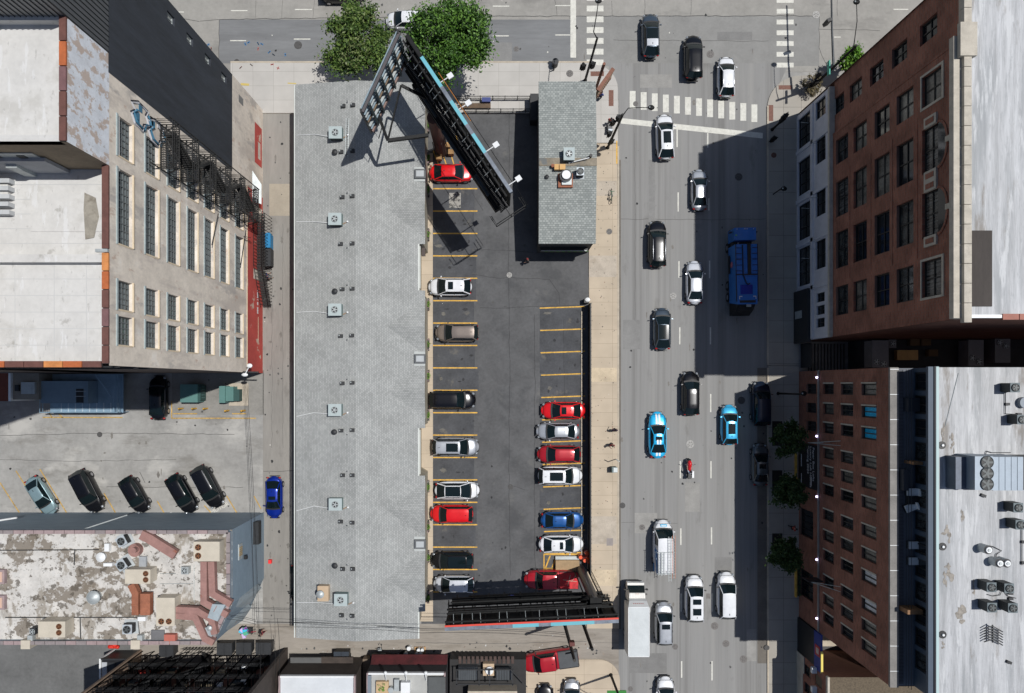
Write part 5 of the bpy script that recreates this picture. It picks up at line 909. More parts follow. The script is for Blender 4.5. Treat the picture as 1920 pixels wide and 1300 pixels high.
for (a, c, z) in arch:     # brick-arched tops with dark fanlight and white keystone blocks
    cy, r = (a + c) / 2, (c - a) / 2; n = 14; fan_ = [(BX - .012, cy + r * math.cos(math.pi * i / n), z + 1.15 * math.sin(math.pi * i / n)) for i in range(n + 1)]; b.poly(fan_, RG[0])
    for i in range(n): p, q = fan_[i], fan_[i + 1]; b.beam((BX - .03, p[1], p[2]), (BX - .03, q[1], q[2]), .12, .2, BRICK)
    for s_ in (-1, 1): b.box((BX - .06, cy + s_ * (r + .35), z - .8), (.2, .8, 1.5), STONE); b.box((BX - .17, cy + s_ * (r + .35), z - .8), (.05, .4, 1.0), BRICK)
    b.box((BX - .08, cy, z + 1.35), (.2, .4, .6), STONE)
b.build('arched_top', tb)
for (a, c, z, h_) in [(o[0], o[1], o[2], o[3]) for o in ops if o[5] == 4 and o[4] in (1, 4)]:
    b = MB(); b.box2(BX - .05, a - .18, z - .2, BX + .02, a - .003, h_ + .1, STONE); b.box2(BX - .05, c + .003, z - .2, BX + .02, c + .18, h_ + .1, STONE); b.box2(BX - .06, a - .18, h_ + .105, BX + .02, c + .18, h_ + .35, STONE); b.build('window_surround', tb)
b = MB()
for z in (11.2, 14.9, 18.3, 21.8): b.box2(BX - .04, gy(552), z, BX - .003, gy(372), z + .14, BRICK)
for y in (303, 641): b.box2(BX - .03, gy(y), 7.9, BX + .15, gy(y) + .2, RH, BRICK)
b.box2(BX - .55, gy(641) - .05, RH - 1.1, BX + .1, gy(303), RH - .6, mat('dark_stone_moulding', A(130, 122, 116, .9), .85, var=.12)); b.box2(BX - .95, gy(641) - .05, RH - .6, BX - .003, gy(303), RH - .1, STONE)
b.box2(BX - .05, gy(303) + .01, RH - .9, BX + .5, gy(213), RH - .1, STONE); b.box2(BX - .75, gy(330), RH - .003, BX + .45, gy(290), RH + .35, STONE)
for i in range(18): y = 225 + i * 23.5; b.box2(BX - .4, gy(y + 22.8), RH - .2, BX + .14, gy(y), RH + .22, STONE)
b.build('cornice', tb, label='pale stone cornice along the roof edge'); b = MB(); b.box2(BX + .1, gy(640), RH - 1, gx(2300), gy(214), RH - .05, ALU); b.build('roof', tb, label='wrinkled silver coated flat roof')
b = MB(); b.box2(BX + .2, gy(628), RH - .04, BX + 1.75, gy(537), RH + .01, mat('bare_roof_patch', A(76, 70, 66), .9, var=.12, scale=1, stretch=(2, .3, 1))); b.build('roof_patch', tb)
b = MB(); coping(b, [(BX + 2.4, gy(640.5)), (gx(2300), gy(640.5))], .42, RH, [mat('pink_tile', A(196, 140, 122), .7, var=.1), mat('pink_tile_dark', A(172, 112, 96), .7, var=.1)], 1.2); b.box2(BX + .1, gy(642), RH - .04, BX + 2.35, gy(638), RH + .15, WHITE); b.build('parapet_coping', tb)
# white base
b = MB(); b2 = gx(1493); wops = [(gy(285), gy(229), .4, 3.4), (gy(372), gy(308), .4, 3.4), (gy(455), gy(390), .5, 3.4), (gy(540), gy(470), .5, 3.4), (gy(258), gy(226), 4.7, 6.9), (gy(336), gy(293), 4.7, 6.9), (gy(428), gy(384), 4.7, 6.9), (gy(520), gy(470), 4.7, 6.9), (gy(578), gy(562), 4.9, 6.7), (gy(600), gy(584), 4.9, 6.7), (gy(622), gy(606), 4.9, 6.7)]
wall(b, 'x', b2, gy(641), gy(220), 0, 7.6, wops, WBASE, -1, .3)
b.box2(b2 - .12, gy(641), 7.6, BX + .3, gy(220), 7.95, STONE); b.box2(b2 - .1, gy(640), 3.7, b2 - .003, gy(222), 4.2, WBASE)
for y in (286, 378, 460, 545): b.box2(b2 - .1, gy(y + 7), .0, b2 - .003, gy(y), 7.6, WBASE)
wall(b, 'y', gy(220), b2, BX + .3, 0, 7.6, [], WBASE, 1); wall(b, 'y', gy(641), b2, BX + .3, 0, 7.6, [], WBASE, -1); b.build('white_base', tb, label='white painted two storey base with shop windows')
for i, o in enumerate(wops): window(tb, 'x', b2, -1, o, 3 if i < 4 else 2, 2, WOOD_D, RG[2] if i in (3, 9) else RG[0], .25, .07)
b = MB(); b.box2(b2 - .35, gy(645), 0, b2 - .003, gy(549), 3.6, mat('charcoal_panels', (.02, .022, .024), .7, var=.1)); b.box2(b2 - .36, gy(600), .5, b2 - .34, gy(586), 2.2, GALV); b.build('charcoal_shopfront', tb)
for y, z in ((250, 3.0), (300, 5.2), (405, 3.2), (495, 3.2), (395, 5.2), (485, 5.2)): b = MB(); b.tube([(b2, gy(y), z), (b2 - .9, gy(y), z + .2)], .03, GALV, 5); b.build('sign_light', tb)
# ================= court between the brick buildings =================
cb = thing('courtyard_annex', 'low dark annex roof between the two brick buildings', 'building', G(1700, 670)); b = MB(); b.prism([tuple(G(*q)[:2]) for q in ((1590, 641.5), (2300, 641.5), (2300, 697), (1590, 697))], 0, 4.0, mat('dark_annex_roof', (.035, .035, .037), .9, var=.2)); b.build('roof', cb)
b = MB(); b.box2(gx(1610), gy(697), 4.0, gx(1790), gy(693.5), 4.6, mat('grey_parapet', A(150, 154, 160), .8, var=.05)); b.build('parapet', cb)
b = MB(); b.box2(gx(1501), gy(690), 0, gx(1503), gy(645), 2.5, DKMETAL)
for i in range(12): b.box2(gx(1515 + i * 6), gy(697), 0, gx(1516 + i * 6), gy(645), .15, DKMETAL)
b.build('yard_gate', None, label='dark steel gate across the yard between brick buildings', cat='gate')
DKU = mat('dull_unit_metal', (.2, .2, .21), .6, var=.08)
unit(1650, 664, 30, 50, 1.6, 4.0, DKU, [(-.25, -.3, 5.5), (.18, -.38, 5.5)], 'big grey unit with two fans, leftmost in the dark court', grp='units in the dark court')
unit(1673, 645, 13, 15, .8, 4.0, DKU, [(0, 0, 5)], 'small single fan unit in the dark court', grp='units in the dark court')
unit(1829, 662, 28, 48, 1.6, 4.0, DKU, [(-.25, -.2, 5.5), (.2, -.35, 5.5)], 'long grey unit in the dark court below the patched roof', grp='units in the dark court'); unit(1879, 658, 28, 44, 1.6, 4.0, DKU, [(-.2, .35, 5.5), (.2, .2, 5.5)], 'rightmost grey unit in the dark court', grp='units in the dark court')
b = MB(); c = P(1702, 666, 4.6); b.box((c.x, c.y, 4.3), (2.2, 1.05, .6), mat('yellow_box', A(200, 160, 100, .9), .7, var=.1)); b.build('skip', None, label='yellowish box in the dark court', cat='crate')  # yellow is the box's own colour
for x, y in ((1715, 642), (1736, 642), (1749, 662)): b = MB(); c = P(x, y, 4.5); b.box((c.x, c.y, 4.3), (1.0, .7, .6), mat('brown_box', (.12, .07, .03), .8, var=.1)); b.build('crate', None, label='brown crate in the dark court, %s' % {1715: 'left of the upper two', 1736: 'right of the upper two', 1749: 'the lower one'}[x], cat='crate', group='brown crates in the dark court')
# ================= long brick building =================
lb_ = thing('brick_loft_building', 'five storey red brick loft building with glass rooftop storey', 'building', G(1560, 930)); RH2 = 18.0; b = MB(); ops = []
rowz = [(2.0, 4.3), (5.9, 8.1), (9.6, 11.9), (13.4, 15.9)]; cy_ = [729, 763, 796, 839.5, 871, 902, 945, 981, 1015, 1058.5, 1091, 1122]
for ri, (za, zb) in enumerate(rowz):
    for ci, y in enumerate(cy_):
        if ri == 0 and ci > 2: continue
        ops.append((gy(y + 9), gy(y - 9), za, zb, ri, ci))
gops = [(gy(1000), gy(950), .4, 3.6), (gy(1112), gy(1062), .4, 3.6)]
wall(b, 'x', BX, gy(1155), gy(697), 0, RH2, [o[:4] for o in ops] + gops, BRICK, -1, .3); b.build('west_wall', lb_, label='red brick street front with rows of dark windows')
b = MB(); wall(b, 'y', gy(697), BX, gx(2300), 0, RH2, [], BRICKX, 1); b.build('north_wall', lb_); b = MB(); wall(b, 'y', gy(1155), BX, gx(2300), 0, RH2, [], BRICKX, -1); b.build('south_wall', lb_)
BLUEW = mat('blue_lit_pane', (.01, .13, .25), .15, var=.3, emit=((.01, .35, .7), .09)); BRIGHTP = mat('bright_blind', (.55, .57, .6), .3, var=.3)
for o in ops:
    gm = BLUEW if (o[4] == 3 and o[5] in (1, 2)) else (BRIGHTP if o[4] == 3 and o[5] in (8, 9) else (RG[1] if o[4] == 3 else R.choice(RG)))
    window(lb_, 'x', BX, -1, o[:4], 2, 1, WOOD_D, gm, .28, .1, lab='blue glowing window' if gm is BLUEW else None)
for o in gops: window(lb_, 'x', BX, -1, o, 4, 1, WOOD_D, RG[0], .28, .08)
b = MB()
for ci, y in enumerate(cy_):
    for ri, (za, zb) in enumerate(rowz[1:], 1): b.box2(BX - .06, gy(y - 9), za, BX + .1, gy(y - 9) + .13, zb, STONE)
b.box2(BX - .1, gy(1155), 4.75, BX - .003, gy(697), 5.05, mat('sill_course', A(150, 146, 142, .8), .85, var=.1)); b.box2(BX - .12, gy(1155), RH2, BX + .62, gy(697), RH2 + .25, mat('grey_stone_cap', A(150, 146, 142, .7), .85, var=.15))
for y in range(700, 1155, 36): b.box2(BX - .121, gy(y), RH2 + .251, BX + .621, gy(y) + .05, RH2 + .26, WHITE)
b.build('stone_course', lb_); b = MB(); b.box2(BX + .3, gy(1154), RH2 - .6, gx(2300), gy(698), RH2 + .02, mat('terrace_deck', A(150, 154, 164, .45), .8, var=.06)); b.build('terrace', lb_)
b = MB()
for y in range(700, 1152, 2): b.box2(BX + .7, gy(y) - .03, RH2 + .02, BX + 1.15, gy(y), RH2 + .06, DKMETAL)
for z in (.35, .7, 1.1): b.tube([(BX + 1.2, gy(1152), RH2 + z), (BX + 1.2, gy(700), RH2 + z)], .025, DKMETAL, 4)
b.build('terrace_railing', lb_); b = MB(); PX = gx(1531); PZ = 20.9; DN = mat('navy_fascia', (.055, .08, .115), .6, var=.05)
pops = [(gy(y + 26), gy(y), RH2 + .15, 20.3) for y in range(704, 1130, 33)]
wall(b, 'x', PX, gy(1154), gy(698), RH2, 20.6, pops, DN, -1, .2); b.build('penthouse_wall', lb_)
for o in pops: window(lb_, 'x', PX, -1, o, 2, 1, WOOD_D, RG[0] if R.random() < .6 else RG[2], .15, .12)
b = MB(); b.box2(PX - .55, gy(1156), 20.6, PX + .3, gy(697), 20.9, DN); b.box2(PX - .1, gy(1156.5), 20.9, PX + .02, gy(696.5), 21.0, mat('black_edge', (.01, .012, .02), .6, var=0)); b.box2(PX + .03, gy(1156), 20.9, PX + .25, gy(697), 21.02, mat('pale_edge', A(190, 214, 214), .6, var=0)); b.build('fascia', lb_)
b = MB(); b.box2(PX + .26, gy(1155), 20.2, gx(2300), gy(698), 20.95, ROOFS('streaked_white_roof')); b.build('penthouse_roof', lb_, label='white roof with brown water stains')
rz2 = 20.95; b = MB(); BRS = mat('brown_roof_stain', A(160, 153, 144), .9, var=.3, scale=3)
for pts in (((1772, 790), (1770, 825), (1762, 822)), ((1783, 816), (1790, 820), (1786, 845)), ((1768, 1062), (1790, 1068), (1782, 1065), (1790, 1100)), ((1805, 1260 - 130), (1815, 1130), (1806, 1160), (1784, 1162)), ((1802, 960), (1810, 965), (1808, 985), (1800, 980)), ((1785, 985), (1777, 1005), (1765, 1008)), ((1768, 1075), (1776, 1078), (1774, 1100)), ((1822, 1088), (1828, 1090), (1827, 1120)), ((1764, 1205), (1772, 1205), (1770, 1216))):
    cx_, cy2 = sum(p[0] for p in pts) / len(pts), sum(p[1] for p in pts) / len(pts); w2 = max(3, (max(p[0] for p in pts) - min(p[0] for p in pts)) * .32); h2 = (max(p[1] for p in pts) - min(p[1] for p in pts)) * .5
    b = MB()
    for _ in range(9):
        ex, ey = cx_ + R.gauss(0, w2 * .5), cy2 + R.gauss(0, h2 * .6); sx_, sy_ = w2 * R.uniform(.3, .8), h2 * R.uniform(.15, .5)
        b.poly([P(ex + sx_ * math.cos(a * .571) * R.uniform(.6, 1.2), ey + sy_ * math.sin(a * .571) * R.uniform(.6, 1.2), rz2 + .012 + _ * .001) for a in range(11)][::-1], BRS)
    b.build('roof_stain', lb_)
b = MB(); b.tube([P(1797, 700, rz2 + .02), P(1772, 800, rz2 + .02)], .03, GALV, 4); b.build('roof_seam', lb_)
t = thing('rooftop_machine', 'large blue grey rooftop machine with three fans in a row', 'air conditioner', P(1850, 886, 22).to_2d().to_3d() + Vector((0, 0, rz2)), 0, None); BG_ = mat('machine_metal', A(160, 172, 184), .5, .2, var=.06)
def rbox(b, xa, ya, xb, yb, z0, z1, m_): p, q = P(xa, ya, z1), P(xb, yb, z1); b.box2(p.x, q.y, z0, q.x, p.y, z1, m_)
b = MB(); rbox(b, 1828, 856, 1862, 919, rz2, 23.2, BG_)
for i in range(5): rbox(b, 1862 + i * 11.5, 857, 1872.5 + i * 11.5, 920, rz2, 23.15, BG_)
rbox(b, 1862, 857.5, 1960, 919, rz2, 23.0, BLACK); b.build('housing', t); b = MB(); rbox(b, 1792, 857, 1828, 918, rz2, 22.2, mat('machine_dark', A(96, 104, 118), .5, .2, var=.15, scale=1)); b.build('intake_hood', t)
for y in (867, 888, 908): b = MB(); c = P(1850, y, 23.2); fan(b, (c.x, c.y, 23.22), .5, DFAN); b.build('fan', t)
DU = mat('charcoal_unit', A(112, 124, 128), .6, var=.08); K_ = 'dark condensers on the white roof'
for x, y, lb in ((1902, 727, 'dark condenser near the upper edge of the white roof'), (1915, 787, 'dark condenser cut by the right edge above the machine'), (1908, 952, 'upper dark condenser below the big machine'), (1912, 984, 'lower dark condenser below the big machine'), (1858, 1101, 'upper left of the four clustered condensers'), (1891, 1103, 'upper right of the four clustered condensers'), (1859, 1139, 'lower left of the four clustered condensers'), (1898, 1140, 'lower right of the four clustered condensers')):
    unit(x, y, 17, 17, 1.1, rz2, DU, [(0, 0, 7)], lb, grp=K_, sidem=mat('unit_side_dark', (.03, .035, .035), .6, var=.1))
for x, y, lb in ((1852, 1031, 'single cowl vent left of the twin cowl vents'), (1873, 1056, 'left one of the twin cowl vents'), (1887, 1056, 'right one of the twin cowl vents')):
    b = MB(); c = P(x, y, rz2 + .8); c.z = rz2; b.cyl(c, .36, .85, GALV, 18, top=BLACK); b.cyl(c + Vector((0, 0, .86)), .24, .12, WHITE, 16); b.cyl(c + Vector((0, 0, .98)), .12, .06, GALV, 12); b.build('cowl_vent', None, label=lb, cat='roof vent', group='cowl vents on the white roof')
for x, y, lb in ((1766, 835, 'round drain near the tapering brown stain'), (1767, 1025, 'round drain in the middle of the white roof edge'), (1767, 1190, 'round drain nearest the bottom right')):
    b = MB(); c = P(x, y, rz2); b.cyl(c, .32, .05, BLACK, 16); b.cyl(c + Vector((0, 0, .05)), .1, .12, WHITE, 10); b.build('roof_drain', None, label=lb, cat='roof drain', group='drains on the white roof')
b = MB(); c = P(1916, 755, rz2); b.cyl(c, .45, .4, mat('grey_dome', A(140, 150, 160), .5, var=0), 16); b.build('roof_vent', None, label='round grey dome at the right edge of the white roof', cat='roof vent')
b = MB()
for i in range(6): yy = 1178 + i * 5; b.tube([P(1845, yy + 1, rz2 + .3), P(1861, yy - 4, rz2 + .5), P(1880, yy + 7, rz2 + .3)], .05, DKMETAL, 5)
b.tube([P(1861, 1172, rz2 + .45), P(1861, 1205, rz2 + .45)], .06, DKMETAL, 5); b.build('tv_aerial', None, label='fishbone shaped dark rack lying on the white roof', cat='aerial')
for lab_, pts, boxes in (('thin pipe below the topmost dark condenser', [(1885, 735), (1885, 758), (1885, 776), (1908, 777)], [(1887, 758), (1909, 777)]), ('looping thin pipe between the cowl vents', [(1846, 1022), (1862, 1025), (1878, 1033), (1868, 1040), (1866, 1050)], []), ('curly thin pipe among the four clustered condensers', [(1852, 1115), (1862, 1118), (1875, 1116), (1880, 1105), (1890, 1118), (1905, 1122)], [(1893, 1122), (1893, 1112)]), ('bent thin pipe above the big rooftop machine', [(1848, 852), (1850, 846), (1860, 849), (1895, 849)], []), ('straight thin pipe with dark blocks at the right roof edge', [(1916, 990), (1916, 1060)], [(1917, 1016), (1917, 1055)])):
    b = MB(); b.tube([P(x, y, rz2 + .1) for x, y in pts], .035, DKMETAL, 5)
    for x, y in boxes: c = P(x, y, rz2); b.box((c.x, c.y, rz2 + .1), (.35, .22, .18), DKMETAL)
    b.build('refrigerant_pipe', None, label=lab_, cat='pipe', group='thin pipes on the white roof')
for x, y, lab_ in ((1842, 929, 'small dark box just below the big rooftop machine'), (1890, 1241, 'small dark wedge alone at the bottom of the white roof')): b = MB(); c = P(x, y, rz2); b.box((c.x, c.y, rz2 + .1), (.4, .22, .18), DKMETAL, -.4); b.build('junction_box', None, label=lab_, cat='box')
# terrace furniture
for i, (x, y) in enumerate(((1712, 923), (1709, 952), (1715, 1023), (1715, 1053))):
    t = thing('lounge_chair', 'white cushioned terrace seat, %s from the top' % ordn[i], 'chair', P(x, y, RH2 + .5).to_2d().to_3d() + Vector((0, 0, RH2 + .02)), (0, .4, 0, 0)[i], 'white seats on the roof terrace'); b = MB(); b.box((0, 0, .4), (.95, .62, .14), WHITE); b.build('cushion', t, local=True); b = MB(); b.box((0, 0, .2), (1.0, .66, .22), DKMETAL); b.build('frame', t, local=True); b = MB(); b.box((.45, 0, .65), (.12, .62, .4), WHITE); b.build('backrest', t, local=True)
b = MB(); c = P(1712, 938, RH2 + .5); b.box((c.x, c.y, RH2 + .35), (.9, .7, .5), DKMETAL); b.build('terrace_table', None, label='dark terrace table between two white seats', cat='table')
for x, y, w_, h_ in ((1712, 759, 22, 26), (1697, 900, 10, 40)):
    b = MB(); c = P(x, y, RH2 + .6); b.box((c.x, c.y, RH2 + .4), (w_ * .045, h_ * .045, .75), mat('terrace_dark', (.03, .035, .045), .7, var=0)); b.build('terrace_cabinet', None, label='dark %s on the roof terrace' % ('square outdoor kitchen' if w_ > 15 else 'narrow planter'), cat='terrace furniture')
b = MB(); b.box2(BX + 1.2, gy(884 - 50), RH2 + .02, PX - .05, gy(880 - 50), RH2 + 1.4, mat('timber_screen', (.25, .13, .06), .7, var=.2)); b.build('terrace_screen', lb_); b = MB(); b.box2(BX + .7, gy(1044), RH2 + .02, PX - .05, gy(1038), RH2 + 1.4, mat('timber_screen', (.25, .13, .06), .7)); b.build('terrace_screen', lb_)
# banner with lettering
t = thing('property_banner', 'dark banner with white lettering about loft homes', 'banner', G(1495, 868)); b = MB(); b.box2(BX - .16, gy(908), .6, BX - .1, gy(829), 4.7, mat('banner_black', (.008, .008, .012), .6, var=0)); b.build('banner_sheet', t)
LET = mat('banner_lettering', (.75, .75, .8), .6, var=0)
for s_, z, yy in (('Paper Box Lofts', 4.05, 833), ('Luxury Loft Homes', 3.4, 832), ('Coming 2024', 2.75, 831.5)):
    o = text('lettering', s_, .56, (BX - .175, gy(yy), z), (math.radians(90), 0, math.radians(-90)), LET, t, ax='LEFT')
b = MB(); b.box2(BX - .18, gy(872), 1.1, BX - .165, gy(850), 1.2, LET); b.box2(BX - .18, gy(903), 1.1, BX - .165, gy(885), 1.2, LET); b.box2(BX - .18, gy(903), 3.5, BX - .165, gy(886), 3.6, LET); b.build('small_print', t)
for y, z in ((708, 4.5), (818, 4.6), (931, 4.6), (1049, 4.6), (1159, 4.6)): b = MB(); c = (BX - .22, gy(722 + (y - 722) * .938), 4.9); b.ball(c, .12, mat('wall_light_glow', (.8, .75, 1), .3, var=0, emit=((.75, .65, 1), 4)), 8, 6); b.box((c[0] + .12, c[1], c[2]), (.16, .1, .1), DKMETAL); b.build('wall_light', lb_)
b = MB()
for y in (822, 1062): 
    for a, c in (((BX, gy(y), 9.5), (BX - 1.5, gy(y), 6)), ((BX, gy(y - 8), 9.5), (BX - 1.5, gy(y), 6)), ((BX, gy(y), 5.9), (BX - 1.6, gy(y), 5.9))): b.tube([a, c], .03, GALV, 4)
b.box2(BX - 1.7, gy(1062), 4.8, BX - .2, gy(1060), 6.3, BLACK); b.build('sign_bracket', lb_)
b = MB(); b.box2(BX - .5, gy(1118), .12, BX - .35, gy(1058), .5, YEL); b.box2(BX - .5, gy(905), .12, BX - .35, gy(850), .5, YEL); tag(b.build('kerb_rail'), 'yellow edge rails along the brick shopfront', 'rail')
b = MB(); b.box2(BX - .34, gy(1115), .12, BX - .05, gy(1060), .6, BLACK)
for i in range(160): c = (BX - R.uniform(.08, .32), gy(R.uniform(1061, 1114)), R.uniform(.6, .95)); b.poly([(c[0] + R.uniform(-.12, .12), c[1] + R.uniform(-.12, .12), c[2] + R.uniform(-.1, .1)) for _ in range(3)], mat('hedge_leaf', (.03, .06, .015), .7, var=0))
b.build('hedge_planter', None, label='low planter hedge under the shaded shopfront', cat='planter')
# ================= lower right corner =================
sb = thing('gravel_roof_building', 'small brick building with brown gravel roof at lower right', 'building', G(1540, 1260)); b = MB(); rh3 = 6.8; so_ = [(gy(y + 9), gy(y - 9), z, z + 1.5) for y in (1240, 1272, 1302) for z in (1.9, 4.5)]
wall(b, 'x', gx(1494), gy(2000), gy(1219), 0, rh3 + .4, so_, BRICK, -1, .25); b.build('west_wall', sb)
for o in so_: window(sb, 'x', gx(1494), -1, o, 1, 2, WOOD_D, RG[2], .2, .08)
b = MB(); wall(b, 'y', gy(1219), gx(1494), gx(1625), 0, rh3 + .4, [], BRICKX, 1); b.build('north_wall', sb); b = MB(); b.box2(gx(1495), gy(2000), 3, gx(1900), gy(1219.5), rh3, mat('brown_gravel', A(108, 96, 80), .95, var=.25, scale=6)); b.box2(gx(1590), gy(1226), 3, gx(1900), gy(1203), rh3 - .0, mat('brown_gravel', (.1, .1, .1), .9)); b.build('roof', sb); b = MB(); b.box2(gx(1493.5), gy(2000), rh3 + .1, gx(1497), gy(1218.5), rh3 + .5, STONE)
b.box2(gx(1492.5), gy(1250), 0, gx(1493.5), gy(1219), 2.0, STONE); b.box2(gx(1493), gy(2000), .1, gx(1493.9), gy(1219), 1.6, STONE); b.build('coping', sb)
for y in (1256, 1292): b = MB(); b.box((gx(1494) - .25, gy(722 + (y - 722) * .94), 4.7), (.5, .6, .4), WHITE); b.build('window_air_conditioner', sb)
t = thing('driveway_sign', 'long blue overhead sign with red patch and yellow top edge', 'sign', G(1500, 1190)); b = MB(); b.box2(gx(1495) - .1, gy(1222), 4.3, gx(1495) + .1, gy(1156), 5.8, mat('sign_blue', (.01, .03, .22), .5, var=.05)); b.build('sign_board', t); b = MB(); b.box2(gx(1495) - .05, gy(1221), 0, gx(1495) + .05, gy(1156.5), 4.29, BLACK); b.build('gate_panel', t); b = MB(); b.box2(gx(1495) - .16, gy(1196), 4.6, gx(1495) - .101, gy(1178), 5.7, mat('sign_red', (.45, .02, .03), .5, var=0)); b.box2(gx(1495) - .18, gy(1192), 4.9, gx(1495) - .161, gy(1182), 5.5, mat('sign_pale', (.5, .4, .36), .5, var=0)); b.build('sign_emblem', t)
b = MB(); b.box2(gx(1495) - .11, gy(1222), 5.8, gx(1495) + .11, gy(1184), 5.9, mat('sign_yellow', (.75, .6, .12), .5, var=0)); b.build('sign_edge', t); b = MB()
for y in (1158, 1220): b.beam((gx(1497), gy(y), 0), (gx(1497), gy(y), 5.3), .15, .15, DKMETAL)
b.build('post', t); sheet('yard_paving', rect(1497, 1156, 1640, 1219), .02, mat('driveway_dark', A(90, 88, 88), .9, var=.1, scale=.5, world=True)); sheet('yard_paving', rect(1528, 1178, 1640, 1212), .026, CURB)
# ================= buildings along the bottom =================
def lowroof(nm, lab, x0, x1, yg, h, rm, wm, yb=1500):
    t = thing(nm, lab, 'building', G((x0 + x1) / 2, yg + 40)); b = MB(); b.box2(gx(x0), gy(yb), 0, gx(x1), gy(yg), h - .3, wm); b.build('wall', t); b = MB(); b.box2(gx(x0 + 3), gy(yb), h - .3, gx(x1 - 3), gy(yg + 3), h - .1, rm); b.build('roof', t)
    b = MB(); b.box2(gx(x0), gy(yb), h - .3, gx(x0 + 3), gy(yg), h + .1, PK[0]); b.box2(gx(x1 - 3), gy(yb), h - .3, gx(x1), gy(yg), h + .1, PK[0]); b.box2(gx(x0 + 3), gy(yg + 3), h - .3, gx(x1 - 3), gy(yg), h + .08, WHITE); b.build('coping', t); return t
DKB = mat('dark_brown_wall', (.055, .042, .035), .85, var=.2)
t = lowroof('white_roof_house', 'low building with plain white roof at the bottom', 549, 684, 1232, 5.0, mat('smooth_white_roof', A(222, 226, 230), .6, var=.05, scale=.5, layers=((A(180, 184, 188), .3, .6, .1, .4, (1, 1, 1)),)), DKB)
b = MB(); b.box2(gx(553), gy(1232), 1.5, gx(610), gy(1222), 1.7, mat('grey_canopy', (.1, .1, .1), .7, var=.1)); b.box2(gx(610), gy(1232), 1.5, gx(668), gy(1221), 1.75, DKB); b.box2(gx(684), gy(1400), 0, gx(700), gy(1228), 1.2, mat('brown_boards', (.16, .12, .085), .8, var=.2)); b.build('rear_canopy', t)
t = lowroof('restaurant_building', 'dark low restaurant with red awning and three roof lamps', 704, 842, 1226, 5.1, mat('pale_grey_deck', A(184, 184, 180), .8, var=.06), mat('charcoal_wall', (.03, .03, .033), .8, var=.1))
b = MB(); b.hexa([G(704, 1226, 2.6), G(704, 1214, 2.0), G(842, 1214, 2.0), G(842, 1226, 2.6), G(704, 1226, 3.0), G(704, 1214, 2.1), G(842, 1214, 2.1), G(842, 1226, 3.0)], mat('maroon_awning', (.075, .012, .014), .8, var=.3, scale=1)); b.build('awning', t)
for i, x in enumerate((724, 762, 799)): b = MB(); p = P(x, 1261, 5.2); b.tube([p + Vector((0, -.9, 0)), p + Vector((0, .1, .5))], .04, WHITE, 5); b.ball(p + Vector((0, .15, .5)), .2, WHITE, 10, 6); b.build('gooseneck_lamp', t)
b = MB(); c = P(716, 1294, 5.2); b.box2(gx(706), gy(1500), 5.0, gx(712), gy(1230), 5.25, mat('blue_grey_edge', A(130, 140, 150), .7, var=0)); b.box2(gx(812), gy(1500), 5.0, gx(842), gy(1232), 5.35, mat('roof_box_dark', (.08, .085, .085), .7, var=.1)); b.build('roof_edge', t)
for x, y, w_, d_, h_, m_, lb in ((717, 1292, 1.3, 1.6, .4, mat('tan_planter', A(206, 176, 136), .8, var=.1), 'tan wooden box with green leaves on the restaurant roof'), (761, 1287, .95, 1.1, .7, WHITE, 'white box unit on the restaurant roof'), (744, 1284, .5, 1.2, .5, GALV, 'narrow metal box left of the white roof unit'), (733, 1293, .6, .6, .5, GALV, 'round metal vent cap on the restaurant roof')):
    b = MB(); c = P(x, y, 5.3)
    if 'round' in lb: b.cyl((c.x, c.y, 5.0), .3, .5, m_, 14)
    else: b.box((c.x, c.y, 5.0 + h_ / 2), (w_, d_, h_), m_)
    if 'leaves' in lb:
        for _ in range(40): q = (c.x + R.uniform(-.4, .3), c.y + R.uniform(-.1, .7), 5.5 + R.uniform(0, .3)); b.poly([(q[0] + R.uniform(-.14, .14), q[1] + R.uniform(-.14, .14), q[2] + R.uniform(-.05, .05)) for _ in range(3)], mat('bright_leaf', (.12, .28, .03), .6, var=0))
    b.build('roof_box', None, label=lb, cat='roof box', group='boxes on the restaurant roof')
t = thing('deck_structure', 'black timber deck and pergola beside the restaurant', 'deck', G(915, 1240)); b = MB(); b.box2(gx(846), gy(1500), 0, gx(985), gy(1222), 2.2, mat('deck_black', (.025, .024, .024), .8, var=.2))
for i in range(13): b.box2(gx(862 + i * 8), gy(1229), 2.2, gx(867 + i * 8), gy(1216), 2.28, mat('rusty_boards', (.07, .045, .038), .8, var=.3))
b.build('deck_floor', t)
for xa, xb_, ya_ in ((862, 897, 1231), (930, 958, 1234)):
    b = MB(); b.box2(gx(xa), gy(1254), 2.3, gx(xb_), gy(ya_), 3.0, mat('slate_panel', (.07, .08, .09), .7, var=.1))
    for i in range(9): q = xa + 1 + i * (xb_ - xa - 2) / 9; b.box2(gx(q), gy(1254), 3.0, gx(q + 1), gy(ya_), 3.04, BLACK)
    b.build('machine_cover', t)
b = MB()
for x in (860, 900, 919, 960): b.beam((gx(x), gy(1231), 3.6), (gx(x), gy(1260), 3.6), .1, .12, DKMETAL)
for y in (1231, 1257): b.beam((gx(858), gy(y), 3.6), (gx(962), gy(y), 3.6), .1, .12, DKMETAL)
b.beam((gx(962), gy(1236), 3.6), (gx(986), gy(1262), 3.6), .08, .1, DKMETAL); b.build('pergola_frame', t); b = MB(); c = P(916, 1258, 3.2); b.box((c.x, c.y, 2.6), (1.2, 1.3, .7), mat('tan_box', A(205, 180, 150), .7)); b.cyl((c.x + .1, c.y, 2.95), .42, .3, WHITE, 18); b.build('exhaust_box', t)
b = MB(); b.box2(gx(880), gy(1500), 0, gx(968), gy(1268), 3.8, CURB); b.build('rear_roof', t)
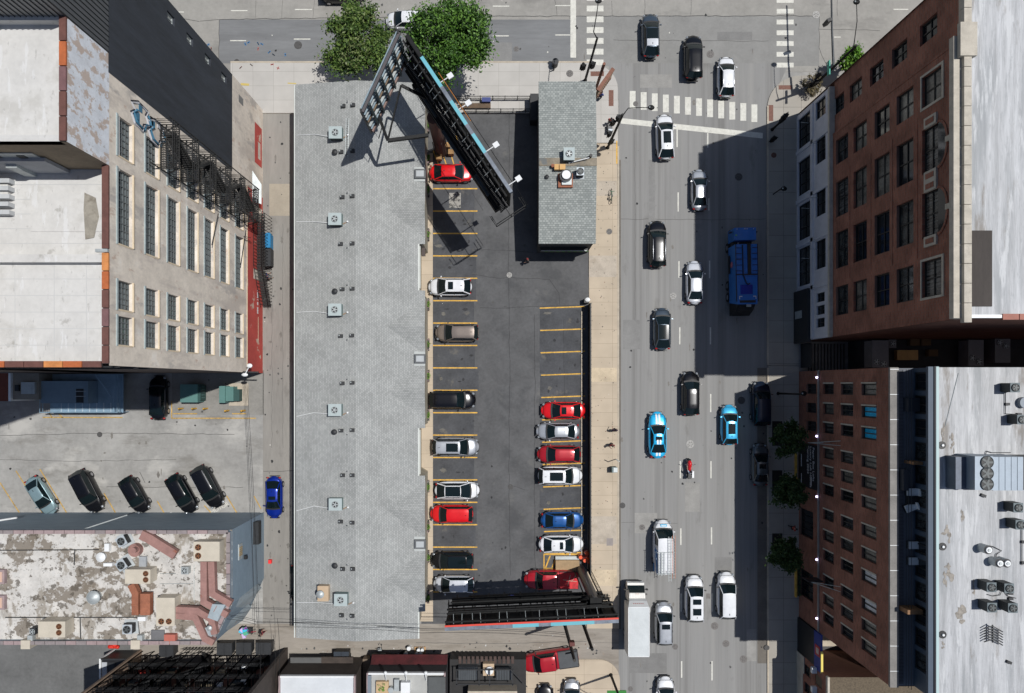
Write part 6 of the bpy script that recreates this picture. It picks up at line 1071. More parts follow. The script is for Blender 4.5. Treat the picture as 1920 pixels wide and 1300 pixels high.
# stacked timber/steel porches
t = thing('porch_building', 'brick building rear covered by black stacked porches and stairs', 'building', G(395, 1250)); b = MB(); b.box2(gx(266), gy(1600), 0, gx(534), gy(1246), 16, mat('porch_brick', A(118, 76, 66), .9, var=.2, scale=.8))
for z in (2.6, 5.6, 8.6, 11.6): 
    for x in range(280, 530, 46): b.box2(gx(x), gy(1246) + .003, z - 1.6, gx(x + 16), gy(1246) + .05, z - .1, mat('porch_window', (.025, .05, .075), .15, var=.4, scale=.6)); b.box2(gx(x - 1), gy(1246) + .003, z - .1, gx(x + 22), gy(1246) + .22, z + .08, mat('porch_sill', A(206, 190, 160, .8), .8, var=0))
b.build('wall', t); FB = mat('porch_black', (.013, .0135, .015), .65, var=.3, scale=3)
for li, z in enumerate((3.0, 6.0, 9.0, 12.0)):
    b = MB(); cut = (li * 40) % 120
    for i in range(88):
        x = 268 + i * 3.0
        if (x - 268 + cut) % 90 < 50: b.box2(gx(x), gy(1246), z - .05, gx(x + 2.0), gy(1222), z, FB)
    for x in range(268, 535, 22): b.beam((gx(x), gy(1246), z - .14), (gx(x), gy(1221), z - .14), .1, .18, FB); b.beam((gx(x), gy(1221), 0), (gx(x), gy(1221), z + 1.1), .08, .08, FB)
    for h_ in (.4, .75, 1.1): b.tube([(gx(268), gy(1221), z + h_), (gx(532), gy(1221), z + h_)], .035, FB, 4)
    for x in range(268, 534, 4): b.beam((gx(x), gy(1221), z), (gx(x), gy(1221), z + 1.1), .03, .03, FB)
    b.build('porch_deck', t)
    for k, x in enumerate((300, 380, 470)):
        b = MB(); xs = (x, x + 34) if (li + k) % 2 else (x + 34, x)
        for i in range(14): q = i / 13; X_ = xs[0] + (xs[1] - xs[0]) * q; b.box((gx(X_), gy(1230 if k % 2 else 1238), z - 3 + 3 * q), (.26, .9, .05), FB)
        for dy in (-.45, .45): b.beam((gx(xs[0]), gy(1230 if k % 2 else 1238) + dy, z - 3), (gx(xs[1]), gy(1230 if k % 2 else 1238) + dy, z), .06, .22, FB)
        b.build('porch_stair', t)
b = MB(); b.box2(gx(262), gy(1600), 0, gx(266), gy(1218), 16.2, mat('beige_edge_wall', A(160, 138, 120), .9, var=.15)); b.build('party_wall', t); b = MB(); b.box2(gx(534), gy(1600), 0, gx(540), gy(1214), 16.2, DKB); b.build('party_wall', t)
b = MB()
for x, y, z, m_, d in ((470, 1240, 9.2, BINBLUE, (.7, .5, .4)), (488, 1236, 9.3, WHITE, (.5, .7, .3)), (497, 1232, 6.3, WHITE, (.5, .4, .3)), (455, 1238, 6.2, WHITE, (.5, .4, .5)), (300, 1238, 3.2, mat('porch_red', (.3, .02, .015), .7, var=0), (1.2, .5, .3)), (480, 1226, 3.3, WHITE, (.5, .3, .5))): b.box((gx(x), gy(y), z + .2), d, m_)
b.build('porch_clutter', t)
t = thing('open_shed', 'dark open shed with white door frame at lower left', 'shed', G(240, 1240)); b = MB(); b.box2(gx(216), gy(1262), 0, gx(262), gy(1219), 2.6, BLACK); b.build('shed_body', t); b = MB()
b.box2(gx(213), gy(1262), 0, gx(216), gy(1217), 2.8, WHITE); b.box2(gx(216), gy(1219), 2.6, gx(262), gy(1217), 2.8, DKMETAL); b.box2(gx(217), gy(1262), 2.61, gx(226), gy(1224), 2.7, mat('shed_grey', A(190, 194, 198), .7, var=.05)); b.box2(gx(227), gy(1262), 2.61, gx(240), gy(1224), 2.68, DKMETAL); b.build('frame', t)
b = MB()
for i in range(14): b.ball(G(217 + R.uniform(-7, 7), 1209 + R.uniform(-3, 3), .3 + R.uniform(0, .3)), .22, mat('tarp_red', (.65, .03, .015), .6, var=0), 7, 4)
b.build('red_bundle', None, label='bright red crumpled bundle by the dark shed', cat='bundle')
for x, y, lb, w_ in ((312, 1221, 'black dumpster nearest the beige vent hoods', 1.6), (421, 1217, 'railed black dumpster left of two at the porch corner', 1.7), (457, 1216, 'middle black dumpster behind the porches', 1.7), (494, 1216, 'right black dumpster behind the porches', 1.7), (640, 1233, 'dark slatted dumpster at the white roof house', 1.7), (708, 1240, 'open black dumpster left of the red awning', 1.7)):
    dumpster(x, y, w_, 1.25, 1.35, LID, lb, grp=BG, lid=mat('slat_blue', (.03, .04, .055), .6, var=.1) if x == 640 else LID)
b = MB()
for x in range(352, 412, 6): b.beam(G(x, 1213, 0), G(x, 1213, 1.8), .04, .04, FE)
for z in (.9, 1.8): b.tube([G(350, 1213, z), G(412, 1213, z)], .04, FE, 5)
b.build('iron_fence', None, label='short black iron fence between the alley dumpsters', cat='fence')
# ================= fences round the motel lot =================
b = MB(); b.box2(gx(1102.5), gy(1070), .0, gx(1104.5), gy(572), 1.9, BLACK)
for y in range(572, 1070, 8): b.box2(gx(1102), gy(y) - .05, 0, gx(1105), gy(y), 1.95, DKMETAL)
b.build('lot_fence', None, label='tall black solid fence between the lot and the tan pavement', cat='fence')
for y0, y1 in ((584, 662), (664, 750), (752, 836), (838, 868), (872, 955), (957, 1040)): b = MB(); b.box2(gx(1089.5), gy(y1), .0, gx(1092), gy(y0), .14, CURB); b.build('wheel_stop', None, label='long tan concrete wheel stop, %s along the right row' % ordn[[584, 664, 752, 838, 872, 957].index(y0)], cat='wheel stop', group='wheel stops')
for yy, x0_, x1_, nm in ((188, 855, 1006, 'outer'), (211.5, 870, 993, 'inner')):
    b = MB()
    for z in (.25, .95): b.tube([G(x0_, yy, z + .1), G(x1_, yy, z + .1)], .035, BLACK, 5)
    x = x0_
    while x < x1_: b.beam(G(x, yy, 0.1), G(x, yy, 1.05), .025, .025, BLACK); x += 2.2
    for x in range(x0_, x1_ + 1, 23): b.beam(G(x, yy, .1), G(x, yy, 1.15), .08, .08, BLACK)
    b.build('iron_railing', None, label='%s black iron railing at the top of the motel lot' % nm, cat='railing', group='iron railings')
b = MB(); b.box2(gx(862), gy(206), .1, gx(920), gy(197), .5, mat('planter_timber', (.12, .08, .05), .8, var=.2)); b.box2(gx(904), gy(197), .1, gx(920), gy(189), .9, mat('blue_sign_board', (.03, .05, .2), .5, var=.1)); b.build('planter_bed', None, label='timber planter bed with small blue board behind the railing', cat='planter')
b = MB(); b.box2(gx(993), gy(236), 0, gx(1008), gy(187), 1.6, BLACK); b.build('bin_store', None, label='black bin store against the corner restaurant', cat='bin store')
b = MB(); c = G(1098, 566, 0); b.box((c.x, c.y, .5), (.55, .5, 1.0), BLACK); b.ball((c.x + .1, c.y + .1, 1.05), (.3, .25, .12), WHITE, 10, 5); b.build('bin', None, label='black bin with white lid at the lot entrance', cat='bin')
t = thing('site_platform', 'tan plywood platform beside the billboard column', 'platform', G(1067, 1062)); b = MB(); b.box2(gx(1041), gy(1071), .02, gx(1085), gy(1048), .7, mat('plywood', A(176, 148, 112), .8, var=.1, scale=1.5)); b.build('deck_board', t); b = MB(); b.box2(gx(1041), gy(1048), .02, gx(1085), gy(1042), .35, GALV); b.build('ramp', t)
for i, (x, y) in enumerate(((1099, 1035), (1087, 1042), (1095, 1048), (1101, 1046), (1103, 1051))):
    b = MB(); OR = mat('barrel_orange', (.75, .09, .02), .5, var=0); c = G(x, y, 0); b.cyl(c, .26, .35, OR, 14, .24); b.cyl(c + Vector((0, 0, .35)), .24, .15, WHITE, 14, .23); b.cyl(c + Vector((0, 0, .5)), .23, .4, OR, 14, .2); b.build('traffic_barrel', None, label='orange traffic barrel, %s of the cluster near the white sedan' % ('topmost', 'leftmost', 'middle', 'upper right', 'lowest')[i], cat='traffic barrel', group='orange traffic barrels')
# planters along the motel walk
PY = (240, 300, 360, 442, 572, 647, 705, 778, 911, 985, 1042, 1117); LF = [mat('topiary_leaf', (.16, .30, .03), .6, var=0), mat('topiary_leaf_dark', (.06, .15, .02), .6, var=0), mat('petal_pink', (.6, .3, .35), .6, var=0), mat('petal_white', (.7, .65, .62), .6, var=0)]
for i, y in enumerate(PY):
    t = thing('flower_planter', 'narrow window planter with lime shrub and pink flowers, %s down the motel front' % ordn[i], 'planter', G(803.5, y), 0, 'flower planters along the motel'); b = MB(); b.box2(gx(801.5), gy(y + 11), .1, gx(805.5), gy(y - 11), .7, BLACK); b.build('trough', t); b = MB(); rr = random.Random(i)
    for _ in range(130):
        a, q = rr.uniform(0, 6.28), rr.random() ** .5; z = rr.uniform(.7, 1.15); c = (gx(803.5) + math.cos(a) * .3 * q, gy(y) + math.sin(a) * .34 * q, z); b.poly([(c[0] + rr.uniform(-.07, .07), c[1] + rr.uniform(-.07, .07), c[2] + rr.uniform(-.05, .05)) for _ in range(4)], rr.choice(LF[:2] + LF[:1]))
    b.build('shrub', t); b = MB()
    for _ in range(60):
        s_ = rr.choice((-1, 1)); c = (gx(803.5) + rr.uniform(-.14, .16), gy(y) + s_ * rr.uniform(.35, .7), rr.uniform(.7, .85)); b.poly([(c[0] + rr.uniform(-.05, .05), c[1] + rr.uniform(-.05, .05), c[2] + rr.uniform(-.03, .03)) for _ in range(4)], rr.choice(LF[1:]))
    b.build('flowers', t)
# ================= billboards =================
BB = mat('billboard_black', (.008, .0085, .009), .6, var=.3, scale=2, spec=.25); CYAN_ = mat('billboard_cyan', A(112, 190, 205), .5, var=.05); BGY = mat('billboard_grey', A(120, 128, 140), .5, var=.25, scale=1.5); BRD = mat('billboard_red', (.65, .06, .035), .5, var=0)
LAMPM = mat('floodlight_white', (.7, .71, .72), .5, var=0); STEELB = mat('back_panel_steel', A(150, 168, 178), .5, .2, var=.15, scale=1.5)
def lamp_arm(t, a, d, m_=LAMPM, L_=1.0):
    b = MB(); e = a + d * L_; b.tube([a, e], .05, m_, 6); b.beam(e, e + d * .55, .5, .18, m_); b.build('flood_lamp', t)
def board(t, A0, A1, z0, z1, back, strip, lamps, face='dark', deep=2.0, c0=0.0):
    """A0, A1: ground points under the two ends (world xy); back: unit vector towards the rear"""
    A0, A1 = Vector((*A0, 0)), Vector((*A1, 0)); d = (A1 - A0).normalized(); L_ = (A1 - A0).length; n = Vector((*back, 0)); U = Vector((0, 0, 1))
    at = lambda s, q, z: A0 + d * s + n * q + U * z
    b = MB(); b.hexa([at(0, 0, z0), at(L_, 0, z0), at(L_, .16, z0), at(0, .16, z0), at(0, 0, z1), at(L_, 0, z1), at(L_, .16, z1), at(0, .16, z1)], BB); b.build('panel', t)
    b = MB(); s = 0; i = 0      # poster wrap along the top edge
    for frac, m_ in strip: e = s + L_ * frac; b.hexa([at(s, -.2, z1 - .5), at(e, -.2, z1 - .5), at(e, -.02, z1 - .5), at(s, -.02, z1 - .5), at(s, -.2, z1 + .03), at(e, -.2, z1 + .03), at(e, .12, z1 + .03), at(s, .12, z1 + .03)], m_); s = e
    b.build('poster_edge', t)
    b = MB(); k = 0
    x = .4
    while x < L_:       # vertical stringers on the back with pale lattice struts
        b.beam(at(x, .3, z0), at(x, .3, z1 - .1), .1, .2, BB); x += 1.1
    for z in (z0 + .3, (z0 + z1) / 2, z1 - .4): b.beam(at(0, .45, z), at(L_, .45, z), .15, .15, BB)
    b.build('back_frame', t)
    rr = random.Random(4); x = .8
    while x < L_ - .3: b = MB(); b.tube([at(x, .3, z1 - .25), at(x + rr.uniform(-.05, .05), 1.0, z1 - .9)], .025, GALV, 4); b.build('tie_rod', t); x += rr.choice((.75, 1.25, 1.7, 1.0))
    b = MB()
    for q, z, w_ in ((.95, z1 - 1.6, .1), (1.05, z0 + 1.2, .14), (deep * .8, z0 - .1, .25), (deep, z0 - .5, .3)): b.beam(at(.3, q, z), at(L_ - .6, q, z), w_, w_, BB)
    b.build('truss_beam', t); b = MB()
    for i in range(int(L_ * c0 / .14), int(L_ / .14)): b.beam(at(.1 + i * .14, .2, z0 - .15), at(.1 + i * .14, deep, z0 - .15), .10, .04, BB)
    for h_ in (.5, 1.0): b.tube([at(0, deep, z0 + h_), at(L_, deep, z0 + h_)], .03, BB, 4)
    x = 0
    while x < L_: b.beam(at(x, deep, z0 - .1), at(x, deep, z0 + 1.0), .05, .05, BB); b.beam(at(x, .3, z0 + .5), at(x, deep, z0 - .3), .1, .1, BB); x += 2.4
    b.build('catwalk', t)
    return at, L_
# angled twin billboard at the top
t = thing('twin_billboard', 'two sided billboard on one rusty column, dark right board and pale lattice left board', 'billboard', G(828, 292))
g0 = P(762, 66, 16).to_2d(); g1 = P(958, 361, 16).to_2d(); dd = (g1 - g0).normalized(); nb = Vector((-dd.y, dd.x))
if nb.dot(-g0) < 0: nb = -nb
at, L_ = board(t, g0, g1, 11.4, 16, nb, ((.14, BB), (.19, CYAN_), (.09, BGY), (.15, CYAN_), (.06, BGY), (.12, CYAN_), (.25, BGY)), 4, deep=1.05)
for fr in (.2, .385, .67, .90): lamp_arm(t, at(L_ * fr, -.1, 11.6), -Vector((*nb, 0)), L_=1.7)
b = MB(); b.tube([at(L_ * .08, -1.4, 11.6), at(L_ + .9, -1.4, 11.6)], .03, BB, 4); b.tube([at(L_ * .15, -1.3, 11.7), at(L_ * .48, -1.3, 11.7)], .035, mat('orange_cable', (.5, .2, .05), .6, var=0), 4); b.build('cable', t)
b = MB()
for z in (11.6, 12.6): b.tube([at(L_ + .1, -1.1, z), at(L_ + 1.0, -1.1, z), at(L_ + 1.0, 2.2, z), at(L_ + .1, 2.2, z)], .05, BB, 5)
for q in (-1.1, .5, 2.2): b.beam(at(L_ - .2, q, 11.6), at(L_ + 1.0, q, 11.6), .06, .06, BB); b.beam(at(L_ + 1, q, 11.6), at(L_ + 1, q, 12.6), .05, .05, BB)
b.build('end_platform', t, label='open railed platform at the lower end')
b = MB()
for s_, q, z, w_, l_ in ((.14, 1.0, 11.0, .5, .2), (.42, 1.15, 10.8, .7, .22), (.74, 1.0, 11.2, .6, .14)): b.beam(at(L_ * s_, q, z), at(L_ * (s_ + l_), q, z), w_, .25, mat('service_plate', (.045, .055, .062), .6, .1, var=.3, scale=1.2))
b.build('service_plates', t)
b = MB(); b.beam(at(L_ * .1, 1.05, 10.4), at(L_ * .97, 1.05, 10.4), .6, .9, BB); b.build('main_beam', t)
b = MB(); colb = G(828, 286, 0); b.tube([colb, colb + Vector((0, 0, 10.0))], .62, mat('rust_red_column', (.11, .055, .04), .7, var=.25, scale=1.5, stretch=(1, 1, .2)), 24); b.build('column', t)
b = MB()
for i in range(9): a = .6 * i + 2.2; b.tube([colb + Vector((.75 * math.cos(a), .75 * math.sin(a), 0)), colb + Vector((.7 * math.cos(a), .7 * math.sin(a), 3.2 + .25 * i))], .05, DKMETAL, 5)
for (dx, dy, dz_) in ((.7, .4, 1.0), (1.1, -.2, .5), (-.2, -.9, .8)): b.box((colb.x + dx, colb.y + dy, dz_), (.6, .5, .7), mat('tan_crate', (.35, .2, .08), .8, var=.3))
b.build('column_clutter', t)
# left board: pale ribbed back
h0 = P(743, 58, 17).to_2d(); h1 = P(674, 207, 17).to_2d(); de = (h1 - h0).normalized(); ne = Vector((-de.y, de.x))
if ne.dot(-h0) < 0: ne = -ne
H0 = Vector((*h0, 0)); D3, N3 = Vector((*de, 0)), Vector((*ne, 0)); LL = (h1 - h0).length; aq = lambda s, q, z: H0 + D3 * s + N3 * q + Vector((0, 0, z))
b = MB(); b.hexa([aq(0, 0, 12.2), aq(LL, 0, 12.2), aq(LL, .1, 12.2), aq(0, .1, 12.2), aq(0, 0, 17), aq(LL, 0, 17), aq(LL, .1, 17), aq(0, .1, 17)], STEELB); b.build('pale_panel', t, label='pale ribbed back of the left board')
b = MB()
for z, m_, w_ in ((12.3, mat('pinkish_beam', A(150, 124, 116), .6, var=.1), .3), (13.6, GALV, .16), (14.6, mat('brass_beam', A(134, 114, 92), .6, var=.1), .18), (15.7, GALV, .14), (16.9, mat('top_beam', A(88, 82, 84), .6, var=0), .2), (13.0, STEELB, .12), (15.1, STEELB, .12), (16.3, STEELB, .12)): b.beam(aq(0, .3, z), aq(LL, .3, z), .22, w_, m_)
for i in range(6): s_ = LL * (i + .3) / 6; b.beam(aq(s_, .5, 12.2), aq(s_, .5, 17), .12, .3, mat('dark_teal_post', (.03, .05, .055), .6, var=0))
for s_ in (0, LL): b.beam(aq(s_, .15, 12.1), aq(s_, .15, 17.1), .15, .35, DKMETAL)
b.build('ribbing', t); b = MB()
J = Vector((*P(727, 264, 11.8).to_2d(), 11.8)); K2 = Vector((*P(803, 254, 11).to_2d(), 11)); M2 = Vector((*P(752, 160, 12.2).to_2d(), 12.2)); J2 = Vector((*P(699, 187, 13.5).to_2d(), 13.5))
b.beam(J, K2, .3, .35, BB); b.beam(J, M2, .14, .2, BB); b.beam(J, J2, .28, .3, BB); b.beam(M2, at(L_ * .22, 1.0, 11.3), .25, .25, BB); b.beam(aq(LL * .8, .4, 12.4), J, .12, .2, BB); b.tube([aq(LL - .2, .3, 12.0), aq(LL + .2, .9, 11.6), aq(LL * .85, .8, 12)], .05, BB, 5); b.build('support_arm', t)
# lower billboard
t = thing('rear_facing_billboard', 'long black billboard seen from behind over the bottom alley', 'billboard', G(1088, 1065)); g0 = P(834, 1179, 14.5).to_2d(); g1 = P(1160, 1164, 14.5).to_2d(); dd = (g1 - g0).normalized(); nb = Vector((-dd.y, dd.x))
if nb.dot(-g0) < 0: nb = -nb
at, L_ = board(t, g0, g1, 9.2, 14.5, nb, ((.15, BGY), (.24, BGY), (.15, CYAN_), (.07, BGY), (.13, CYAN_), (.12, CYAN_), (.14, BGY)), 0, deep=.8, c0=.2)
b = MB(); b.beam(at(0, .22, 14.53), at(L_, .22, 14.53), .16, .06, BRD); b.build('red_edge', t)
b = MB()
for q, z, w_, a, c in ((.5, 8.2, .25, .1, .8), (.6, 7.7, .4, .12, .78), (.7, 11.4, .16, 0, 1)): b.beam(at(L_ * a, q, z), at(L_ * c, q, z), w_, w_, BB)
for i in range(22): s_ = L_ * (.25 + i * .024); b.beam(at(s_, .4, 8.9), at(s_, .9, 8.3), .16, .05, BB)
for i in range(8): s_ = L_ * (.05 + i * .1); b.beam(at(s_, .4, 9.6), at(s_, .95, 7.8), .16, .2, BB)
b.build('main_beam', t); b = MB(); rr = random.Random(8)
for _ in range(14): s_ = L_ * rr.uniform(.25, .85); b.box(at(s_, .7 + rr.uniform(-.2, .2), 8.6), (.35, .12, .1), rr.choice((GALV, mat('cable_blue', (.02, .04, .3), .5, var=0), mat('tan_cleat', (.3, .22, .12), .6, var=0), DKMETAL)))
b.build('cable_boxes', t)
cb_ = G(1088, 1066, 0); ct = P(1116, 1134, 12.0); b = MB(); b.tube([cb_, Vector((cb_.x, cb_.y, 12.0))], .5, mat('dark_steel_column', (.05, .05, .055), .4, .4, var=.15), 26)
for dx in (-.75, .8): b.tube([(cb_.x + dx, cb_.y - .1, 0), (cb_.x + dx, cb_.y - .1, 11.8)], .07, BB, 6)
for i in range(22): b.beam((cb_.x + .8, cb_.y - .1, .5 + i * .5), (cb_.x + 1.15, cb_.y - .1, .5 + i * .5), .04, .04, BB)
b.beam((cb_.x + 1.15, cb_.y - .1, 0), (cb_.x + 1.15, cb_.y - .1, 12), .05, .05, BB); b.build('column', t)
b = MB(); e = Vector((cb_.x, cb_.y, 11.7)); b.beam(e + Vector((-.5, 0, 0)), e + Vector((.6, 0, 0)), .9, .9, BB); b.beam(e, at(L_ * .83, .6, 10.5), .7, .7, BB); b.build('torsion_head', t)
for fr in (.23, .47, .62, .84, .97): lamp_arm(t, at(L_ * fr, -.1, 9.3), -Vector((*nb, 0)), BB if fr in (.23,) else LAMPM, 1.0)
# ================= trees =================
def leafmats(n, cols, rough=.55): return [mat('%s_%d' % (n, i), c, rough, var=0, spec=.3) for i, c in enumerate(cols)]
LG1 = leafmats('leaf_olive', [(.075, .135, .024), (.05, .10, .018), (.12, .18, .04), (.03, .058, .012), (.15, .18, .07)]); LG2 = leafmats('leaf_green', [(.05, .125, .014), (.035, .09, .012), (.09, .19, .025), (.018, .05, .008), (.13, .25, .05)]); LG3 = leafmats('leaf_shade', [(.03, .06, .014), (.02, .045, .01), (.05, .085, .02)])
LG4 = leafmats('leaf_bright', [(.08, .2, .015), (.06, .15, .015), (.14, .27, .03)]); BARK = mat('bark', (.06, .045, .035), .9, var=.2, scale=4)
def tree(px, py, zc, rpx, hh, lm, lab, n, seed, gap=.1, nm='street_tree', trunk=None, grp=None, leaf=.17, cut=None):
    rr = random.Random(seed); c = P(px, py, zc); Rr = rpx * S * (H - zc) / H; base = Vector((c.x, c.y, 0)) if trunk is None else G(*trunk); t = thing(nm, lab, 'tree', base, 0, grp)
    b = MB(); top = Vector((c.x, c.y, zc + hh * .3)); mid = base.lerp(top, .45); mid.z = zc * .4; b.tube([base, mid, Vector((c.x, c.y, zc)), top], [.22, .17, .1, .03], BARK, 8)
    blobs = []
    nb_ = int(26 + Rr * 9)
    for i in range(nb_):
        a = rr.uniform(0, 6.283); q = rr.random() ** .55; rad = Rr * (.88 + .12 * math.sin(a * 3 + seed) + .08 * math.sin(a * 7 + seed * 2)); z = rr.uniform(-.5, .75) * (1 - .5 * q)
        blobs.append((Vector((c.x + math.cos(a) * q * rad * .92, c.y + math.sin(a) * q * rad * .92, zc + hh * z)), Rr * rr.uniform(.13, .26)))
    for p, _ in blobs[:26]:
        m_ = Vector((c.x, c.y, zc * .55 + rr.uniform(0, 1.2))); k = m_.lerp(p, .5) + Vector((rr.uniform(-.3, .3), rr.uniform(-.3, .3), .15)); b.tube([m_, k, p], [.07, .045, .015], BARK, 5)
    b.build('trunk', t); b = MB(); per = n // len(blobs)
    for p, r in blobs:
        if cut and cut(p): continue
        tone = rr.random(); per2 = int(per * rr.uniform(.45, 1.4))
        for _ in range(per2):
            d = Vector((rr.gauss(0, 1), rr.gauss(0, 1), rr.gauss(0, .7))); d = d.normalized() * r * min(abs(rr.gauss(.0, .75)) + .15, 1.9); q = p + d
            u = Vector((rr.gauss(0, 1), rr.gauss(0, 1), rr.gauss(0, .5))).normalized(); w_ = Vector((rr.gauss(0, 1), rr.gauss(0, 1), rr.gauss(0, .6))); v = (w_ - u * w_.dot(u)).normalized(); s_ = leaf * rr.uniform(.6, 1.25)
            mi_ = lm[min(len(lm) - 1, int(rr.random() * 2.2 + tone * (len(lm) - 2)))]
            b.poly([q - u * s_, q - v * s_ * .5 , q + u * s_, q + v * s_ * .5], mi_)
    b.build('crown', t); return t
tree(672, 78, 6.5, 70, 3.2, LG1, 'olive green street tree left of the angled billboard', 19000, 3, trunk=(690, 128), grp='trees on the cross street')
tree(843, 78, 7.5, 82, 3.8, LG2, 'bright green street tree right of the angled billboard', 27000, 11, trunk=(850, 128), grp='trees on the cross street')
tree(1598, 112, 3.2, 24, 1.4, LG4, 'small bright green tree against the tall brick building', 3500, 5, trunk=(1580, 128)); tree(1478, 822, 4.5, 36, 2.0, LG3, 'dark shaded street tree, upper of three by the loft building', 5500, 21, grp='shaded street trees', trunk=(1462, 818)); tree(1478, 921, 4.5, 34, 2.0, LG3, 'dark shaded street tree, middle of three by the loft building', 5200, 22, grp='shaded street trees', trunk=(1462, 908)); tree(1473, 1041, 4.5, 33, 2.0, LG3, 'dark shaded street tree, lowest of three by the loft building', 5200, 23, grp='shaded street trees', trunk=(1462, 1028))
tree(1524, 158, 1.0, 22, .7, leafmats('leaf_dry', [(.12, .10, .05), (.08, .07, .04), (.2, .16, .09)]), 'sparse brownish shrub at the foot of the brick corner', 1500, 31, nm='shrub', leaf=.11)
for x, y, lb in ((1459, 812, 'upper'), (1459, 904, 'middle'), (1459, 1022, 'lowest')): sheet('tree_pit', rect(1447, y - 22, 1466, y + 24), .126, mat('tree_pit_soil', (.02, .017, .015), .95, var=.2, world=True))
# ================= poles =================
def pole(name, lab, cat, base, h, r=.1, arm=None, grp=None, heads=(), m_=BB, flare=True):
    t = thing(name, lab, cat, G(*base), 0, grp); bs = G(*base); b = MB(); b.tube([bs, bs + Vector((0, 0, h))], [r * 1.3, r], m_, 12)
    if flare: b.cyl(bs, r * 2.2, .35, m_, 12, r * 1.6)
    b.build('pole', t)
    if arm:
        pts, rr_ = arm; b = MB(); b.tube([bs + Vector((0, 0, pts[0][2])) if i == 0 else Vector((*P(p[0], p[1], p[2]).to_2d(), p[2])) for i, p in enumerate(pts)], rr_, m_, 8); b.build('mast_arm', t); e = pts[-1]
        if arm and name != 'signal_mast': q = P(*e); b = MB(); b.ball(q, (.34, .26, .16), m_, 12, 6); b.ball(q + Vector((-.15, 0, .06)), (.12, .12, .1), GALV, 8, 4); b.build('lamp_head', t)
    for (x, y, z, rz) in heads:
        q = P(x, y, z); b = MB(); b.box((q.x, q.y, q.z), (.36, .3, 1.05), m_, rz); 
        for i in range(3): b.cyl((q.x - .2 * math.sin(rz), q.y + .2 * math.cos(rz), q.z - .4 + i * .34), .14, .1, DKMETAL, 10)
        b.box((q.x, q.y, q.z), (.62, .06, 1.2), m_, rz); b.build('signal_head', t)
    return t
pole('signal_pole', 'tall black signal pole above the corner restaurant with curved lamp arm', 'traffic light', (1097, 152), 9.5, .11, ([(0, 0, 9.4), (1113, 60, 9.9), (1119, 25, 10.2), (1122, 2, 10.2)], [.07, .05, .045, .04]), heads=((1093, 126, 4.5, 0), (1111, 123, 4.6, .3)))
pole('signal_pole', 'tall black signal pole at the restaurant side with lamp arm over the zebra crossing', 'traffic light', (1139, 278), 9.6, .11, ([(0, 0, 9.0), (1178, 203, 9.6), (1200, 202, 9.9), (1221, 202, 9.9)], [.06, .045, .04, .035]), heads=((1149, 231, 4.6, .2), (1160, 222, 5.4, .8), (1146, 266, 1.8, .2), (1143, 252, 3.0, .6)))
t = pole('signal_pole', 'long black signal pole before the tall brick building with mast arm', 'traffic light', (1519, 168), 10, .12, ([(0, 0, 9.4), (1603, 70, 9.8), (1607, 40, 10.2), (1606, 4, 10.2)], [.06, .045, .04, .035]), heads=((1537, 141, 3.2, .6), (1528, 156, 2.0, .2)))
b = MB(); p0 = G(1519, 168, 5.4); b.tube([p0, Vector((*P(1560, 60, 5.6).to_2d(), 5.6)), Vector((*P(1558, -60, 5.7).to_2d(), 5.7))], [.13, .1, .08], mat('mast_grey', (.06, .065, .07), .4, .4, var=0), 10); q = P(1551, 42, 5.2); b.box((q.x, q.y, q.z), (.45, .35, 1.1), BLACK, .4); q = P(1554, 128, 5.6); b.box((q.x, q.y, q.z), (.12, 1.5, .45), mat('street_sign_green', (.0, .3, .2), .5, var=0)); b.build('mast_arm', t)
pole('signal_post', 'short black signal post on the right corner pavement', 'traffic light', (1447, 244), 4.4, .1, heads=((1467, 226, 3.0, .5), (1472, 219, 3.6, 1.2), (1450, 262, 1.0, .2)))
pole('street_lamp', 'thin street lamp on the shaded right pavement by the white base', 'street lamp', (1449, 365), 3.2, .05, ([(0, 0, 3.2), (1464, 357, 3.4), (1470, 354, 3.4)], [.04, .04, .04]), flare=False)
pole('street_lamp', 'street lamp beside the parked navy SUV', 'street lamp', (1458, 738), 6.4, .09, ([(0, 0, 6.4), (1507, 738, 6.5)], [.05, .04]), grp='street lamps')
pole('street_lamp', 'black street lamp on the lower corner pavement', 'street lamp', (1145, 1265), 9.0, .11, ([(0, 0, 8.9), (1172, 1345, 9.4), (1200, 1360, 9.4)], [.06, .05, .04]), grp='street lamps')
pole('street_lamp', 'small lamp post with round dark base on the corner pavement by the top street', 'street lamp', (1038, 133), 1.2, .06, flare=False); b = MB(); b.cyl(G(1040, 124, .12), .32, .95, BLACK, 16, .36); b.cyl(G(1040, 124, 1.07), .36, .06, DKMETAL, 16); b.build('litter_bin', None, label='round black litter bin on the pavement of the top street', cat='litter bin')
for (x0_, y0_, z_, lb) in ((1057, 1165, 11.0, 'left dark timber utility pole crossing the bottom alley'), (1085, 1146, 11.2, 'right black utility pole below the billboard')):
    t = thing('utility_pole', lb, 'utility pole', G(x0_, y0_), 0, 'utility poles'); b = MB(); b.tube([G(x0_, y0_, 0), G(x0_, y0_, z_)], [.2, .15], mat('dark_timber', (.05, .045, .04), .8, var=.2) if x0_ < 1070 else BB, 10); b.build('pole', t)
    if x0_ < 1070: b = MB(); b.beam(G(x0_ - 12, y0_ + 2, 9), G(x0_ + 8, y0_ - 2, 9), .12, .12, DKMETAL); b.box(G(x0_ + 2, y0_ - 6, 7.5), (.5, .4, .7), mat('pole_box_rust', (.12, .03, .025), .6, var=0)); b.build('cross_arm', t)
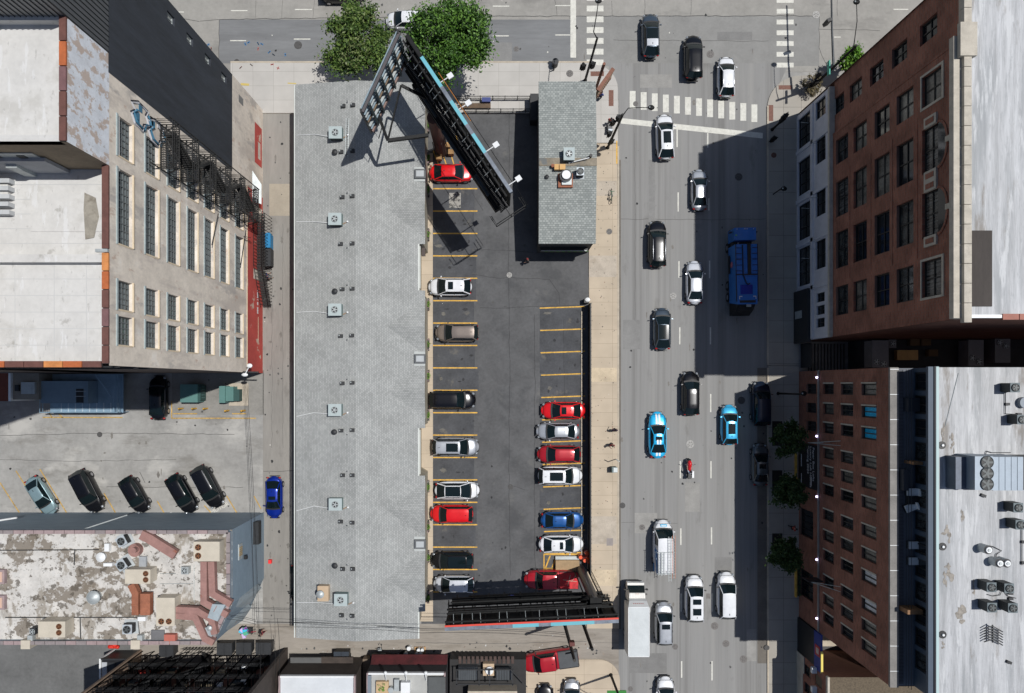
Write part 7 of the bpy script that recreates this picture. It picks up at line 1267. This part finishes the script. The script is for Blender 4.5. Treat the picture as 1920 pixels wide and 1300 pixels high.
t = thing('utility_pole', 'utility pole with white lamps at the lower factory corner', 'utility pole', G(487, 697), 0, 'utility poles'); b = MB(); b.tube([G(487, 698, 0), G(487, 698, 6.2)], .13, DKMETAL, 8); b.build('pole', t); b = MB(); b.beam(G(470, 699, 6.0), G(520, 700, 6.0), .14, .14, DKMETAL); b.ball(P(468, 686, 6.4), (.3, .25, .15), WHITE, 10, 5); b.ball(P(459, 703, 6.2), (.35, .2, .15), WHITE, 10, 5); b.tube([P(468, 686, 6.4), P(459, 703, 6.2)], .05, WHITE, 5); b.build('cross_arm', t)
WIRE = mat('cable_black', (.015, .015, .015), .6, var=0); b = MB()
def wire(p, q, sag=.6, r=.02):
    p, q = Vector(p), Vector(q); b.tube([p.lerp(q, i / 10) - Vector((0, 0, sag * (1 - (2 * i / 10 - 1) ** 2))) for i in range(11)], r, WIRE, 4)
for x, y, z in ((1062, 1187, 8), (1062, 1195, 8), (1060, 1190, 7)):
    wire(P(x, y, z), P(790, y - 8, z)); wire(P(790, y - 8, z), P(480, y - 24 + (z - 7) * 5, z)); wire(P(480, y - 24, z), P(380, y - 35, z + 2))
for x, dx in ((462, 24), (457, 21)): wire(P(x, 706, 6), P(x + dx, 1190, 7), .4)
wire(P(486, 1180, 7), P(484, 1300, 9)); wire(P(512, 1190, 7), P(514, 1290, 9)); wire(P(520, 1160, 7), P(521, 1300, 9))
tag(b.build('utility_wires'), 'black overhead wires along the bottom and left alleys', 'cable')
b = MB(); wire(P(415, 430, 11), P(472, 455, 4), .1, .03); wire(P(440, 440, 7), P(470, 446, 5), .1, .03); b.build('facade_wires', fb)
# meters, box and bikes on the tan pavement
t = thing('leaning_bicycle', 'green bicycle parked on the tan pavement near the restaurant', 'bicycle', G(1144, 370)); b = MB()
for dy in (-.5, .5): b.tube([(gx(1145), gy(370) + dy + .33 * math.cos(a * .5236), .45 + .33 * math.sin(a * .5236)) for a in range(13)], .03, BLACK, 5)
b.build('wheel', t); b = MB(); X_ = gx(1145); Y_ = gy(370); BG2 = mat('bike_green', (.08, .2, .12), .4, var=0)
for p, q in (((0, -.5, .45), (0, -.1, .9)), ((0, -.5, .45), (0, 0, .45)), ((0, 0, .45), (0, -.1, .95)), ((0, 0, .45), (0, .38, .9)), ((0, -.1, .9), (0, .38, .9)), ((0, .5, .45), (.05, .36, 1.1)), ((-.25, .33, 1.12), (.28, .36, 1.12))): b.tube([(X_ + p[0], Y_ + p[1], p[2]), (X_ + q[0], Y_ + q[1], q[2])], .03, BG2, 5)
b.build('frame', t); b = MB(); b.box((X_, Y_ - .12, 1.0), (.16, .28, .06), BLACK); b.build('saddle', t)
b = MB(); b.tube([G(1154, 861, .12), G(1154, 861, 2.4)], .05, GALV, 6); b.tube([G(1154, 861, 2.3), G(1148, 857, 2.5)], .05, GALV, 6); b.build('sign_post', None, label='thin bent sign post on the tan pavement', cat='post')
b = MB(); c = G(1149, 879, 0); b.box((c.x, c.y, .65), (.55, .6, 1.05), mat('meter_green', (.12, .17, .17), .6, var=.1)); b.box((c.x + .1, c.y, 1.2), (.45, .5, .08), GALV); b.build('parking_kiosk', None, label='grey green parking pay box on the tan pavement', cat='pay box')
b = MB(); b.tube([G(1117, 378, .12), G(1117, 378, 1.4)], .03, DKMETAL, 6); b.build('post', None, label='short thin post beside the parked bicycle', cat='post') if 0 else None
t = thing('corner_sign', 'brown wooden blade sign jutting from the restaurant corner over the pavement', 'sign', G(1118, 165)); b = MB(); p, q = Vector((*P(1121, 170, 5.6).to_2d(), 5.6)), Vector((*P(1150, 129, 5.6).to_2d(), 5.6)); WB = mat('brown_sign_wood', A(140, 96, 78), .75, var=.15, scale=3); b.beam(p, q, .4, .2, WB); dn = Vector((0, 0, -2.2)); b.beam(p + dn / 2, q + dn / 2, .25, 2.0, mat('sign_face_tan', A(206, 180, 150), .8, var=.1)); b.build('sign_board', t); b = MB()
for i in range(10): c = p.lerp(q, (i + .7) / 11) + Vector((.14, -.1, -1.6)); b.box(c, (.16, .05, .5), WB, .8)
b.build('sign_lettering', t); b = MB(); b.cyl(Vector((*G(1117, 168).to_2d(), 0)), .16, 6.2, WB, 12); b.build('post', t)
b = MB(); b.poly([G(1138, 1294, .14), G(1174, 1294, .14), G(1174, 1330, .14), G(1138, 1330, .14)][::-1], mat('green_mat', (.04, .22, .04), .8, var=.1)); b.build('green_panel', None, label='bright green panel cut off by the bottom edge', cat='mat')
# ================= people =================
SKIN = mat('skin', (.42, .24, .17), .6, var=0); SKIN2 = mat('skin_dark', (.14, .075, .05), .6, var=0); HAIR = mat('hair_dark', (.015, .012, .01), .6, var=0)
def skin_obj(name, verts, edges, radii, m_, parent, root=0):
    me = bpy.data.meshes.new(name); me.from_pydata(verts, edges, []); me.materials.append(m_); o = bpy.data.objects.new(name, me); SC.collection.objects.link(o); o.parent = parent
    sm = o.modifiers.new('skin', 'SKIN'); sm.use_smooth_shade = True; d = me.skin_vertices[0].data
    for i, r in enumerate(radii): d[i].radius = (r, r) if not isinstance(r, tuple) else r
    d[root].use_root = True; su = o.modifiers.new('sub', 'SUBSURF'); su.levels = su.render_levels = 1; return o
def person(px, py, head, lab, top, legs, name='person', skin=SKIN, hair=HAIR, pose='walk', extra=None, sc=1.0, z=0.0, hat=None):
    t = thing(name, lab, 'person', G(px, py, z), math.radians(head)); t.scale = (sc, sc, sc); V, E_, Rr = [], [], []
    def add(p, r, par=None): V.append(p); Rr.append(r); (E_.append((par, len(V) - 1)) if par is not None else None); return len(V) - 1
    sit = pose == 'sit'; hz = .78 if sit else .93; lean = .18 if sit else .04
    pel = add((0, 0, hz), (.15, .12)); wa = add((lean * .4, 0, hz + .2), (.125, .1), pel); ch = add((lean, 0, hz + .42), (.16, .12), wa); nk = add((lean + .03, 0, hz + .58), .055, ch); hd = add((lean + .06, 0, hz + .69), .09, nk); add((lean + .07, 0, hz + .82), .075, hd); nose = add((lean + .175, 0, hz + .72), .018, hd)
    arms, hips = [], []
    for sy in (-1, 1):
        sw = .22 * sy if pose == 'walk' else .0; sh = add((lean, sy * .19, hz + .5), .055, ch); fwd = .38 if sit else .05 + sw * .6
        el = add((lean + fwd * .5, sy * .27, hz + .25), .042, sh); wr = add((lean + fwd + .12, sy * .26, hz + (.12 if sit else .02)), .03, el); pa = add((lean + fwd + .17, sy * .26, hz + (.1 if sit else -.05)), .032, wr); arms.append((sh, el, wr))
        for k, (dy, L_) in enumerate(((-.03, .07), (-.01, .085), (.01, .08), (.03, .06))): k1 = add((V[pa][0] + L_ * .55, V[pa][1] + dy, V[pa][2] - L_ * .5), .0095, pa); add((V[pa][0] + L_ * .55, V[pa][1] + dy, V[pa][2] - L_ * 1.0), .008, k1)
        add((V[pa][0] - .01, V[pa][1] - sy * .05, V[pa][2] - .03), .01, pa)
        hp = add((0, sy * .1, hz - .06), .095, pel); f2 = .42 if sit else -.16 * sy if pose == 'walk' else 0; kn = add((f2 if sit else f2 * .6 + .04, sy * .11 * (1.6 if sit else 1), hz - (.12 if sit else .46)), .062, hp)
        an = add((f2 - (.05 if sit else 0), sy * .11 * (1.6 if sit else 1), hz - .86 if not sit else .3), .04, kn); add((V[an][0] + .17, V[an][1], V[an][2] - .03), .036, an); hips.append((hp, kn, an))
    skin_obj('body', V, E_, Rr, skin, t)
    def sub(nm, idx, ed, grow, m_):
        mp = {i: k for k, i in enumerate(idx)}; skin_obj(nm, [V[i] for i in idx], [(mp[a], mp[c]) for a, c in ed], [tuple(q + grow for q in Rr[i]) if isinstance(Rr[i], tuple) else Rr[i] + grow for i in idx], m_, t)
    sub('shirt', [pel, wa, ch] + [i for a in arms for i in a[:2]], [(pel, wa), (wa, ch)] + [(ch, a[0]) for a in arms] + [(a[0], a[1]) for a in arms], .035, top)
    sub('trousers', [pel] + [i for a in hips for i in a], [(pel, a[0]) for a in hips] + [(a[0], a[1]) for a in hips] + [(a[1], a[2]) for a in hips], .014, legs)
    b = MB(); c = V[hd]; b.ball((c[0] - .02, 0, c[2] + .08), (.125, .105, .10), hat or hair, 12, 8); b.build('helmet' if hat and sit else 'hair', t, local=True)
    b = MB(); 
    for sy in (-1, 1): b.ball((c[0] + .085, sy * .035, c[2] + .05), .012, BLACK, 6, 4); b.ball((c[0], sy * .1, c[2] + .03), (.02, .015, .03), skin, 6, 4)
    b.ball((c[0] + .09, 0, c[2] - .03), (.01, .03, .01), RED, 6, 4); b.build('face', t, local=True)
    for h_ in hips: b = MB(); a = V[h_[2]]; b.ball((a[0] + .07, a[1], a[2] - .04), (.15, .055, .05), BLACK, 10, 5); b.build('shoe', t, local=True)
    if extra: extra(t)
    return t
C = lambda n, *c: mat('cloth_' + n, c, .85, var=.1, scale=6)
DNM, BLK, GRY = C('denim', .04, .07, .14), C('black', .012, .012, .014), C('grey', .16, .16, .16)
person(1124, 186, 60, 'person in bright blue top walking past the restaurant corner', C('blue', .03, .06, .25), BLK); person(1150, 806, 90, 'person in dark purple clothes on the tan pavement, upper of two', C('plum', .05, .02, .06), BLK, hair=BLK); person(1144, 833, -80, 'person in dark red top on the tan pavement, lower of two', C('maroon', .2, .02, .025), BLK)
person(507, 521, 20, 'person in blue hoodie next to the alley stair', C('hoodie', .01, .02, .13), GRY, hat=C('hoodie', .01, .02, .13)); person(989, 491, 180, 'person in dark clothes at the edge of the restaurant shadow', BLK, BLK, hair=C('maroon', .2, .02, .025)); person(1480, 987, 10, 'person in red and black in the shade between street trees', C('crimson', .3, .03, .02), BLK); person(768, 1236, 200, 'person in navy shirt standing behind the red awning', C('navy', .015, .02, .05), BLK, pose='stand')
person(495, 1182, 10, 'person in dark clothes pulling a colourful cart in the alley', BLK, C('burgundy', .15, .02, .03))
def stroll(t): pass
person(1142, 232, -90, 'person in pink red top pushing a small cart by the signal pole', C('coral', .6, .12, .1), GRY)
t = thing('push_cart', 'small grey cart pushed by the person in the pink top', 'cart', G(1142, 242)); b = MB(); c = G(1142, 242, 0); b.box((c.x, c.y - .1, .6), (.5, .75, .4), GRY); b.box((c.x, c.y - .5, .85), (.45, .25, .3), LG); b.build('cart_body', t); b = MB()
for sx in (-.25, .25):
    for sy in (-.4, .25): b.ball((c.x + sx, c.y + sy, .14), (.05, .14, .14), BLACK, 8, 5)
b.tube([(c.x - .2, c.y + .3, .8), (c.x - .2, c.y + .6, 1.05), (c.x + .2, c.y + .6, 1.05), (c.x + .2, c.y + .3, .8)], .02, BLACK, 5); b.build('wheel', t)
t = thing('shopping_cart', 'cart piled with purple and light blue bags in the alley', 'cart', G(466, 1180)); b = MB(); c = G(466, 1180, 0)
for sx in (-.6, .6):
    for sy in (-.3, .3): b.tube([(c.x + sx, c.y + sy, .1), (c.x + sx, c.y + sy, .9)], .03, DKMETAL, 5)
b.tube([(c.x + .6, c.y, .9), (c.x + 1.2, c.y + .1, 1.0)], .04, mat('cart_red', (.4, .02, .05), .5, var=0), 5); b.box((c.x, c.y, .4), (1.3, .7, .08), DKMETAL); b.build('cart_frame', t); b = MB()
for i in range(12): b.box((c.x + R.uniform(-.45, .45), c.y + R.uniform(-.3, .3), .7 + .05 * i), (.5, .35, .3), (mat('bag_purple', (.3, .05, .45), .5, var=0), mat('bag_cyan', (.05, .5, .7), .5, var=0), mat('bag_lilac', (.6, .45, .75), .5, var=0), mat('bag_green', (.1, .4, .25), .5, var=0))[i % 4], R.uniform(0, 3))
b.build('bags', t)
# motorcycle and rider
t = thing('motorcycle', 'red motorcycle with white panniers on the open road', 'motorcycle', G(1289, 878), math.radians(90), AV); MR = mat('bike_red', (.55, .01, .015), .25, var=0, coat=.6); b = MB(); b.ball((.55, 0, .85), (.48, .26, .3), MR, 14, 8); b.ball((.15, 0, .8), (.4, .2, .22), MR, 12, 6); b.ball((.95, 0, .8), (.2, .2, .2), BLACK, 10, 6); b.build('fairing', t, local=True)
for x, nm in ((.85, 'front_wheel'), (-.7, 'rear_wheel')): b = MB(); b.tube([(x + .27 * math.cos(a * .449), 0, .33 + .27 * math.sin(a * .449)) for a in range(15)], .07, BLACK, 6); b.build(nm, t, local=True)
b = MB(); b.box((-.35, 0, .78), (.9, .28, .16), BLACK); b.box((-.95, 0, .8), (.3, .36, .3), BLACK); b.build('seat', t, local=True); b = MB(); b.tube([(.45, -.42, 1.05), (.6, 0, 1.02), (.45, .42, 1.05)], .025, BLACK, 6)
for sy in (-1, 1): b.box((.55, sy * .5, 1.12), (.06, .16, .08), BLACK)
b.build('handlebar', t, local=True); b = MB(); b.box((-.6, -.38, .7), (.75, .22, .4), WHITE); b.build('pannier', t, local=True)
person(1289, 886, 90, 'motorcycle rider in white shirt with dark helmet', C('white', .65, .65, .72), BLK, pose='sit', hat=BLACK)
# drums and pots in the bottom alley
DW = mat('bucket_white', (.62, .64, .64), .5, var=.05); i = 0
t = thing('pallet', 'wooden pallet carrying white buckets in the bottom alley', 'pallet', G(788, 1223)); b = MB()
for k in range(6): b.box(G(779 + k * 3.6, 1223, .14), (.16, 1.3, .04), mat('pallet_wood', A(196, 156, 110), .8, var=.2))
for k in range(3): b.box(G(788, 1214 + k * 9, .07), (1.25, .1, .1), mat('pallet_wood', A(196, 156, 110), .8))
b.build('pallet_boards', t)
for k, (x, y) in enumerate(((786, 1215), (793, 1215), (783, 1222), (790, 1222), (787, 1228), (793, 1229))): b = MB(); b.cyl(G(x, y, .17), .16, .55, DW, 14, .18); b.cyl(G(x, y, .72), .185, .04, WHITE, 14); b.build('bucket', None, label='white lidded bucket on the pallet, %s' % ('top left', 'top right', 'middle left', 'middle right', 'bottom left', 'bottom right')[k], cat='bucket', group='white buckets')
for x, y, lb in ((768, 1212, 'white bucket standing alone left of the pallet'), (762, 1223, 'white bucket beside the toppled chairs')): b = MB(); b.cyl(G(x, y, .0), .2, .7, DW, 14, .23); b.cyl(G(x, y, .7), .23, .04, WHITE, 14); b.build('bucket', None, label=lb, cat='bucket', group='white buckets')
for x, y, rz, lb in ((713, 1216, .3, 'folding chair below the motel end'), (755, 1221, 1.2, 'folding chair left of the white buckets'), (736, 1241, .6, 'folding chair near the black dumpster')):
    t = thing('folding_chair', 'black ' + lb, 'chair', G(x, y), rz, 'folding chairs'); b = MB()
    for sx in (-.2, .2): b.tube([(sx, -.22, 0), (sx, .22, .9)], .02, BLACK, 5); b.tube([(sx, .22, 0), (sx, -.22, .45)], .02, BLACK, 5)
    b.build('legs', t, local=True); b = MB(); b.box((0, 0, .45), (.42, .4, .03), GALV if x == 713 else BLACK); b.build('seat', t, local=True); b = MB(); b.box((0, .2, .82), (.42, .03, .18), BLACK); b.build('backrest', t, local=True)
b = MB(); rr = random.Random(12)
for _ in range(120):
    x, y = (rr.uniform(560, 830), rr.uniform(1208, 1236)) if rr.random() < .7 else (rr.uniform(850, 1140), rr.uniform(1190, 1225)); c = G(x, y, .03); s_ = rr.uniform(.03, .13); b.poly([c + Vector((rr.uniform(-s_, s_), rr.uniform(-s_, s_), rr.uniform(0, .04))) for _ in range(4)], rr.choice((WHITE, WHITE, GALV, BLACK, BRN)))
tag(b.build('litter'), kind='stuff'); b = MB(); c = G(508, 1052, 0); b.box((c.x, c.y, .22), (.32, .42, .4), mat('bright_red', (.8, .03, .03), .5, var=0)); b.build('red_bag', None, label='small bright red bag lying in the left alley', cat='bag')
for x, y, lb in ((109, 964, 'left'), (322, 963, 'middle'), (491, 963, 'right')): b = MB(); b.ball(G(x, y, .15), (.26, .16, .15), WHITE, 10, 5); b.build('parking_stone', None, label='%s of the white painted stones along the workshop wall' % lb, cat='stone', group='white painted stones')
b = MB(); b.tube([G(150, 1200, 0), G(150, 1200, 0)], .01, BLACK) if 0 else None
for y, lb in ((1153, 0),): pass
